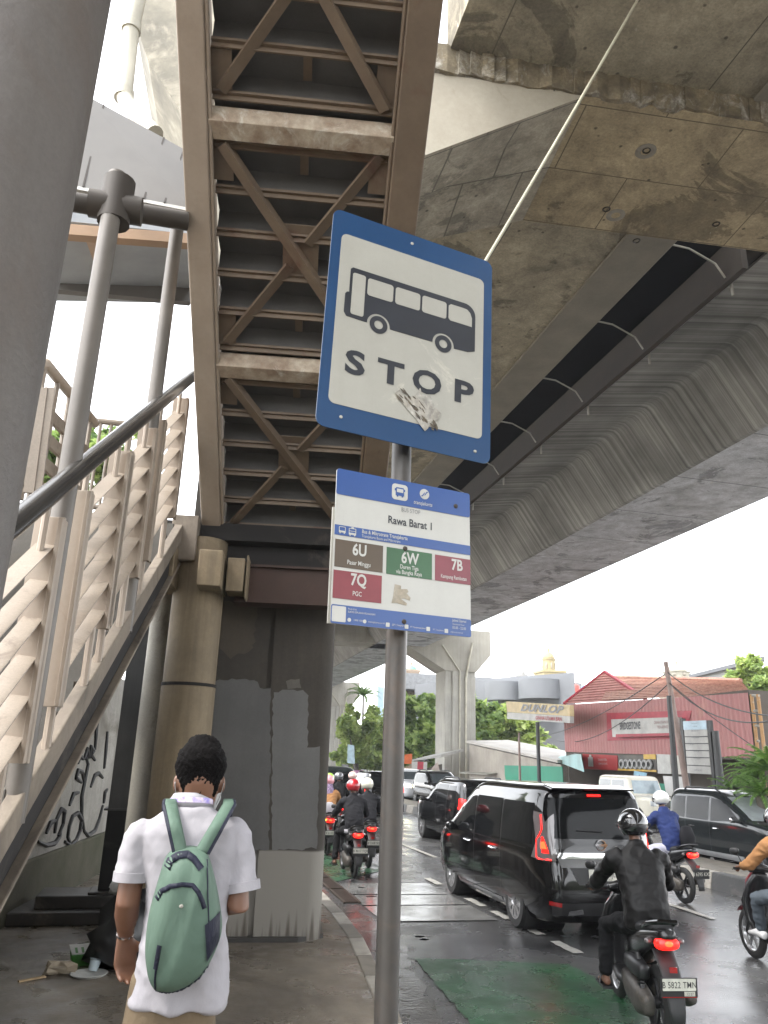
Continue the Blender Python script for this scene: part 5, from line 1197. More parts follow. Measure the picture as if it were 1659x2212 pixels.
    for s in (-1, 1):
        mb = MB(); mb.tube([(s*.1,.96,1.0),(s*.24,.92,1.02),(s*.36,.87,1.02)], [.013,.016,.017], 10); mb.tube([(s*.2,.98,1.01),(s*.35,.94,1.0)], .006, 6); mb.build('grip', m_plast, t, True)
        mb = MB(); mb.tube([(s*.2,.93,1.03),(s*.25,.97,1.16),(s*.29,.97,1.2)], .007, 6); mb.loft([((s*.28,.965,1.2),.05,.035),((s*.30,.945,1.2),.055,.04)], 12, 2.6, (1,0,.1), .5); mb.build('mirror', m_plast, t, True, ang=0)
    mb = MB(); mb.ell((0,1.045,1.01), (.075,.03,.045), 12); mb.build('headlamp', m_lens, t, True)
    return t

def rider(label, loc, rotz, top, legs, helmet, foot=m_skin, voxel=.013, lean=.12, shirt_tail=None, scarf=None, hand_mat=None, wide=1.0, tall=1.0, leftfoot=(-.19,.72,.32), visor=True, look=0.0):
    t = thing('person', label, 'person', loc, rotz, 'riders on scooters')
    H = V3((0,.22,.86)); S = V3((0,.22+lean*1.3,.86+.50*tall)); N = S+V3((0,.03,.07)); K = S+V3((0,.075,.23))
    sh = .185*wide
    hands = [V3((s*.31,.87,1.035)) for s in (-1,1)]
    elb = [V3((s*(sh+.13), S.y+.22, S.z-.27)) for s in (-1,1)]
    shd = [S+V3((s*sh,0,-.02)) for s in (-1,1)]
    hip = [H+V3((s*.10,.02,-.02)) for s in (-1,1)]
    knee = [V3((-.24,.66,.73)), V3((.22,.66,.73))]
    feet = [V3(leftfoot), V3((.17,.74,.34))]
    mb = MB()                                # body: head, neck, torso core, arms with hands, lower legs with feet, one skin
    mb.loft([(H,.12,.09),(H.lerp(S,.5),.12,.085),(S,.14,.075),(N,.05,.05)], 14, 2, (1,0,0), .7)
    chain(mb, [N-V3((0,0,.03)), N+V3((0,.02,.06))], [.052,.05]); mb.ell(K, (.075,.092,.11), 14); mb.ell(K+V3((0,.09,-.02)), (.014,.018,.02), 8)
    for s in (-1,1): mb.ell(K+V3((s*.076,-.005,-.01)), (.012,.022,.03), 8)
    for i, s in enumerate((-1,1)):
        w_ = hands[i]; fd = (w_-elb[i]).normalized(); wr = w_-fd*.085
        chain(mb, [shd[i], elb[i], wr], [.045,.038,.026]); hand(mb, wr, fd, V3((0,-.3,1)), V3((-s,.0,0)), .75)
        chain(mb, [hip[i], knee[i], feet[i]+V3((0,-.02,.06))], [.07,.052,.034])
        mb.loft([(feet[i]+V3((0,-.06,.02)),.032,.03),(feet[i]+V3((0,.03,.025)),.038,.03),(feet[i]+V3((0,.12,.008)),.045,.018),(feet[i]+V3((0,.17,.002)),.035,.012)], 12, 2.3, (1,0,0), .6)
    remeshed(mb, 'body', m_skin, t, max(.009, voxel*.8), 3)
    mb = MB()                                # jacket
    mid = H.lerp(S,.5)+V3((0,-.03,0))
    mb.loft([(H+V3((0,-.01,-.06)),.185*wide,.135),(H+V3((0,-.02,.08)),.18*wide,.135),(mid,.185*wide,.13),(S+V3((0,-.02,-.10)),.205*wide,.125),(S+V3((0,0,.0)),.165*wide,.095),(N+V3((0,0,-.0)),.085,.075),(N+V3((0,.01,.03)),.072,.066)], 22, 2.5, (1,0,0), .25)
    for i, s in enumerate((-1,1)):
        wr = hands[i]-(hands[i]-elb[i]).normalized()*.10
        mb.loft([(shd[i]+V3((-s*.05,0,.0)),.085,.085),(shd[i]+V3((s*.02,.01,-.03)),.082,.082),(shd[i].lerp(elb[i],.55),.07,.07),(elb[i],.066,.066),(elb[i].lerp(wr,.5),.056,.056),(wr,.043,.043)], 14, 2, (0.1,1,0.2), .3)
    rnd = random.Random(int(abs(loc[0]*100)+abs(loc[1]*37)))
    ph = [rnd.uniform(0,6) for _ in range(6)]
    off_ = V3((ph[0]*3, ph[1]*3, ph[2]*3))
    def wr_(b):                              # cloth creases
        for v in b.verts:
            c = v.co; r1 = 1-abs(mnoise.noise(V3((c.x*8, c.y*8, c.z*13))+off_)*2.3); r2 = 1-abs(mnoise.noise(c*22+off_)*2.3)
            v.co += v.normal*(.0085*(r1-.4)+.0022*(r2-.4))
    remeshed(mb, 'jacket', top, t, voxel, 5, disp=wr_)
    mb = MB()                                # trousers
    mb.loft([(H+V3((0,-.02,.03)),.165,.125),(H+V3((0,0,-.09)),.175,.13)], 18, 2.4, (1,0,0), .5)
    for i, s in enumerate((-1,1)):
        an = feet[i]+V3((0,-.02,.09))
        mb.loft([(hip[i]+V3((0,-.04,-.02)),.098,.095),(hip[i].lerp(knee[i],.5),.09,.088),(knee[i],.076,.076),(knee[i].lerp(an,.5),.068,.068),(an,.060,.060)], 14, 2, (1,0,0), .5)
    remeshed(mb, 'trousers', legs, t, voxel, 5, disp=wr_)
    if foot is not m_skin:
        for i in (0,1):
            mb = MB(); f = feet[i]; mb.loft([(f+V3((0,-.085,.015)),.036,.04),(f+V3((0,.03,.03)),.045,.045),(f+V3((0,.13,.01)),.05,.028),(f+V3((0,.2,.0)),.042,.02)], 14, 2.6, (1,0,0), .5); mb.build('shoe', foot, t, True, ang=0)
    else:
        for i in (0,1):
            mb = MB(); f = feet[i]; mb.box(f.x-.048,f.x+.048,f.y-.10,f.y+.19,f.z-.03,f.z-.008); mb.tube([f+V3((-.05,.03,-.01)),f+V3((-.03,.045,.055)),f+V3((.03,.045,.055)),f+V3((.05,.03,-.01))], .012, 8); mb.build('sandal', m_plast, t)
    if shirt_tail:
        mb = MB(); mb.loft([(H+V3((0,-.02,-.09)),.192,.142),(H+V3((0,-.02,-.03)),.195,.145)], 20, 2.5, (1,0,0), .15); mb.build('shirt_tail', shirt_tail, t, True, ang=0)
    if scarf:
        mb = MB(); mb.loft([(K+V3((0,-.03,-.07)),.10,.10),(N+V3((0,-.03,0)),.12,.10),(S+V3((0,-.07,-.12)),.15,.08),(S+V3((0,-.10,-.24)),.08,.05)], 16, 2.2, (1,0,0), .6); remeshed(mb, 'headscarf', scarf, t, .014, 4)
    mb = MB()                                # helmet: shell of revolution cut at the rim
    c = K+V3((0,-.005,.015))
    q = Matrix.Rotation(-.12, 3, 'X') @ Matrix.Rotation(look, 3, 'Z')
    vs, fs, nn, mm = [], [], 30, 12
    for i in range(mm+1):
        a = (pi*.73)*i/mm
        for k in range(nn):
            th = 2*pi*k/nn; fx, fy = sin(th), cos(th)
            rr = .138 if a < pi/2 else .138*(1-.10*((a-pi/2)/(pi*.18))**2)
            drop = 0 if fy < .35 or a < pi*.42 else 1
            aa = a if not drop else min(a, pi*.42+(a-pi*.42)*max(0, 1-(fy-.35)*1.5))
            vs.append(c + q @ V3((rr*sin(aa)*fx, rr*1.12*sin(aa)*fy, .142*cos(aa))))
    fs = [(i*nn+k,(i+1)*nn+k,(i+1)*nn+(k+1)%nn,i*nn+(k+1)%nn) for i in range(mm) for k in range(nn)]
    mb.add(vs, fs); hm = mb.build('helmet', helmet, t, True, ang=60)
    s_ = hm.modifiers.new('th', 'SOLIDIFY'); s_.thickness = .02; s_.offset = -1
    if visor:
        mb = MB(); vs = []
        for i in range(7):
            a = pi*(.40+.20*i/6)
            for k in range(13):
                th = -1.1+2.2*k/12; vs.append(c + q @ V3((.146*sin(a)*sin(th), .146*1.13*sin(a)*cos(th), .148*cos(a))))
        mb.add(vs, [(i*13+k,i*13+k+1,(i+1)*13+k+1,(i+1)*13+k) for i in range(6) for k in range(12)]); mb.build('visor', m_glass, hm, True)
    mb = MB(); mb.lathe([(.0,.012),(.016,.010),(.018,0)], c+q @ V3((-.142,.01,.0)), (-1,0,0), 12); mb.lathe([(.0,.012),(.016,.010),(.018,0)], c+q @ V3((.142,.01,.0)), (1,0,0), 12); mb.build('helmet_stud', m_plast, hm, True)
    return t

sc_black = gloss('black scooter plastic', (0.012,0.012,0.013), 0.25)
sc_red = gloss('red scooter plastic', (0.15,0.008,0.014), 0.2)
sc_dred = gloss('dark red scooter plastic', (0.16,0.01,0.015), 0.25)
RZ = R_(-15)
scooter('black scooter with grimy engine nearest to the kerb, white plate lettered B 5822 TMN', (4.04,6.50,0), RZ, sc_black, plate='B 5822 TMN', small='12·27', twist=R_(-8))
rider('person in black leather jacket and glossy black helmet astride the nearest scooter', (4.04,6.50,0), RZ, m_leath, m_blackc, h_black, voxel=.011, leftfoot=(-.27,.66,.26), wide=1.08, look=R_(-20))
scooter('black scooter with glowing lamp stopped beside the median, dark plate', (8.40,12.55,0), R_(3), sc_black, plate='B 6395 KXD', dark_plate=True)
rider('person in navy blue jacket, pale trousers and white helmet beside the median', (8.40,12.55,0), R_(3), m_bluec, m_pale, h_white, m_plast, voxel=.014, visor=True)
bg_ = MB(); p = V3((8.40,12.55,0))+V3((.16,.03,1.02)); bg_.loft([(p+V3((0,0,-.14)),.13,.06),(p,.14,.075),(p+V3((0,.02,.14)),.10,.05)], 16, 2.6, (1,0,0), .7)
tag(bg_.build('shoulder_bag', m_darkc, None, True, ang=0), 'dark shoulder bag on the back of the rider in navy blue', 'bag')
scooter('red scooter with silver front wheel cut off by the right edge', (6.70,7.74,0), R_(-9), sc_red, shield=sc_black)
rider('person in tan jacket, grey jeans and white shoes on the red scooter', (6.70,7.74,0), R_(-9), m_orng, m_jean, h_grey, pmat('white shoe leather', (0.55,0.55,0.55), .5, scale=6), voxel=.012, leftfoot=(-.17,.78,.33))
scooter('black scooter with a lit lamp under the rider in red helmet', (3.42,15.5,0), R_(-2), sc_black, plate='B 4417 TQR')
rider('person in red helmet and dark jacket with white shirt tail showing', (3.42,15.5,0), R_(-2), m_darkc, m_blackc, h_red, voxel=.014, shirt_tail=m_whitec, leftfoot=(-.30,.5,.2))
scooter('dark scooter just ahead of the rider in red helmet, wide red lamp', (4.02,16.9,0), R_(-3), sc_black, plate='B 3308 SEK')
rider('person in cream helmet and black jacket right of the red helmet', (4.02,16.9,0), R_(-3), m_darkc, m_blackc, helm('helmet cream', (0.62,0.6,0.5)), m_plast, voxel=.015, visor=False)
scooter('red scooter by the pier with amber turn signal lit', (3.55,19.0,0), R_(-4), sc_dred, plate='B 6120 SLV', turn=-1)
rider('person in tan coat, patterned headscarf and pink helmet by the pier', (3.55,19.0,0), R_(-4), m_orng, m_blackc, h_pink, m_plast, voxel=.015, scarf=m_hij, visor=False)
scooter('dark scooter under the rider in lime green helmet', (4.05,21.6,0), R_(-4), sc_black, plate='B 3571 TKA')
rider('person in lime green helmet behind the pink helmeted rider', (4.05,21.6,0), R_(-4), m_darkc, m_blackc, h_green, m_plast, voxel=.017, visor=False)
scooter('dark scooter in front of the dark van', (4.7,23.6,0), R_(-4), sc_black)
rider('person in grey helmet and black jacket in front of the dark van', (4.7,23.6,0), R_(-4), m_blackc, m_blackc, h_grey, m_plast, voxel=.017, visor=False)
scooter('dark scooter under the rider in pale salmon helmet', (5.5,25.4,0), R_(-4), sc_black)
rider('person in pale salmon helmet among the farther riders', (5.5,25.4,0), R_(-4), m_darkc, m_blackc, h_pale, m_plast, voxel=.018, visor=False)
# white handbag beside the rider in tan coat
bg_ = MB(); p = V3((3.55,19.0,0))+V3((-.02,-.06,1.0)); bg_.loft([(p+V3((0,0,-.12)),.16,.07),(p+V3((0,0,.04)),.14,.07),(p+V3((0,.02,.12)),.09,.05)], 16, 2.8, (1,0,0), .6)
tag(bg_.build('handbag', m_whitec, None, True, ang=0), 'white bag slung at the back of the rider in tan coat', 'bag')

# ------------------------------------------------------------------ walking man with backpack
MX, MY, MSW = 0.075, 3.10, SW-.035
man = thing('person', 'person walking away in white polo shirt and khaki trousers with a green backpack', 'person', (MX, MY, MSW))
mb = MB()
KH = V3((.015,.035,1.625))
mb.loft([((0,0,.95),.11,.09),((0,0,1.15),.10,.08),((0,.0,1.36),.125,.08),((0,.005,1.46),.085,.065),((0,.015,1.50),.062,.062),((.005,.022,1.56),.056,.06)], 20, 2.1, (1,0,0), .5)
mb.loft([(KH+V3((0,.01,-.115)),.05,.06),(KH+V3((0,.008,-.06)),.066,.085),(KH,.076,.096),(KH+V3((0,-.004,.06)),.074,.094),(KH+V3((0,-.006,.10)),.05,.065)], 20, 2.2, (1,0,0), .8)
mb.ell(KH+V3((.01,.105,-.015)), (.014,.02,.022), 8)
for s in (-1, 1):
    rot = Matrix.Rotation(s*.35, 3, 'Z'); mb.ell(KH+V3((s*.083,.005,-.012)), (.010,.024,.034), 12, rot)
def ml(px, py, dy=0.0):
    d = ray(px, py); q_ = EYE+d*((MY+dy-EYE.y)/d.y); return V3((q_.x-MX, q_.y-MY, q_.z-MSW))
LS, LE, LW = ml(300,1800), ml(276,1950,-.02), ml(270,2022,.08)
RS, RE, RW = ml(512,1795), ml(514,1955,-.035), V3((.10,.16,1.2))
mb.loft([(LS,.038,.038),(LS.lerp(LE,.6),.042,.042),(LE,.041,.041),(LE.lerp(LW,.35),.042,.04),(LE.lerp(LW,.8),.03,.027),(LW,.027,.021)], 16, 2, (1,0,0), .8)
hand(mb, LW, V3((.14,.05,-1)), V3((-.45,.85,.0)), V3((.88,.45,.1)), .42, 1.06)
mb.loft([(RS,.034,.034),(RS.lerp(RE,.6),.036,.036),(RE,.042,.042),(RE.lerp(RW,.35),.042,.04),(RE.lerp(RW,.8),.03,.027),(RW,.026,.022)], 16, 2, (1,0,0), .8)
hand(mb, RW, V3((-.6,.7,.15)), V3((.3,.2,-.9)), V3((.2,.4,.9)), .7)
for s, dy in ((-1,-.10),(1,.16)):
    chain(mb, [V3((s*.07-.01,0,.92)), V3((s*.085,dy*.4+.03,.50)), V3((s*.095,dy,.10))], [.06,.045,.036])
remeshed(mb, 'body', m_skin, man, .0065, 3)
# hair cap, fuller on top with a lifted tuft
mb = MB()
mb.loft([(KH+V3((0,-.030,.006)),.078,.068),(KH+V3((0,-.026,.03)),.090,.084),(KH+V3((0,-.016,.05)),.094,.098),(KH+V3((0,-.008,.088)),.088,.094),(KH+V3((.004,.0,.114)),.068,.074)], 22, 2.3, (1,0,0), .7)
mb.loft([(KH+V3((.03,-.02,.10)),.035,.04),(KH+V3((.066,-.012,.092)),.022,.026)], 10, 2, (1,0,0), .8)
mb.loft([(KH+V3((-.03,-.01,.10)),.035,.05),(KH+V3((.02,.03,.112)),.032,.04)], 10, 2, (1,0,0), .8)
for s in (-1,1): mb.loft([(KH+V3((s*.072,.0,.05)),.018,.05),(KH+V3((s*.076,.018,-.005)),.009,.02)], 10, 2, (1,0,0), .6)
rnd = random.Random(4)
for k in range(17):                                            # ragged nape locks
    x = -.062+.124*k/16; z0 = -.040-.02*rnd.random()-.012*cos(x*30)
    mb.loft([(KH+V3((x*.98,-.082+abs(x)*.42,.0)),.013,.013),(KH+V3((x*.9,-.074+abs(x)*.40,z0)),.006,.005)], 6, 2, (1,0,0), .8)
def hd(b):
    for v in b.verts:
        c = v.co; v.co += v.normal*(.0010*sin(c.x*230+c.z*70+5*sin(c.y*45+c.z*50))+.001*sin(c.x*410-c.z*190)+rnd.uniform(-.0022,.0022))
remeshed(mb, 'hair', m_hair, man, .006, 3, disp=hd)
# shirt
mb = MB()
def row(y, a, b, dep, dy=-.005):
    l, r_ = ml(a, y), ml(b, y); return (V3(((l.x+r_.x)/2, dy, (l.z+r_.z)/2)), (r_.x-l.x)/2, dep)
mb.loft([row(2166,277,491,.125),row(2110,290,494,.122),row(2000,310,491,.118),row(1900,316,497,.118),row(1830,306,512,.115),row(1790,302,515,.10),row(1768,326,494,.082),row(1754,352,472,.074),row(1742,370,456,.066)], 32, 2.5, (1,0,0), .06)
HL, HR = ml(286,1900,-.005), ml(522,1922,-.02)
for S_, H_, s in ((LS,HL,-1),(RS,HR,1)):
    mb.ell(S_+V3((-s*.012,-.003,-.008)), (.056,.062,.056), 18)
    d_ = (H_-S_)
    mb.loft([(S_+d_*.05,.052,.060),(S_+d_*.4,.056,.062),(S_+d_*.75,.060,.064),(H_,.064,.066)], 22, 2.1, (1,.1,.0), .06)
def sd(b):
    for v in b.verts:
        c = v.co; low = max(0, min(1, (1.40-c.z)/.4)); side = max(0, min(1, (abs(c.x)-.09)/.07))
        r1 = 1-abs(mnoise.noise(V3((c.x*7+c.z*2.0, c.y*5, c.z*3.2)))*2.2); r2 = 1-abs(mnoise.noise(V3((c.x*13-c.z*9*(1 if c.x>0 else -1)+7, c.y*10, c.z*11)))*2.4)
        a = .0085*low*(r1-.4)+.0055*(.35+.65*side)*(r2-.4)+.002*mnoise.noise(c*38)
        if c.z < 1.02: a += .010*sin(atan2(c.y,c.x)*6+.6+c.z*5)*(1.02-c.z)/.16
        v.co += v.normal*a
remeshed(mb, 'shirt', m_whitec, man, .0075, 6, disp=sd)
CO = ml(413,1741,.01); mb = MB(); mb.lathe([(.064,-.01),(.078,.0),(.076,.024),(.067,.040),(.062,.036),(.062,.0)], CO, (.02,.14,1), 32); mb.build('collar', m_whitec, man, True, ang=0)
for S_, H_, s in ((LS,HL,-1),(RS,HR,1)):
    d_ = (H_-S_).normalized(); mb = MB(); mb.loft([(H_-d_*.026,.0668,.0688),(H_+d_*.005,.0668,.0688)], 26, 2.1, (1,.1,0), .03); mb.build('sleeve_cuff', m_whitec, man, True)
lan = pmat('printed lanyard', (0.25,0.2,0.55), 0.5, col2=(0.75,0.65,0.7), scale=40, fine=0, stain=(0.75,0.6,0.1), stain_amt=0.1)
mb = MB(); mb.lathe([(.0785,.006),(.078,.024)], CO, (.02,.14,1), 24, 0, 2*pi); mb.build('lanyard', lan, man, True)
# mask with ear loops
m_mask = pmat('white face mask', (0.45,0.45,0.445), .8, scale=8, fine=0)
mb = MB(); mb.loft([(KH+V3((.03,.085,-.03)),.058,.022),(KH+V3((.03,.09,-.065)),.06,.026),(KH+V3((.028,.07,-.11)),.04,.03)], 16, 2.4, (1,0,0), .6); mb.loft([(KH+V3((.058,.055,-.05)),.016,.03),(KH+V3((.058,.055,-.10)),.012,.026)], 12, 2.2, (1,0,0), .6)
mk = remeshed(mb, 'face_mask', m_mask, man, .006, 3)
mb = MB()
for s in (-1,1): mb.tube([KH+V3((s*.078,.06,-.03)),KH+V3((s*.088,.0,.0)),KH+V3((s*.088,-.022,-.012)),KH+V3((s*.082,-.012,-.045)),KH+V3((s*.07,.06,-.09))], .0013, 6)
mb.build('ear_loop', m_mask, mk, True)
# trousers and shoes
mb = MB()
mb.loft([((-.01,0,1.0),.14,.10),((-.01,0,.88),.15,.115),((-.01,0,.80),.15,.115)], 24, 2.5, (1,0,0), .3)
for s, dy in ((-1,-.10),(1,.16)):
    mb.loft([(V3((s*.072-.01,0,.86)),.082,.105),(V3((s*.082,dy*.2,.68)),.08,.092),(V3((s*.10,dy*.45+.03,.48)),.080,.084),(V3((s*.10,dy,.12)),.072,.078)], 20, 2.2, (1,0,0), .2)
remeshed(mb, 'trousers', m_khaki, man, .011, 5)
for s, dy in ((-1,-.10),(1,.16)):
    mb = MB(); mb.loft([(V3((s*.1,dy-.08,.04)),.036,.04),(V3((s*.1,dy+.03,.05)),.046,.05),(V3((s*.1,dy+.15,.03)),.048,.03),(V3((s*.1,dy+.2,.02)),.04,.02)], 14, 2.6, (1,0,0), .5); mb.build('shoe', m_plast, man, True, ang=0)
mb = MB(); d = (LW-LE).normalized(); mb.loft([(LW-d*.018,.031,.026),(LW-d*.010,.031,.026)], 20, 2, (1,0,0), 0); mb.build('bracelet', m_chrome, man, True)

# backpack, worn: a thing of its own
m_bag = cloth('sage green nylon', (0.085,0.135,0.102), 0.65, 0.6, 7, .85)
m_bagd = cloth('navy black nylon', (0.012,0.014,0.028), 0.6, 0.3, 30)
bpk = thing('backpack', 'sage green backpack with navy trim hanging on the back of the walking person', 'backpack', (MX, MY-.16, SW+1.1))
PY = MY-.185
oz = [(920,790),(880,900),(848,1010),(805,1170),(782,1380),(795,1540),(822,1620),(865,1662),(960,1668),(1060,1630),(1150,1560),(1215,1450),(1262,1340),(1285,1240),(1272,1100),(1240,930),(1200,790),(1160,740),(1080,722),(985,738)]
D_ = lambda a, b: (54.9+a*.3307, 1591+b*.3307)
def onp(px, py, y=PY): d = ray(px, py); return EYE+d*((y-EYE.y)/d.y)
outl = [D_(*p) for p in oz]
# denser smooth outline
O2 = []
for i in range(len(outl)):
    p0, p1, p2, p3 = (outl[(i+k) % len(outl)] for k in (-1,0,1,2))
    for k in range(4):
        u = k/4; O2.append(tuple(.5*((2*p1[j])+(-p0[j]+p2[j])*u+(2*p0[j]-5*p1[j]+4*p2[j]-p3[j])*u*u+(-p0[j]+3*p1[j]-3*p2[j]+p3[j])*u**3) for j in (0,1)))
bc = D_(1040,1250)
def bag_pt(px, py, off=0.0):
    a = atan2(py-bc[1], px-bc[0]); best = None
    for i in range(len(O2)):
        a0 = atan2(O2[i][1]-bc[1], O2[i][0]-bc[0])-a; a0 = (a0+pi) % (2*pi)-pi
        if best is None or abs(a0) < best[0]: best = (abs(a0), hypot(O2[i][0]-bc[0], O2[i][1]-bc[1]))
    f = min(1, hypot(px-bc[0], py-bc[1])/best[1])
    h = .105*max(0, 1-f**3.2)**.5+.005*sin(px*.11+py*.035)*(1-f)*f*4
    p = onp(px, py); return V3((p.x, p.y-h-off, p.z))
mb = MB(); NB = len(O2); rings = []
for f in (1.0,.985,.95,.9,.8,.65,.45,.25,.08): rings.append([bag_pt(bc[0]+(x-bc[0])*f, bc[1]+(y-bc[1])*f) for x, y in O2])
back = [V3((p.x, p.y+.05, p.z)) for p in rings[0]]
rings = [back]+rings
vs = [p for r in rings for p in r]
mb.add(vs, [(i*NB+k,i*NB+(k+1)%NB,(i+1)*NB+(k+1)%NB,(i+1)*NB+k) for i in range(len(rings)-1) for k in range(NB)]+[tuple(range(NB))[::-1], tuple(range((len(rings)-1)*NB, len(rings)*NB))])
mb.build('bag_body', m_bag, bpk, True, ang=0, world=True)
def bagline(pz, w_, name, off=.003):
    pts = []
    for i in range(len(pz)-1):
        for k in range(6): u = k/6; pts.append((pz[i][0]+(pz[i+1][0]-pz[i][0])*u, pz[i][1]+(pz[i+1][1]-pz[i][1])*u))
    pts.append(pz[-1]); mb = MB(); N = len(pts)
    L, Rr, Lo, Ro = [], [], [], []
    for i, p in enumerate(pts):
        a, b = pts[max(0,i-1)], pts[min(N-1,i+1)]; dx, dy = b[0]-a[0], b[1]-a[1]; q = hypot(dx,dy); nx, ny = -dy/q*w_, dx/q*w_
        for lst, s, o in ((L,1,off),(Rr,-1,off),(Lo,1.15,-.004),(Ro,-1.15,-.004)): lst.append(bag_pt(*D_(p[0]+nx*s,p[1]+ny*s), o))
    mb.add(L+Rr+Lo+Ro, [(i,i+1,N+i+1,N+i) for i in range(N-1)]+[(2*N+i,2*N+i+1,i+1,i) for i in range(N-1)]+[(N+i,N+i+1,3*N+i+1,3*N+i) for i in range(N-1)])
    return mb.build(name, m_bagd, bpk, True, ang=0, world=True)
bagline([(855,1050),(890,990),(950,950),(1020,938),(1090,945),(1125,985),(1150,1040),(1165,1090)], 14, 'curved_trim')
bagline([(925,850),(945,800),(1000,765),(1060,758),(1100,785),(1145,845)], 20, 'top_trim')
bagline([(880,1320),(866,1400),(852,1480)], 13, 'zip_flap'); bagline([(860,1440),(848,1560),(850,1640)], 6, 'zip')
bagline([(850,1655),(900,1655),(960,1655),(1050,1620),(1130,1560),(1195,1480)], 9, 'base_piping')
bagline([(1185,790),(1186,1000),(1192,1180)], 4, 'side_seam')
mb = MB(); q = [(1165,1195),(1270,1120),(1262,1320),(1180,1440)]; vs = []
for j in range(9):
    for i in range(9):
        u, v = i/8, j/8; a = [(1-u)*(1-v)*q[0][k]+u*(1-v)*q[1][k]+u*v*q[2][k]+(1-u)*v*q[3][k] for k in (0,1)]; vs.append(bag_pt(*D_(*a), .004))
mb.add(vs, [(j*9+i,j*9+i+1,(j+1)*9+i+1,(j+1)*9+i) for j in range(8) for i in range(8)]); mb.build('side_pocket', m_bagd, bpk, True, world=True)
mb = MB(); mb.ell(bag_pt(*D_(1017,1072), .004), (.007,.004,.006), 8); mb.build('badge', m_galv, bpk, True, world=True)
# straps lie on the shirt from the shoulders to the top of the bag
for a0, a1, b0, b1, s in ((905,985,975,1052,-1),(1295,1365,1105,1190,1)):
    rows = []
    for k in range(13):
        u = k/12; yv = 448+(765-448)*u; y_ = MY-.085-.075*min(1,u*2.2)-.03*u
        e0, e1 = a0+(b0-a0)*u, a1+(b1-a1)*u
        rows.append([onp(*D_(e0+(e1-e0)*w_,yv), y_-.012*sin(pi*w_)) for w_ in (0,.25,.5,.75,1)])
    # over the shoulder to the chest
    top = [[p+V3((0,.05,.012)) for p in rows[0]], [p+V3((0,.13,-.01)) for p in rows[0]], [p+V3((0,.19,-.08)) for p in rows[0]]]
    rows = top[::-1]+rows; n_ = len(rows)
    mb = MB(); vs = [p for r in rows for p in r]; mb.add(vs, [(i*5+k,i*5+k+1,(i+1)*5+k+1,(i+1)*5+k) for i in range(n_-1) for k in range(4)])
    o = mb.build('strap', m_bag, bpk, True, ang=0, world=True); so = o.modifiers.new('s','SOLIDIFY'); so.thickness = .014; so.offset = 0
    e = 0 if s < 0 else 4
    mb = MB(); mb.tube([r[e]+V3((0,-.006,0)) for r in rows], .0075, 8); mb.build('strap_edge', m_bagd, bpk, True, world=True)

# ------------------------------------------------------------------ litter on the pavement
def litter(name, mb, mat, label, cat='litter', **k): return tag(mb.build(name, mat, None, **k), label, cat)
c = gp(185,2082,SW)
bx = thing('food_box', 'green and white paper food box lying open on the pavement', 'food box', tuple(c), R_(12))
m_boxg = pmat('green printed card', (0.05,0.20,0.03), .6, scale=8, fine=.1); m_boxw = pmat('white card', (0.6,0.6,0.57), .7, scale=8, fine=.1)
mb = MB(); mb.hexa([(-.11,-.07,0),(.11,-.07,0),(.11,.07,0),(-.11,.07,0),(-.13,-.09,.09),(.13,-.09,.09),(.13,.09,.09),(-.13,.09,.09)]); mb.build('box', m_boxg, bx, bevel=.004)
mb = MB(); mb.hexa([(-.13,-.09,.093),(.13,-.09,.093),(.14,.10,.125),(-.14,.10,.125),(-.13,-.09,.10),(.13,-.09,.10),(.14,.10,.132),(-.14,.10,.132)]); mb.build('lid', m_boxw, bx)
mb = MB()
for k in range(3): mb.hexa([(-.10+k*.05,-.08,.1015),(-.08+k*.05,-.08,.1015),(-.08+k*.05,.02,.121),(-.10+k*.05,.02,.121),(-.10+k*.05,-.08,.1030),(-.08+k*.05,-.08,.1030),(-.08+k*.05,.02,.1225),(-.10+k*.05,.02,.1225)])
mb.build('printed_stripe', m_boxg, bx)
c = gp(192,2107,SW); mb = MB(); mb.lathe([(0,.004),(.11,.006),(.135,.02),(.145,.018),(.12,.0),(0,0)], c, (0,0,1), 24); litter('paper_plate', mb, m_boxw, 'flat white disposable plate on the pavement below the food box', smooth=True)
c = gp(200,2096,SW+.02); mb = MB(); mb.lathe([(.0,.0),(.035,0),(.045,.075),(.05,.08),(.042,.08),(.034,.01)], c, (.2,.1,1), 18); litter('plastic_cup', mb, pmat('cloudy cup plastic', (.5,.58,.62), .2, scale=5), 'clear bluish plastic cup standing on the white plate', smooth=True)
rnd = random.Random(5)
def crumple(c, r, seed):
    rr = random.Random(seed); mb = MB(); mb.ell(c, r, 12); ph = [rr.uniform(0,6) for _ in range(4)]
    for i, v in enumerate(mb.v):
        d = v-Vector(c); k = 1+.22*sin(d.x*60+ph[0])+.2*sin(d.y*70+ph[1]+d.z*50)+rr.uniform(-.12,.12); w_ = Vector(c)+d*k; w_.z = max(w_.z, SW+.002); mb.v[i] = w_
    return mb
c = gp(128,2093,SW+.03); litter('paper_bag', crumple(c, (.13,.10,.05), 2), pmat('brown wrapping paper', (.36,.30,.22), .85, scale=10), 'crumpled pale brown paper bag left of the white plate')
a, b = gp(40,2120,SW+.008), gp(98,2109,SW+.012); mb = MB(); mb.beam(a, b, .03, .012); litter('wood_splint', mb, pmat('raw wood', (.42,.30,.17), .8, scale=12), 'thin light wooden splint on the pavement at far left')
c = gp(822,2129,SW+.012); litter('paper_scrap', crumple(c, (.045,.03,.012), 8), m_boxw, 'small white paper scrap on the pavement near the sign pole')
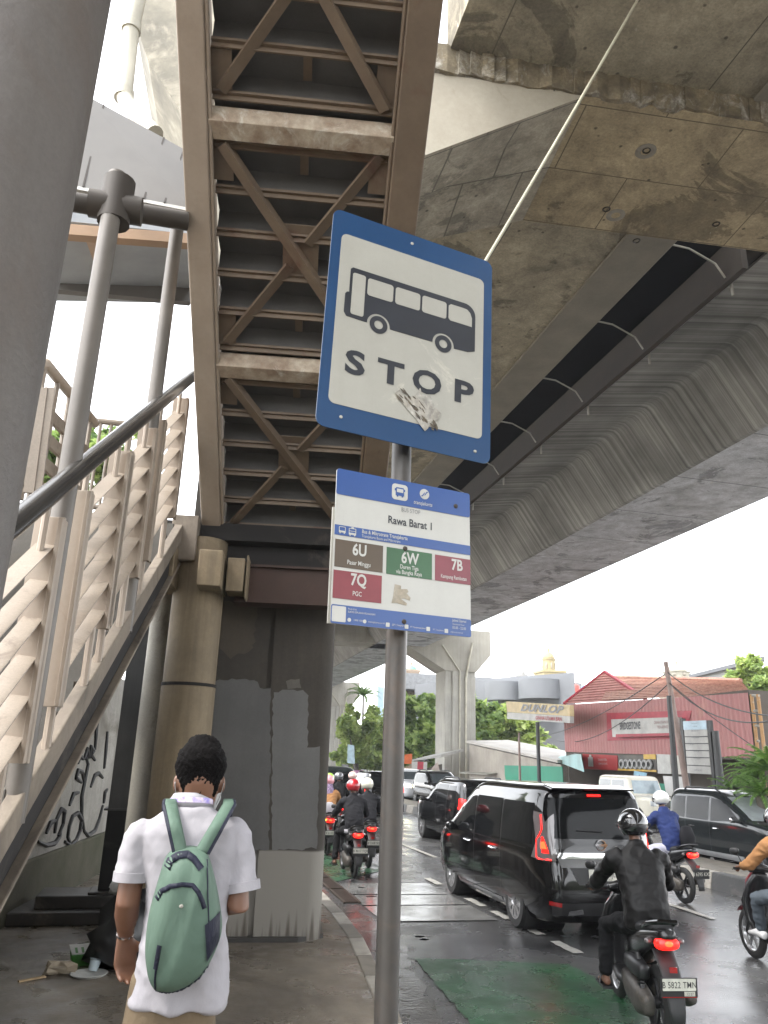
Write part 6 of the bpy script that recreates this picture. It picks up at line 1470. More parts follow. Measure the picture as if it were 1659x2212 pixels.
# black rubbish bag with things on it, mostly behind the walking person
c = gp(262,2098,SW)
rbg = thing('rubbish_bag', 'upright black rubbish bag with a tied top behind the arm of the walking person', 'rubbish bag', tuple(c))
mb = crumple(c+V3((0,.12,.28)), (.26,.22,.30), 11); mb.build('bag', pmat('black bin liner', (.012,.012,.013), .35, scale=5), rbg, True, ang=0, world=True)
mb = crumple(c+V3((-.06,.05,.62)), (.10,.09,.08), 21); mb.build('tied_top', pmat('white plastic bag', (.5,.5,.48), .4, scale=6), rbg, True, ang=0, world=True)
c = gp(244,1975,SW)
lt = crumple(c+V3((0,0,.10)), (.16,.12,.10), 31); litter('cloth_bundle', lt, pmat('dirty grey brown rags', (.22,.18,.14), .9, scale=8), 'dirty brown rag bundle behind the rubbish bag', 'rag bundle')
# wet scraps along the gutter
for k, (px, py) in enumerate(((778,1985),(762,1968),(800,2010),(752,1955),(905,2118),(915,2126))):
    c = gp(px, py, .03); litter('gutter_scrap', crumple(c, (.06,.04,.012), 40+k), m_boxw if k < 4 else m_plast,
      ['white scrap beside the kerb end','torn white scrap in the gutter by the grating','small white scrap nearest the sign pole in the gutter','farthest white scrap along the kerb','black rubbish lump on the edge of the green lane','flat dark lump beside the green lane corner'][k])

# ================================================================== FAR SIDE OF THE ROAD
def wpx(px, d): return px*d/1763.0               # width in metres of px photo pixels at distance d
def matp(n, c, r=.7, **k): return pmat(n, c, r, **k)
m_redsheet = matp('faded red corrugated sheet', (0.37,0.15,0.145), .55, col2=(0.32,0.14,0.13), scale=.5, fine=.1, streak=.25, streak_col=(.22,.08,.06), stain=(.38,.2,.16), stain_amt=.15)
m_redtrim = matp('red sign surround', (0.36,0.03,0.05), .5)
m_tile = pmat('clay roof tiles', (0.33,0.155,0.115), .8, col2=(0.42,0.25,0.18), scale=2.2, fine=.7, bscale=5, stain=(.16,.07,.05), stain_amt=.3)
m_pinkt = pmat('pinkish gable tiles', (0.30,0.115,0.10), .8, col2=(0.36,0.17,0.14), scale=1.4, fine=.4, bscale=4)
m_signw = matp('sign panel white', (0.42,0.41,0.385), .5, scale=2, fine=.05)
m_gold = matp('gold sign panel', (0.50,0.38,0.19), .45, scale=2, fine=.05)
m_dkp = matp('dark pole paint', (0.04,0.04,0.04), .5, scale=2)
m_wood = matp('weathered pale pole', (0.3,0.22,0.19), .7, scale=2)
m_teal = matp('teal green hoarding', (0.02,0.25,0.15), .55, scale=.6, col2=(.02,.21,.13), fine=.1)
m_cyan = matp('pale cyan tarpaulin', (0.42,0.62,0.62), .5, scale=.8)
m_yel = matp('yellow kiosk paint', (0.5,0.31,0.04), .5, scale=2)
m_shade = matp('shop interior wall', (0.10,0.085,0.07), .8, scale=.8)
m_crm = matp('cream tower render', (0.36,0.295,0.155), .8, scale=.2, fine=.05)
m_gbl = matp('grey cladding', (0.16,0.168,0.18), .6, scale=.1, fine=.04)
m_gbd = matp('darker grey recess', (0.125,0.13,0.142), .6, scale=.1, fine=.04)
m_dome = matp('verdigris dome', (0.15,0.3,0.24), .6, scale=.4)
m_wht = matp('white render', (0.33,0.325,0.31), .7, scale=.3)

# red workshop
XF = 22.0
TLc, TRc, BRc, BLc = xp(1230,1521,XF), xp(1620,1496,XF), xp(1631,1637,XF), xp(1221,1624,XF)
yL, yR = BLc.y, BRc.y; zt, zb = (TLc.z+TRc.z)/2, (BLc.z+BRc.z)/2
ws = thing('workshop_building', 'faded red corrugated workshop with tiled roof beyond the median', 'building', (XF+4, (yL+yR)/2, .16))
Ww = dict(parent=ws, world=True)
mb = MB(); n = 110; vs = []
for k in range(n*2+1):
    f = k/(n*2); y = yL+(yR-yL)*f; x = XF-(.045 if k % 4 in (1,2) else 0)
    vs += [(x,y,BLc.z+(BRc.z-BLc.z)*f),(x,y,TLc.z+(TRc.z-TLc.z)*f)]
mb.add(vs, [(2*k,2*k+2,2*k+3,2*k+1) for k in range(n*2)]); mb.build('corrugated_facade', m_redsheet, **Ww, fix=False)
mb = MB(); mb.box(XF+.05,XF+.15,yR,yL,zb-.2,zt-.1); mb.box(XF+.1,XF+9,yR+.02,yR+.2,.16,zt-.1); mb.box(XF+.1,XF+9,yL-.2,yL-.02,.16,zt-.15); mb.build('wall', m_shade, **Ww)
mb = MB(); mb.box(XF+2.2,XF+2.4,yR,yL,.16,zb+.3); mb.build('shop_front', m_shade, **Ww)
pk = dp(1307,1451,51); el, er = dp(1218,1521,51.5), dp(1395,1510,46)
mb = MB(); back = Vector((9,2.0,0))
def tiles_(p0, p1, p2, p3, mat, name, rows=10, thick=.045):
    mb = MB()
    for i in range(rows):
        a0, a1 = i/rows, (i+1)/rows
        q = [p0.lerp(p3,a0), p1.lerp(p2,a0), p1.lerp(p2,a1), p0.lerp(p3,a1)]; nrm = (q[1]-q[0]).cross(q[3]-q[0]).normalized()
        nrm = nrm if nrm.z > 0 else -nrm
        mb.add([q[0]+nrm*thick,q[1]+nrm*thick,q[2],q[3],q[0],q[1]], [(0,1,2,3),(4,5,1,0)])
    return mb.build(name, mat, **Ww, fix=False)
tiles_(el, er, pk+Vector((.01,.0,0)), pk, m_pinkt, 'gable_roof', 12)
mb = MB(); mb.tube([el,pk,er], .12, 6); mb.build('ridge', m_redtrim, **Ww)
r0, r1 = dp(1325,1463,54), dp(1600,1471,44); b0, b1 = dp(1300,1512,47), dp(1625,1500,37)
tiles_(b0, b1, r1, r0, m_tile, 'main_roof', 14)
mb = MB(); mb.tube([r0,r1], .14, 6); mb.build('ridge', m_tile, **Ww)
def xsign(pts, X, th, name, mat, parent=None, **kw):
    """a board parallel to the road, from four photo corners (bottom left, bottom right, top right, top left)"""
    q = [xp(a, b, X) for a, b in pts]; mb = MB(); mb.hexa([q[0],q[1],q[1]+Vector((th,0,0)),q[0]+Vector((th,0,0)),q[3],q[2],q[2]+Vector((th,0,0)),q[3]+Vector((th,0,0))])
    return mb.build(name, mat, parent, world=parent is not None), q
def xtext(q, s, fx, fy, fh, mat, name, parent, off=.03, **kw):
    u = (q[1]-q[0]); v = (q[3]-q[0]); W_, H_ = u.length, v.length
    mb = MB(); mb.frame(q[0]+Vector((-off,0,0)), u.normalized(), v.normalized(), Vector((-1,0,0)))
    for t_, a, b, h, k in ([(s, fx, fy, fh, kw)] if isinstance(s, str) else s): put_text(mb, t_, a*W_, b*H_, h*H_, 0, **k)
    return mb.build(name, mat, parent, fix=False, world=True)
o, q = xsign([(1312,1600),(1478,1596),(1494,1535),(1310,1540)], XF-.06, .02, 'sign_surround', m_redtrim, ws)
bsn = thing('tyre_shop_sign', 'long white shop sign with black BRIDGESTONE lettering on the red facade', 'shop sign', tuple(xp(1394,1572,XF-.2)))
o, q = xsign([(1323,1592),(1466,1588),(1464,1549),(1320,1554)], XF-.35, .2, 'sign_panel', m_signw, bsn)
xtext(q, [('BRIDGESTONE',.31,.40,.40,dict(bold=.03,shear=.12,sx=.60))], 0,0,0, m_ink, 'lettering', bsn)
xtext(q, [('GRAHA UTAMA BAN',.80,.60,.16,dict(sx=.72)),('TIRE & SERVICE',.80,.36,.16,dict(sx=.72))], 0,0,0, pmat('grey red lettering',(.25,.12,.12),.5,scale=3), 'small_lettering', bsn)
o2_, q2 = xsign([(1330,1592.5),(1466,1589),(1466,1583),(1330,1586)], XF-.37, .02, 'red_strip', m_redtrim, bsn)
# gold panel on its pole
dn = thing('tyre_brand_sign', 'gold and white roadside sign lettered DUNLOP on a dark pole', 'roadside sign', (19.9, 41, .16))
XD = 19.9
o, q = xsign([(1095,1538),(1231,1547),(1230,1523),(1093,1515)], XD, .25, 'gold_panel', m_gold, dn)
xtext(q, 'DUNLOP', .575, .2, .60, m_ink, 'lettering', dn, bold=.045, shear=.5, sx=2.3, spacing=1.08)
mb = MB(); c_ = q[0].lerp(q[1],.11).lerp(q[3].lerp(q[2],.11),.55); mb.lathe([(0,.04),(.30,.04),(.30,0)], c_+Vector((0,0,0)), (-1,0,0), 20); mb.build('round_mark', m_signw, dn)
mb = MB(); mb.lathe([(0,.055),(.17,.055)], c_, (-1,0,0), 16); mb.prism([c_+Vector((-.05,-.32,.2)),c_+Vector((-.05,-.62,0)),c_+Vector((-.05,-.32,-.2))], (-.01,0,0)); mb.build('arrow_mark', m_redtrim, dn)
o, q = xsign([(1095.5,1553),(1231,1562),(1231,1547.5),(1095,1538.5)], XD, .24, 'white_panel', m_signw, dn)
xtext(q, 'GRAHA UTAMA BAN', .70, .2, .5, m_redtrim, 'red_lettering', dn, bold=.02, shear=.2, sx=1.25)
mb = MB(); p = xp(1161,1560,XD+.12); mb.tube([(p.x,p.y,.1),(p.x,p.y,p.z)], .11, 12); mb.build('pole', m_dkp, dn, True, world=True)
# tall list of services
XS = 17.5
sv = thing('service_list_sign', 'tall white list sign between dark posts in front of the red facade', 'roadside sign', tuple(Vector((XS,xp(1505,1672,XS).y,.16))))
o, q = xsign([(1485,1670),(1536,1673),(1526,1562),(1476,1557)], XS, .08, 'panel', m_signw, sv)
rows = [('GRAHA UTAMA BAN',.5,.93,.022),('KAWASAN MAMPANG',.52,.875,.018),('BAN, VELEG RC',.5,.785,.036),('SPOORING & BALANCING',.5,.665,.024),('AC MOBIL',.34,.53,.030),('TUNE UP, OLI, BREK',.5,.40,.024),('ISI NITROGEN, SERVICE',.5,.27,.024),('GANTI OLI, AKI',.5,.05,.038)]
xtext(q, [(a,b,c,d,dict(sx=.62)) for a,b,c,d in rows], 0,0,0, pmat('grey blue lettering',(.16,.18,.2),.5,scale=3), 'lettering', sv)
u, v = q[1]-q[0], q[3]-q[0]
mb = MB()
for f in (.15,.30,.43,.56,.69,.83): mb.beam(q[0]+v*f+Vector((-.01,0,0)), q[0]+u+v*f+Vector((-.01,0,0)), .02, .03)
mb.build('divider', m_dkp, sv, world=True)
mb = MB(); mb.beam(q[0]+v*.995+Vector((-.012,0,0))-Vector((0,0,.16)), q[1]+v*.995+Vector((-.012,0,0))-Vector((0,0,.16)), .02, .3); mb.build('pale_blue_header', pmat('pale blue header',(.45,.58,.66),.5,scale=3), sv, world=True)
for pxa, pya, pxb in ((1472,1552,1484),(1530,1556,1541)):
    a = xp(pxa,pya,XS); mb = MB(); mb.box(a.x-.02,a.x+.12,a.y-.07,a.y+.07,.1,a.z); mb.build('post', m_dkp, sv, world=True)
def px_pole(name, label, x0, y0, X, r, mat, lean=(0,0), zb=.1):
    a = xp(x0, y0, X); b = Vector((a.x+lean[0], a.y+lean[1], zb)); mb = MB(); mb.tube([b, a], [r*1.15, r*.85], 12); return tag(mb.build(name, mat, None, True), label, 'pole')
px_pole('utility_pole', 'tall pale leaning utility pole with wires beside the service list sign', 1438, 1430, 16.8, .10, m_wood, lean=(.2,-.55))
px_pole('utility_pole', 'thick dark pole standing before the white panels', 1445, 1503, 16.4, .10, m_dkp)
px_pole('steel_post', 'short dark square post right of the service list sign', 1545, 1579, 17.6, .13, m_dkp)
px_pole('steel_post', 'thin brown post left of the gold roadside sign', 1121, 1583, 19.6, .07, m_wood)
fr_ = thing('scaffold_frame', 'rusty orange frame of tubes at the right end of the red facade', 'frame', (XF, yR-.7, .16))
for px in (1623,1637):
    a = xp(px, 1500, XF+.1); mb = MB(); mb.tube([(a.x,a.y,.1),(a.x,a.y,a.z)], .07, 8); mb.build('upright', pmat('rusty orange tube',(.45,.25,.10),.6,scale=2,stain=(.5,.48,.42),stain_amt=.2), fr_, True, world=True)
mb = MB()
for py in (1502,1535,1567,1600): mb.tube([xp(1620,py,XF+.1), xp(1640,py+1,XF+.1)], .05, 8)
mb.build('rung', m_galv, fr_, True, world=True)
# stalls and hoardings under the sheet
def board(name, label, pts, X, mat, cat='board', th=.05):
    o, q = xsign(pts, X, th, name, mat); tag(o, label, cat); return o, q
o, q = board('banner', 'red banner with white print under the left end of the facade', [(1262,1661),(1334,1664),(1333,1632),(1258,1628)], 21.6, pmat('red banner cloth',(.36,.03,.03),.6,scale=1), 'banner')
xtext(q, [('OLI & AKI MOBIL',.62,.56,.14,dict(sx=.8)),('GANTI OLI GRATIS',.62,.32,.12,dict(sx=.8))], 0,0,0, m_signw, 'print', o)
mb = MB(); c_ = q[0].lerp(q[1],.24); mb.box(c_.x-.06,c_.x-.03,c_.y-.25,c_.y+.25,c_.z+.14,c_.z+.62); mb.box(c_.x-.06,c_.x-.03,c_.y-.1,c_.y+.1,c_.z+.62,c_.z+.74); mb.build('printed_can', m_signw, o)
o, q = board('banner', 'black tyre banner with a yellow bottom edge under the facade', [(1336,1664),(1419,1667),(1417,1632),(1335,1631)], 21.6, pmat('black banner cloth',(.06,.055,.05),.6,scale=1,col2=(.12,.11,.09)), 'banner')
mb = MB(); u, v = q[1]-q[0], q[3]-q[0]; mb.beam(q[0]+v*.06+Vector((-.03,0,0)), q[1]+v*.04+Vector((-.03,0,0)), .02, .09); mb.beam(q[0]+v*.9+u*.7+Vector((-.03,0,0)), q[1]+v*.9+Vector((-.03,0,0)), .02, .22); mb.build('yellow_edge', m_yel, o)
mb = MB()
for k in range(7): mb.lathe([(.13,0),(.22,.02),(.24,.06),(.22,.10),(.13,.11)], q[0]+u*(.14+.12*k)+v*.42+Vector((-.02,0,0)), (-1,0,0), 14)
mb.build('printed_tyre', pmat('grey print',(.3,.3,.29),.5,scale=6), o)
o, q = board('panel', 'plain pale panel behind the dark pole', [(1421,1671),(1450,1672),(1447,1630),(1418,1629)], 20.5, m_signw, 'panel')
o, q = board('panel', 'plain pale panel beside the leaning utility pole', [(1452,1672),(1476,1673),(1471,1632),(1449,1631)], 20.5, pmat('dull pale panel',(.5,.47,.42),.6,scale=1), 'panel')
a = [(1440,1720),(1484,1718),(1478,1678),(1432,1676)]
o, q = board('tarpaulin', 'grubby white hanging tarpaulin below the pale panels', a, 18.6, pmat('grubby white sheet',(.52,.51,.5),.6,scale=1.2,col2=(.38,.37,.36)), 'tarpaulin', .02)
o, q = board('hoarding', 'teal green hoarding right of the yellow kiosk', [(1084,1684),(1216,1690),(1214,1656),(1083,1653)], 21.8, m_teal, 'hoarding')
o, q = board('hoarding', 'teal green hoarding behind the rider in white helmet', [(1376,1735),(1440,1742),(1438,1693),(1374,1690)], 19.9, m_teal, 'hoarding')
o, q = board('poster', 'light blue poster tilted on the shop front', [(1365,1695),(1391,1702),(1397,1670),(1370,1665)], 19.6, pmat('pale blue poster',(.22,.42,.54),.5,scale=3), 'poster', .02)
u, v = q[1]-q[0], q[3]-q[0]; mb = MB()
for f, g, h in ((.25,.45,.28),(.5,.42,.42),(.72,.45,.3)): p0 = q[0]+u*f+v*g+Vector((-.015,0,0)); mb.prism([p0-u*.1,p0+u*.1,p0+u*.1+v*h*.6,p0+v*h,p0-u*.1+v*h*.6],(-.004,0,0))
mb.build('printed_figure', m_tjb, o)
mb = MB(); q = [xp(1190,1640,24), xp(1262,1668,20), xp(1255,1632,20.2), xp(1225,1628,25)]; mb.hexa(q+[p+Vector((0,0,.06)) for p in q]); tag(mb.build('tarpaulin', m_cyan, None), 'pale cyan tarpaulin roof beside the red facade', 'tarpaulin')
ks = thing('kiosk', 'yellow kiosk with a corrugated awning beside the teal hoarding', 'kiosk', tuple(Vector((22,xp(1050,1680,22).y,.16))))
p = xp(1022,1680,22); p2 = xp(1080,1680,22); mb = MB(); mb.box(22,24,p2.y,p.y,.16,p.z+.35); mb.build('booth', m_yel, ks, world=True)
mb = MB(); mb.box(21.95,22.02,p2.y+.4,p.y-.6,.5,p.z-.1); mb.build('shutter', m_signw, ks, world=True)
mb = MB(); q = [Vector((21.0,p2.y-.2,p.z+.30)),Vector((21.0,p.y+.3,p.z+.30)),Vector((24,p.y+.3,p.z+.75)),Vector((24,p2.y-.2,p.z+.75))]; mb.hexa(q+[k+Vector((0,0,.06)) for k in q]); mb.build('awning', m_galv, ks, world=True)
sh_ = thing('shed', 'long low grey shed with a shallow roof behind the yellow kiosk', 'shed', tuple(Vector((27,xp(1100,1650,27).y,.16))))
q = [dp(1014,1608,62), dp(1212,1652,50), dp(1212,1690,50), dp(1014,1690,62)]
mb = MB(); d = Vector((4,2,0)); mb.hexa([q[3],q[2],q[2]+d,q[3]+d,q[0],q[1],q[1]+d,q[0]+d]); mb.build('wall', pmat('stained shed wall',(.4,.36,.31),.8,scale=.6,streak=.3), sh_, world=True)
mb = MB(); e = Vector((-.3,-.15,.1)); mb.hexa([q[0]+e,q[1]+e,q[1]+d,q[0]+d,q[0]+e+Vector((0,0,.16)),q[1]+e+Vector((0,0,.16)),q[1]+d+Vector((0,0,.5)),q[0]+d+Vector((0,0,.5))]); mb.build('roof', pmat('pale shed roof',(.5,.47,.43),.7,scale=.5), sh_, world=True)
st_ = thing('market_stall', 'street stall with white awning and red and white side cloth by the column', 'stall', tuple(dp(918,1690,60)))
q = [dp(890,1644,60), dp(952,1636,60)]
mb = MB(); d = Vector((2.5,2.0,.5)); mb.hexa([q[0],q[1],q[1]+d,q[0]+d,q[0]+Vector((0,0,.1)),q[1]+Vector((0,0,.2)),q[1]+d+Vector((0,0,.2)),q[0]+d+Vector((0,0,.1))]); mb.build('awning', m_signw, st_, world=True)
def fplane(pts, d, th, mat, name, parent=None):
    q = [dp(a, b, d) for a, b in pts]; nn = Vector((sin(R_(18)), cos(R_(18)), 0))*th; mb = MB(); mb.hexa([q[0],q[1],q[1]+nn,q[0]+nn,q[3],q[2],q[2]+nn,q[3]+nn]); return mb.build(name, mat, parent, world=parent is not None)
fplane([(890,1672),(901,1672),(902,1645),(889,1645)], 60, .05, m_signw, 'side_cloth', st_); fplane([(901,1672),(914,1672),(915,1646),(902,1645)], 60, .05, m_redtrim, 'red_cloth', st_); fplane([(914,1672),(922,1672),(923,1646),(915,1646)], 60, .05, m_signw, 'side_cloth', st_)
fplane([(886,1700),(955,1700),(955,1650),(890,1668)], 61.5, .2, m_shade, 'dark_interior', st_); fplane([(926,1668),(940,1676),(950,1666),(945,1645)], 60.2, .05, matp('pale basket',(.45,.38,.33)), 'hanging_bag', st_)
tag(fplane([(873,1650),(890,1650),(890,1628),(874,1630)], 62, .1, matp('orange sheet',(.55,.12,.03)), 'orange_sheet'), 'orange cloth sheet hanging in front of the trees left of the stall', 'cloth')
tag(fplane([(868,1690),(886,1690),(886,1672),(868,1670)], 60, .3, m_yel, 'yellow_box'), 'yellow box left of the street stall', 'box')
o = fplane([(750,1648),(766,1650),(765,1610),(751,1608)], 75, .15, matp('pale blue signboard',(.42,.55,.62)), 'signboard'); tag(o, 'pale blue and white signboard among the trees behind the motorcycles', 'signboard')
tag(fplane([(798,1692),(860,1692),(860,1672),(752,1668)], 80, .3, matp('far wall',(.45,.42,.37)), 'low_wall'), 'low pale wall far behind the queue', 'wall')
tag(fplane([(758,1688),(785,1688),(785,1664),(760,1664)], 78, .1, matp('purple pink print',(.35,.14,.28),col2=(.5,.3,.4),scale=2), 'purple_banner'), 'purple pink banner on the far low wall', 'banner')
tag(fplane([(739,1688),(752,1688),(752,1652),(738,1651)], 74, .5, matp('grey cabinet',(.22,.22,.22)), 'cabinet'), 'grey street cabinet beside the far column foot', 'cabinet')

# ------------------------------------------------------------------ distant buildings
def tower_at(px, d): p = dp(px, 1600, d); return Vector((p.x, p.y, 0))
def zat(px, py, d): return dp(px, py, d).z
gb = thing('office_building', 'long grey clad building behind the trees', 'building', tuple(tower_at(1060, 95)))
q = [tower_at(894,100), tower_at(1247,84)]; zt_ = zat(894,1478,100); dd = Vector((8,20,0))
mb = MB(); mb.hexa([q[0],q[1],q[1]+dd,q[0]+dd]+[p+Vector((0,0,zt_)) for p in (q[0],q[1],q[1]+dd,q[0]+dd)]); mb.build('block', m_gbl, gb, world=True)
mb = MB(); e = (q[0]-q[1]).cross(Vector((0,0,1))).normalized(); e = e if e.dot(q[0]) < 0 else -e
a, b = q[0].lerp(q[1],.04)+e*.15, q[0].lerp(q[1],.97)+e*.15
mb.hexa([a,b,b-e*.1,a-e*.1]+[p+Vector((0,0,zt_-3.2)) for p in (a,b,b-e*.1,a-e*.1)]); mb.build('recessed_band', m_gbd, gb, world=True)
mb = MB()
for f in (.62,.82): c_ = q[0].lerp(q[1],f); mb.tube([c_+Vector((0,0,zt_-2.6)), c_+Vector((0,0,zt_-.6))], 2.4, 20)
mb.build('curved_balcony', m_gbl, gb, True, world=True)
mb = MB(); c_ = q[0].lerp(q[1],.1)+dd*.4; mb.box(c_.x-4,c_.x+22,c_.y,c_.y+10,zt_-.1,zt_+2.0); mb.build('roof_storey', matp('light storey',(.22,.225,.23)), gb, world=True)
def tank(px, py, d, col, label, w_=22):
    z = zat(px, py+12, d); p = tower_at(px, d); r = wpx(w_/2, d); mb = MB(); mb.lathe([(0,0),(r,0),(r,r*1.6),(r*.7,r*2.0),(r*.3,r*2.2),(0,r*2.2)], p+Vector((0,0,z-.2)), (0,0,1), 18); tag(mb.build('water_tank', matp('tank '+label[:4], col, .4, scale=.5), None, True, ang=40), label, 'water tank')
tank(1048,1470,102,(.05,.10,.35),'blue water tank on the grey building left of the cream tower',11); tank(1249,1480,95,(.5,.07,.05),'red water tank on the roof left of the red gable',16); tank(1266,1475,97,(.12,.2,.4),'blue water tank peeping over the tiled gable',10)
def church(name, label, px, d, prof, mat, dome=None):
    """stepped tower: list of (top py, bottom py, half width px, round?)"""
    t = thing(name, label, 'tower', tuple(tower_at(px, d))); p = tower_at(px, d)
    for i, (a, b, hw, kind) in enumerate(prof):
        z1, z0 = zat(px, a, d), zat(px, b, d); r = wpx(hw, d); mb = MB()
        if kind == 'box':
            mb.box(p.x-r,p.x+r,p.y-r,p.y+r,z0,z1); o = mb.build('storey', mat, t, world=True, bevel=.1)
            mb = MB(); mb.box(p.x-r*1.12,p.x+r*1.12,p.y-r*1.12,p.y+r*1.12,z1-.05,z1+.28); mb.build('cornice', mat, t, world=True)
            mb = MB(); h = z1-z0
            for u in ((0,) if hw < 14 else (-.5,0,.5)): mb.box(p.x+u*r-r*.16,p.x+u*r+r*.16,p.y-r-.04,p.y-r+.02,z0+h*.3,z0+h*.75)
            w_ = mb.build('window', matp('tower window shade',(.3,.28,.24)), t, world=True)
        elif kind == 'dome':
            h = z1-z0; mb.lathe([(r,0),(r*1.06,.05*h),(r*.98,.3*h),(r*.8,.6*h),(r*.45,.88*h),(.02,h)], (p.x,p.y,z0), (0,0,1), 24); mb.build('dome', dome or mat, t, True, world=True, ang=0)
        elif kind == 'round':
            h = z1-z0; mb.lathe([(r,0),(r,h*.9),(r*1.12,h*.92),(r*1.12,h)], (p.x,p.y,z0), (0,0,1), 24); mb.build('drum', mat, t, True, world=True)
            mb = MB()
            for k in range(8): aa = pi/4*k; c_ = Vector((p.x+r*cos(aa),p.y+r*sin(aa),z0+h*.45)); mb.ell(c_, (r*.16,r*.16,h*.28), 10)
            mb.build('arched_window', matp('drum window shade',(.28,.25,.2)), t, True, world=True)
        elif kind == 'gable':
            h = z1-z0; mb.prism([(p.x-r,p.y-r*.6,z0)]+[(p.x+r*cos(aa),p.y-r*.6,z0+h*sin(aa)) for aa in [pi-pi*k/14 for k in range(15)]], (0,r*1.2,0)); mb.build('arched_gable', mat, t, world=True)
        else:
            mb.lathe([(r,0),(r*.7,(z1-z0)*.2),(r*.9,(z1-z0)*.35),(r*.3,(z1-z0)*.55),(.02,z1-z0)], (p.x,p.y,z0), (0,0,1), 12); mb.build('finial', mat, t, True, world=True)
    return t
church('clock_tower', 'tall cream domed tower with lantern above the grey building', 1191, 120, [(1474,1640,34,'gable'),(1454,1640,25,'box'),(1424,1452,14,'round'),(1408,1424,13,'dome'),(1392,1409,3.5,'fin')], m_crm)
church('turret', 'small white turret left of the cream domed tower', 1131, 125, [(1466,1640,22,'box'),(1457,1640,11,'round'),(1445,1457,7,'dome'),(1432,1446,1.5,'fin')], m_wht)
church('church_dome', 'pale white dome with a slim spire behind the tiled roof', 1474, 130, [(1464,1640,44,'gable'),(1452,1465,26,'round'),(1436,1452,20,'dome'),(1412,1438,4,'fin')], matp('pale dome render',(.34,.32,.25)))
church('bell_tower', 'cream bell tower with green dome between pole and column', 886, 110, [(1505,1660,20,'box'),(1452,1505,15,'box'),(1437,1452,14,'dome'),(1420,1438,3,'fin')], matp('pinkish cream render',(.33,.25,.18)), m_dome)
gt = thing('glass_tower', 'far pale blue glass tower left of the sign pole', 'tower', tuple(tower_at(818, 210)))
p = tower_at(818,210); r = wpx(7,210); mb = MB(); mb.box(p.x-r,p.x+r,p.y-r,p.y+r,0,zat(818,1484,210)); mb.build('block', matp('pale blue glass',(.2,.29,.36),.3,scale=.05), gt, world=True)
wb_ = thing('house', 'white flat roofed house behind the tree right of the tiled roof', 'house', tuple(tower_at(1590, 60)))
p, p2 = tower_at(1497,64), tower_at(1665,54); mb = MB(); d = Vector((6,8,0)); zz = zat(1590,1450,59); mb.hexa([p,p2,p2+d,p+d]+[k+Vector((0,0,zz)) for k in (p,p2,p2+d,p+d)]); mb.build('wall', m_wht, wb_, world=True)
mb = MB(); e = Vector((-.4,-.8,0)); mb.hexa([p+e+Vector((0,0,zz)),p2+e+Vector((0,0,zz)),p2+d+Vector((0,0,zz)),p+d+Vector((0,0,zz)),p+e+Vector((0,0,zz+.25)),p2+e+Vector((0,0,zz+.25)),p2+d+Vector((0,0,zz+.25)),p+d+Vector((0,0,zz+.25))]); mb.build('flat_roof', m_gbd, wb_, world=True)
a, b = p.lerp(p2,.38), p.lerp(p2,.62); nn = Vector((-.05,-.1,0)); mb = MB(); mb.hexa([a+nn+Vector((0,0,zz-1.9)),b+nn+Vector((0,0,zz-1.9)),b+Vector((0,0,zz-1.9)),a+Vector((0,0,zz-1.9)),a+nn+Vector((0,0,zz-.5)),b+nn+Vector((0,0,zz-.5)),b+Vector((0,0,zz-.5)),a+Vector((0,0,zz-.5))]); mb.build('window', m_gbd, wb_, world=True)

# ------------------------------------------------------------------ trees
def leafmat(name, c1, c2, c3):
    m = bpy.data.materials.new(name); m.use_nodes = True; n, l = m.node_tree.nodes, m.node_tree.links; b = n['Principled BSDF']; out = n['Material Output']
    tc = n.new('ShaderNodeTexCoord'); t = n.new('ShaderNodeTexNoise'); t.inputs['Scale'].default_value = .8; t.inputs['Detail'].default_value = 4; l.new(tc.outputs['Object'], t.inputs[0])
    g = n.new('ShaderNodeNewGeometry')
    cr = n.new('ShaderNodeValToRGB'); e = cr.color_ramp.elements; e[0].position = .3; e[0].color = (*c1,1); e[1].position = .7; e[1].color = (*c3,1); k = e.new(.5); k.color = (*c2,1)
    ad = n.new('ShaderNodeMath'); ad.operation = 'MULTIPLY_ADD'; ad.inputs[1].default_value = .35; l.new(g.outputs['Random Per Island'], ad.inputs[0]); mm = n.new('ShaderNodeMath'); mm.operation = 'SUBTRACT'; mm.inputs[1].default_value = .17; l.new(t.outputs['Fac'], mm.inputs[0]); l.new(mm.outputs[0], ad.inputs[2])
    l.new(ad.outputs[0], cr.inputs[0]); l.new(cr.outputs[0], b.inputs['Base Color']); b.inputs['Roughness'].default_value = .5
    tr = n.new('ShaderNodeBsdfTranslucent'); l.new(cr.outputs[0], tr.inputs[0]); mx = n.new('ShaderNodeMixShader'); mx.inputs[0].default_value = .5; l.new(b.outputs[0], mx.inputs[1]); l.new(tr.outputs[0], mx.inputs[2]); l.new(mx.outputs[0], out.inputs[0]); return m
lf_l = leafmat('fresh green leaves', (.17,.25,.07), (.32,.42,.11), (.48,.56,.19))
lf_d = leafmat('dark green leaves', (.10,.17,.05), (.21,.31,.09), (.36,.46,.14))
lf_p = leafmat('palm fronds', (.09,.17,.04), (.15,.27,.065), (.25,.37,.10))
m_bark = matp('grey bark', (.13,.11,.09), .9, scale=2)
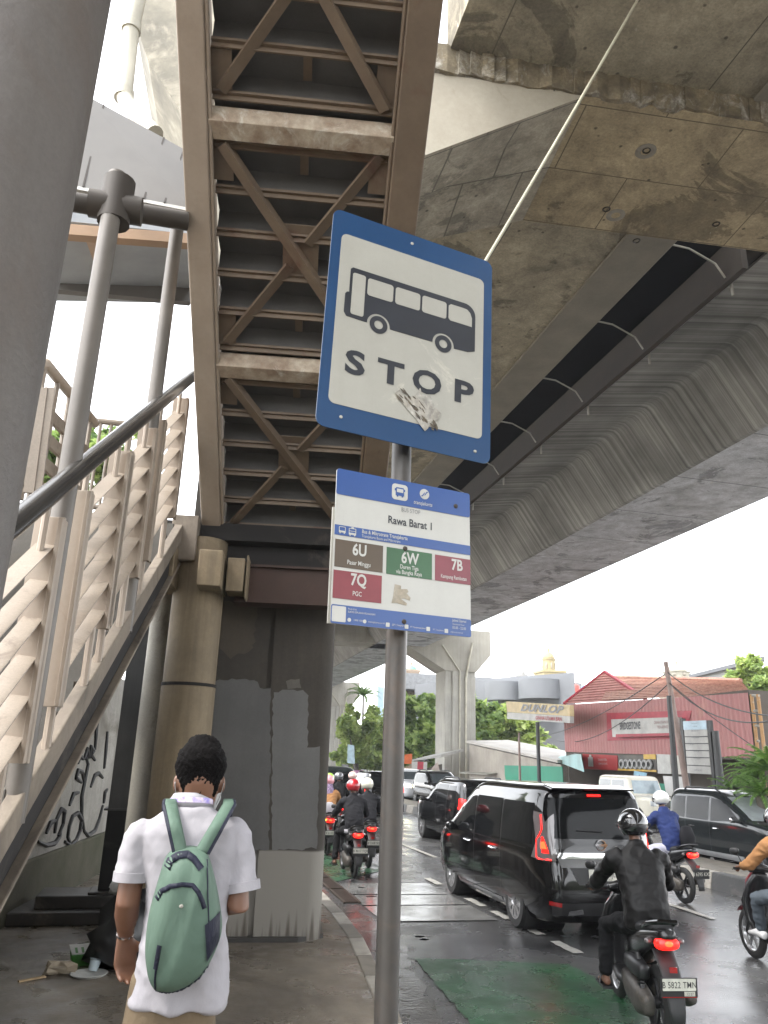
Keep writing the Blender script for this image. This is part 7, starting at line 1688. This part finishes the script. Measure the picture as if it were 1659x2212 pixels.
def leaves(mb, c, r, n, s, rnd):
    for _ in range(n):
        d = Vector((rnd.gauss(0,1),rnd.gauss(0,1),rnd.gauss(0,1))).normalized(); p = c+Vector((d.x*r[0],d.y*r[1],d.z*r[2]))*(rnd.random()**.45)
        a = Vector((rnd.uniform(-1,1),rnd.uniform(-1,1),rnd.uniform(-.8,.4))).normalized(); b = a.cross(Vector((rnd.uniform(-1,1),rnd.uniform(-1,1),rnd.uniform(.2,1)))).normalized(); k = s*rnd.choice((.45,.6,.8,1.0,1.4))*rnd.uniform(.8,1.2)
        mb.add([p-a*k, p-b*k*.55, p+a*k, p+b*k*.55], [(0,1,2,3)])
def tree(label, d, blobs, mat, seed, leaf=.26, dens=1.0, trunk=None, group='trees beyond the road'):
    """blobs: (px, py, rx px, ry px) crown clumps seen at distance d"""
    rnd = random.Random(seed); cx = sum(b[0] for b in blobs)/len(blobs); base = tower_at(trunk or cx, d)
    t = thing('tree', label, 'tree', tuple(base), 0, group); mb = MB(); tk = MB(); C0 = None
    zc = zat(cx, max(b[1] for b in blobs), d)
    tk.tube([base, base+Vector((.1,.1,zc*.6)), base+Vector((.2,0,zc))], [.28,.22,.16], 10)
    for px, py, rx, ry in blobs:
        rx *= 1.38; ry *= 1.3; py -= 7; dj = d+rnd.uniform(-2.5,2.5); c = dp(px, py, dj); r = (wpx(rx,dj), wpx((rx+ry)/2,dj), wpx(ry,dj))
        for k in range(15):                       # sub clumps with gaps between
            o = Vector((rnd.gauss(0,.45)*r[0], rnd.gauss(0,.45)*r[1], rnd.gauss(0,.42)*r[2])); q = rnd.uniform(.32,.55)
            leaves(mb, c+o, (r[0]*q,r[1]*q,r[2]*q*.8), int(125*dens), leaf, rnd)
        tk.tube([base+Vector((.1,.1,zc*.55)), base.lerp(c,.55)+Vector((0,0,zc*.3)), c], [.13,.08,.03], 6)
    tk.build('trunk', m_bark, t, True, world=True); mb.build('crown', mat, t, world=True, fix=False); return t
tree('fresh yellow green tree beside the far column foot', 82, [(752,1570,14,26),(768,1600,16,24),(758,1630,20,20),(790,1590,16,20),(762,1655,18,18),(785,1640,18,22)], lf_l, 1, .34)
tree('bushy green tree behind the sign pole', 88, [(800,1570,22,30),(812,1610,26,26),(790,1640,22,16),(845,1600,22,34),(815,1650,22,18),(845,1645,22,20)], lf_l, 2, .34)
tree('dense dark green tree left of the tall column', 78, [(886,1545,18,28),(905,1590,26,30),(880,1610,18,26),(932,1555,20,34),(925,1610,24,22),(875,1535,10,18),(900,1635,24,16),(932,1640,20,20)], lf_d, 3, .34)
tree('tall green tree just right of the tall column', 74, [(1032,1545,22,28),(1050,1585,30,26),(1026,1590,16,30),(1075,1560,24,24)], lf_d, 4, .32)
tree('spreading tree ending behind the gold sign', 72, [(1100,1570,26,30),(1118,1610,26,20),(1145,1600,26,26),(1175,1630,20,16),(1085,1610,24,20)], lf_l, 5, .32)
tree('pale hazy tree filling the gap under the grey building', 86, [(960,1560,22,26),(1000,1590,22,30),(1010,1545,20,22),(1060,1640,24,16),(1030,1640,22,16),(985,1640,20,18)], lf_l, 21, .34)
tree('low pale tree right of the sign pole', 92, [(850,1560,18,28),(862,1620,18,24),(838,1625,16,20),(870,1580,14,26)], lf_l, 22, .34)
tree('pale green tree rising over the tiled roof', 52, [(1598,1470,26,20),(1630,1455,22,20),(1570,1492,24,12),(1640,1490,20,16),(1610,1440,14,10)], lf_l, 6, .2, .8, trunk=1640)
tree('green tree far right behind the scaffold frame', 46, [(1652,1505,18,24),(1668,1540,18,30)], lf_d, 7, .2)
tree('small tree glimpsed between the stair railings', 17, [(90,985,45,50),(150,960,45,50),(250,1010,45,55),(310,1030,30,40),(205,1000,40,50)], lf_d, 8, .12, 1.1, group=None, trunk=-40)
tree('leafy tree low behind the stair columns', 26, [(318,1420,20,60),(322,1520,18,50),(322,1360,16,50)], lf_d, 9, .16, group=None)
def palm(label, base, top, n, L, seed, droop=.9, leafw=.5, mat=None):
    rnd = random.Random(seed); t = thing('palm_tree', label, 'palm', tuple(base)); tk = MB(); tk.tube([base, base.lerp(top,.5)+Vector((.12,0,0)), top], [.2,.15,.12], 10); tk.build('trunk', m_bark, t, True, world=True)
    mb = MB()
    for k in range(n):
        a = 2*pi*k/n+rnd.uniform(-.2,.2); el = rnd.uniform(.1,1.2); h = Vector((cos(a),sin(a),0)); p = top.copy(); pts = []
        for j in range(12):
            pts.append(p.copy()); e = el-droop*1.7*(j/11)**1.3; p = p+(h*cos(e)+Vector((0,0,sin(e))))*L/11
        side = h.cross(Vector((0,0,1)))
        for j in range(1,12):
            for s in (-1,1):
                for q in (0,.5):
                    c = pts[j-1].lerp(pts[j],q); w_ = leafw*L*.30*(1-abs(j/11-.45)*1.2); dr = (pts[j]-pts[j-1]).normalized()
                    tip = c+(side*s*.8+dr*.55+Vector((0,0,-.35+rnd.uniform(-.15,.15)))).normalized()*w_
                    mb.add([c-dr*.035*L, tip, c+dr*.035*L], [(0,1,2)])
        mb.tube(pts, [.02*L*.4]*11+[.004], 5)
    mb.build('frond', mat or lf_p, t, world=True, fix=False); return t
d = 98; tp_ = tower_at(781,d); palm('tall thin palm rising behind the far column', tp_, Vector((tp_.x,tp_.y,zat(781,1502,d))), 22, 2.6, 1)
for i, (px, py, d, L, lb) in enumerate(((1628,1658,23.5,1.0,'arching palm below the orange frame'),(1655,1640,21.5,1.1,'bushy palm cut by the right edge'),(1575,1690,22.5,.75,'low palm clump in front of the service sign foot'),(1630,1692,20.5,.8,'front low palm behind the dark grey car'))):
    b = tower_at(px,d); b.z = .16; palm(lb, b, Vector((b.x,b.y,zat(px,py,d)-.25)), 26, L, 10+i, .8, .55)
# overhead wires
m_wire = matp('black cable', (.02,.02,.02), .5)
def wire(pts, sag, label, r=.02):
    a, b = pts; mb = MB(); mb.tube([a.lerp(b,k/16)+Vector((0,0,-sag*4*(k/16)*(1-k/16))) for k in range(17)], r, 5); tag(mb.build('overhead_wire', m_wire, None), label, 'wire')
P0 = xp(1442,1452,16.8); P1 = xp(1446,1475,16.8)
wire((P0, dp(1150,1592,58)), .5, 'upper wire running left from the leaning utility pole'); wire((P1, dp(1170,1585,60)), 1.2, 'slack lower wire running left across the red facade')
wire((P0, xp(1690,1548,14)), .35, 'upper wire running right from the leaning utility pole'); wire((P1, xp(1690,1552,14)), .55, 'second wire running right over the red facade'); wire((P1, xp(1700,1660,14)), .1, 'straight stay wire slanting down to the right edge', .014)

# ================================================================== AIR
mb = MB(); mb.box(-60,230,-230,260,-1.2,40)
hz = mb.build('haze', None); hz['kind'] = 'stuff'
hm_ = bpy.data.materials.new('haze air'); hm_.use_nodes = True; n = hm_.node_tree.nodes; n.remove(n['Principled BSDF'])
pv = n.new('ShaderNodeVolumePrincipled'); pv.inputs['Color'].default_value = (.92,.95,1,1); pv.inputs['Density'].default_value = 0.0005; pv.inputs['Anisotropy'].default_value = .2
hm_.node_tree.links.new(pv.outputs[0], n['Material Output'].inputs['Volume']); hz.data.materials.append(hm_)
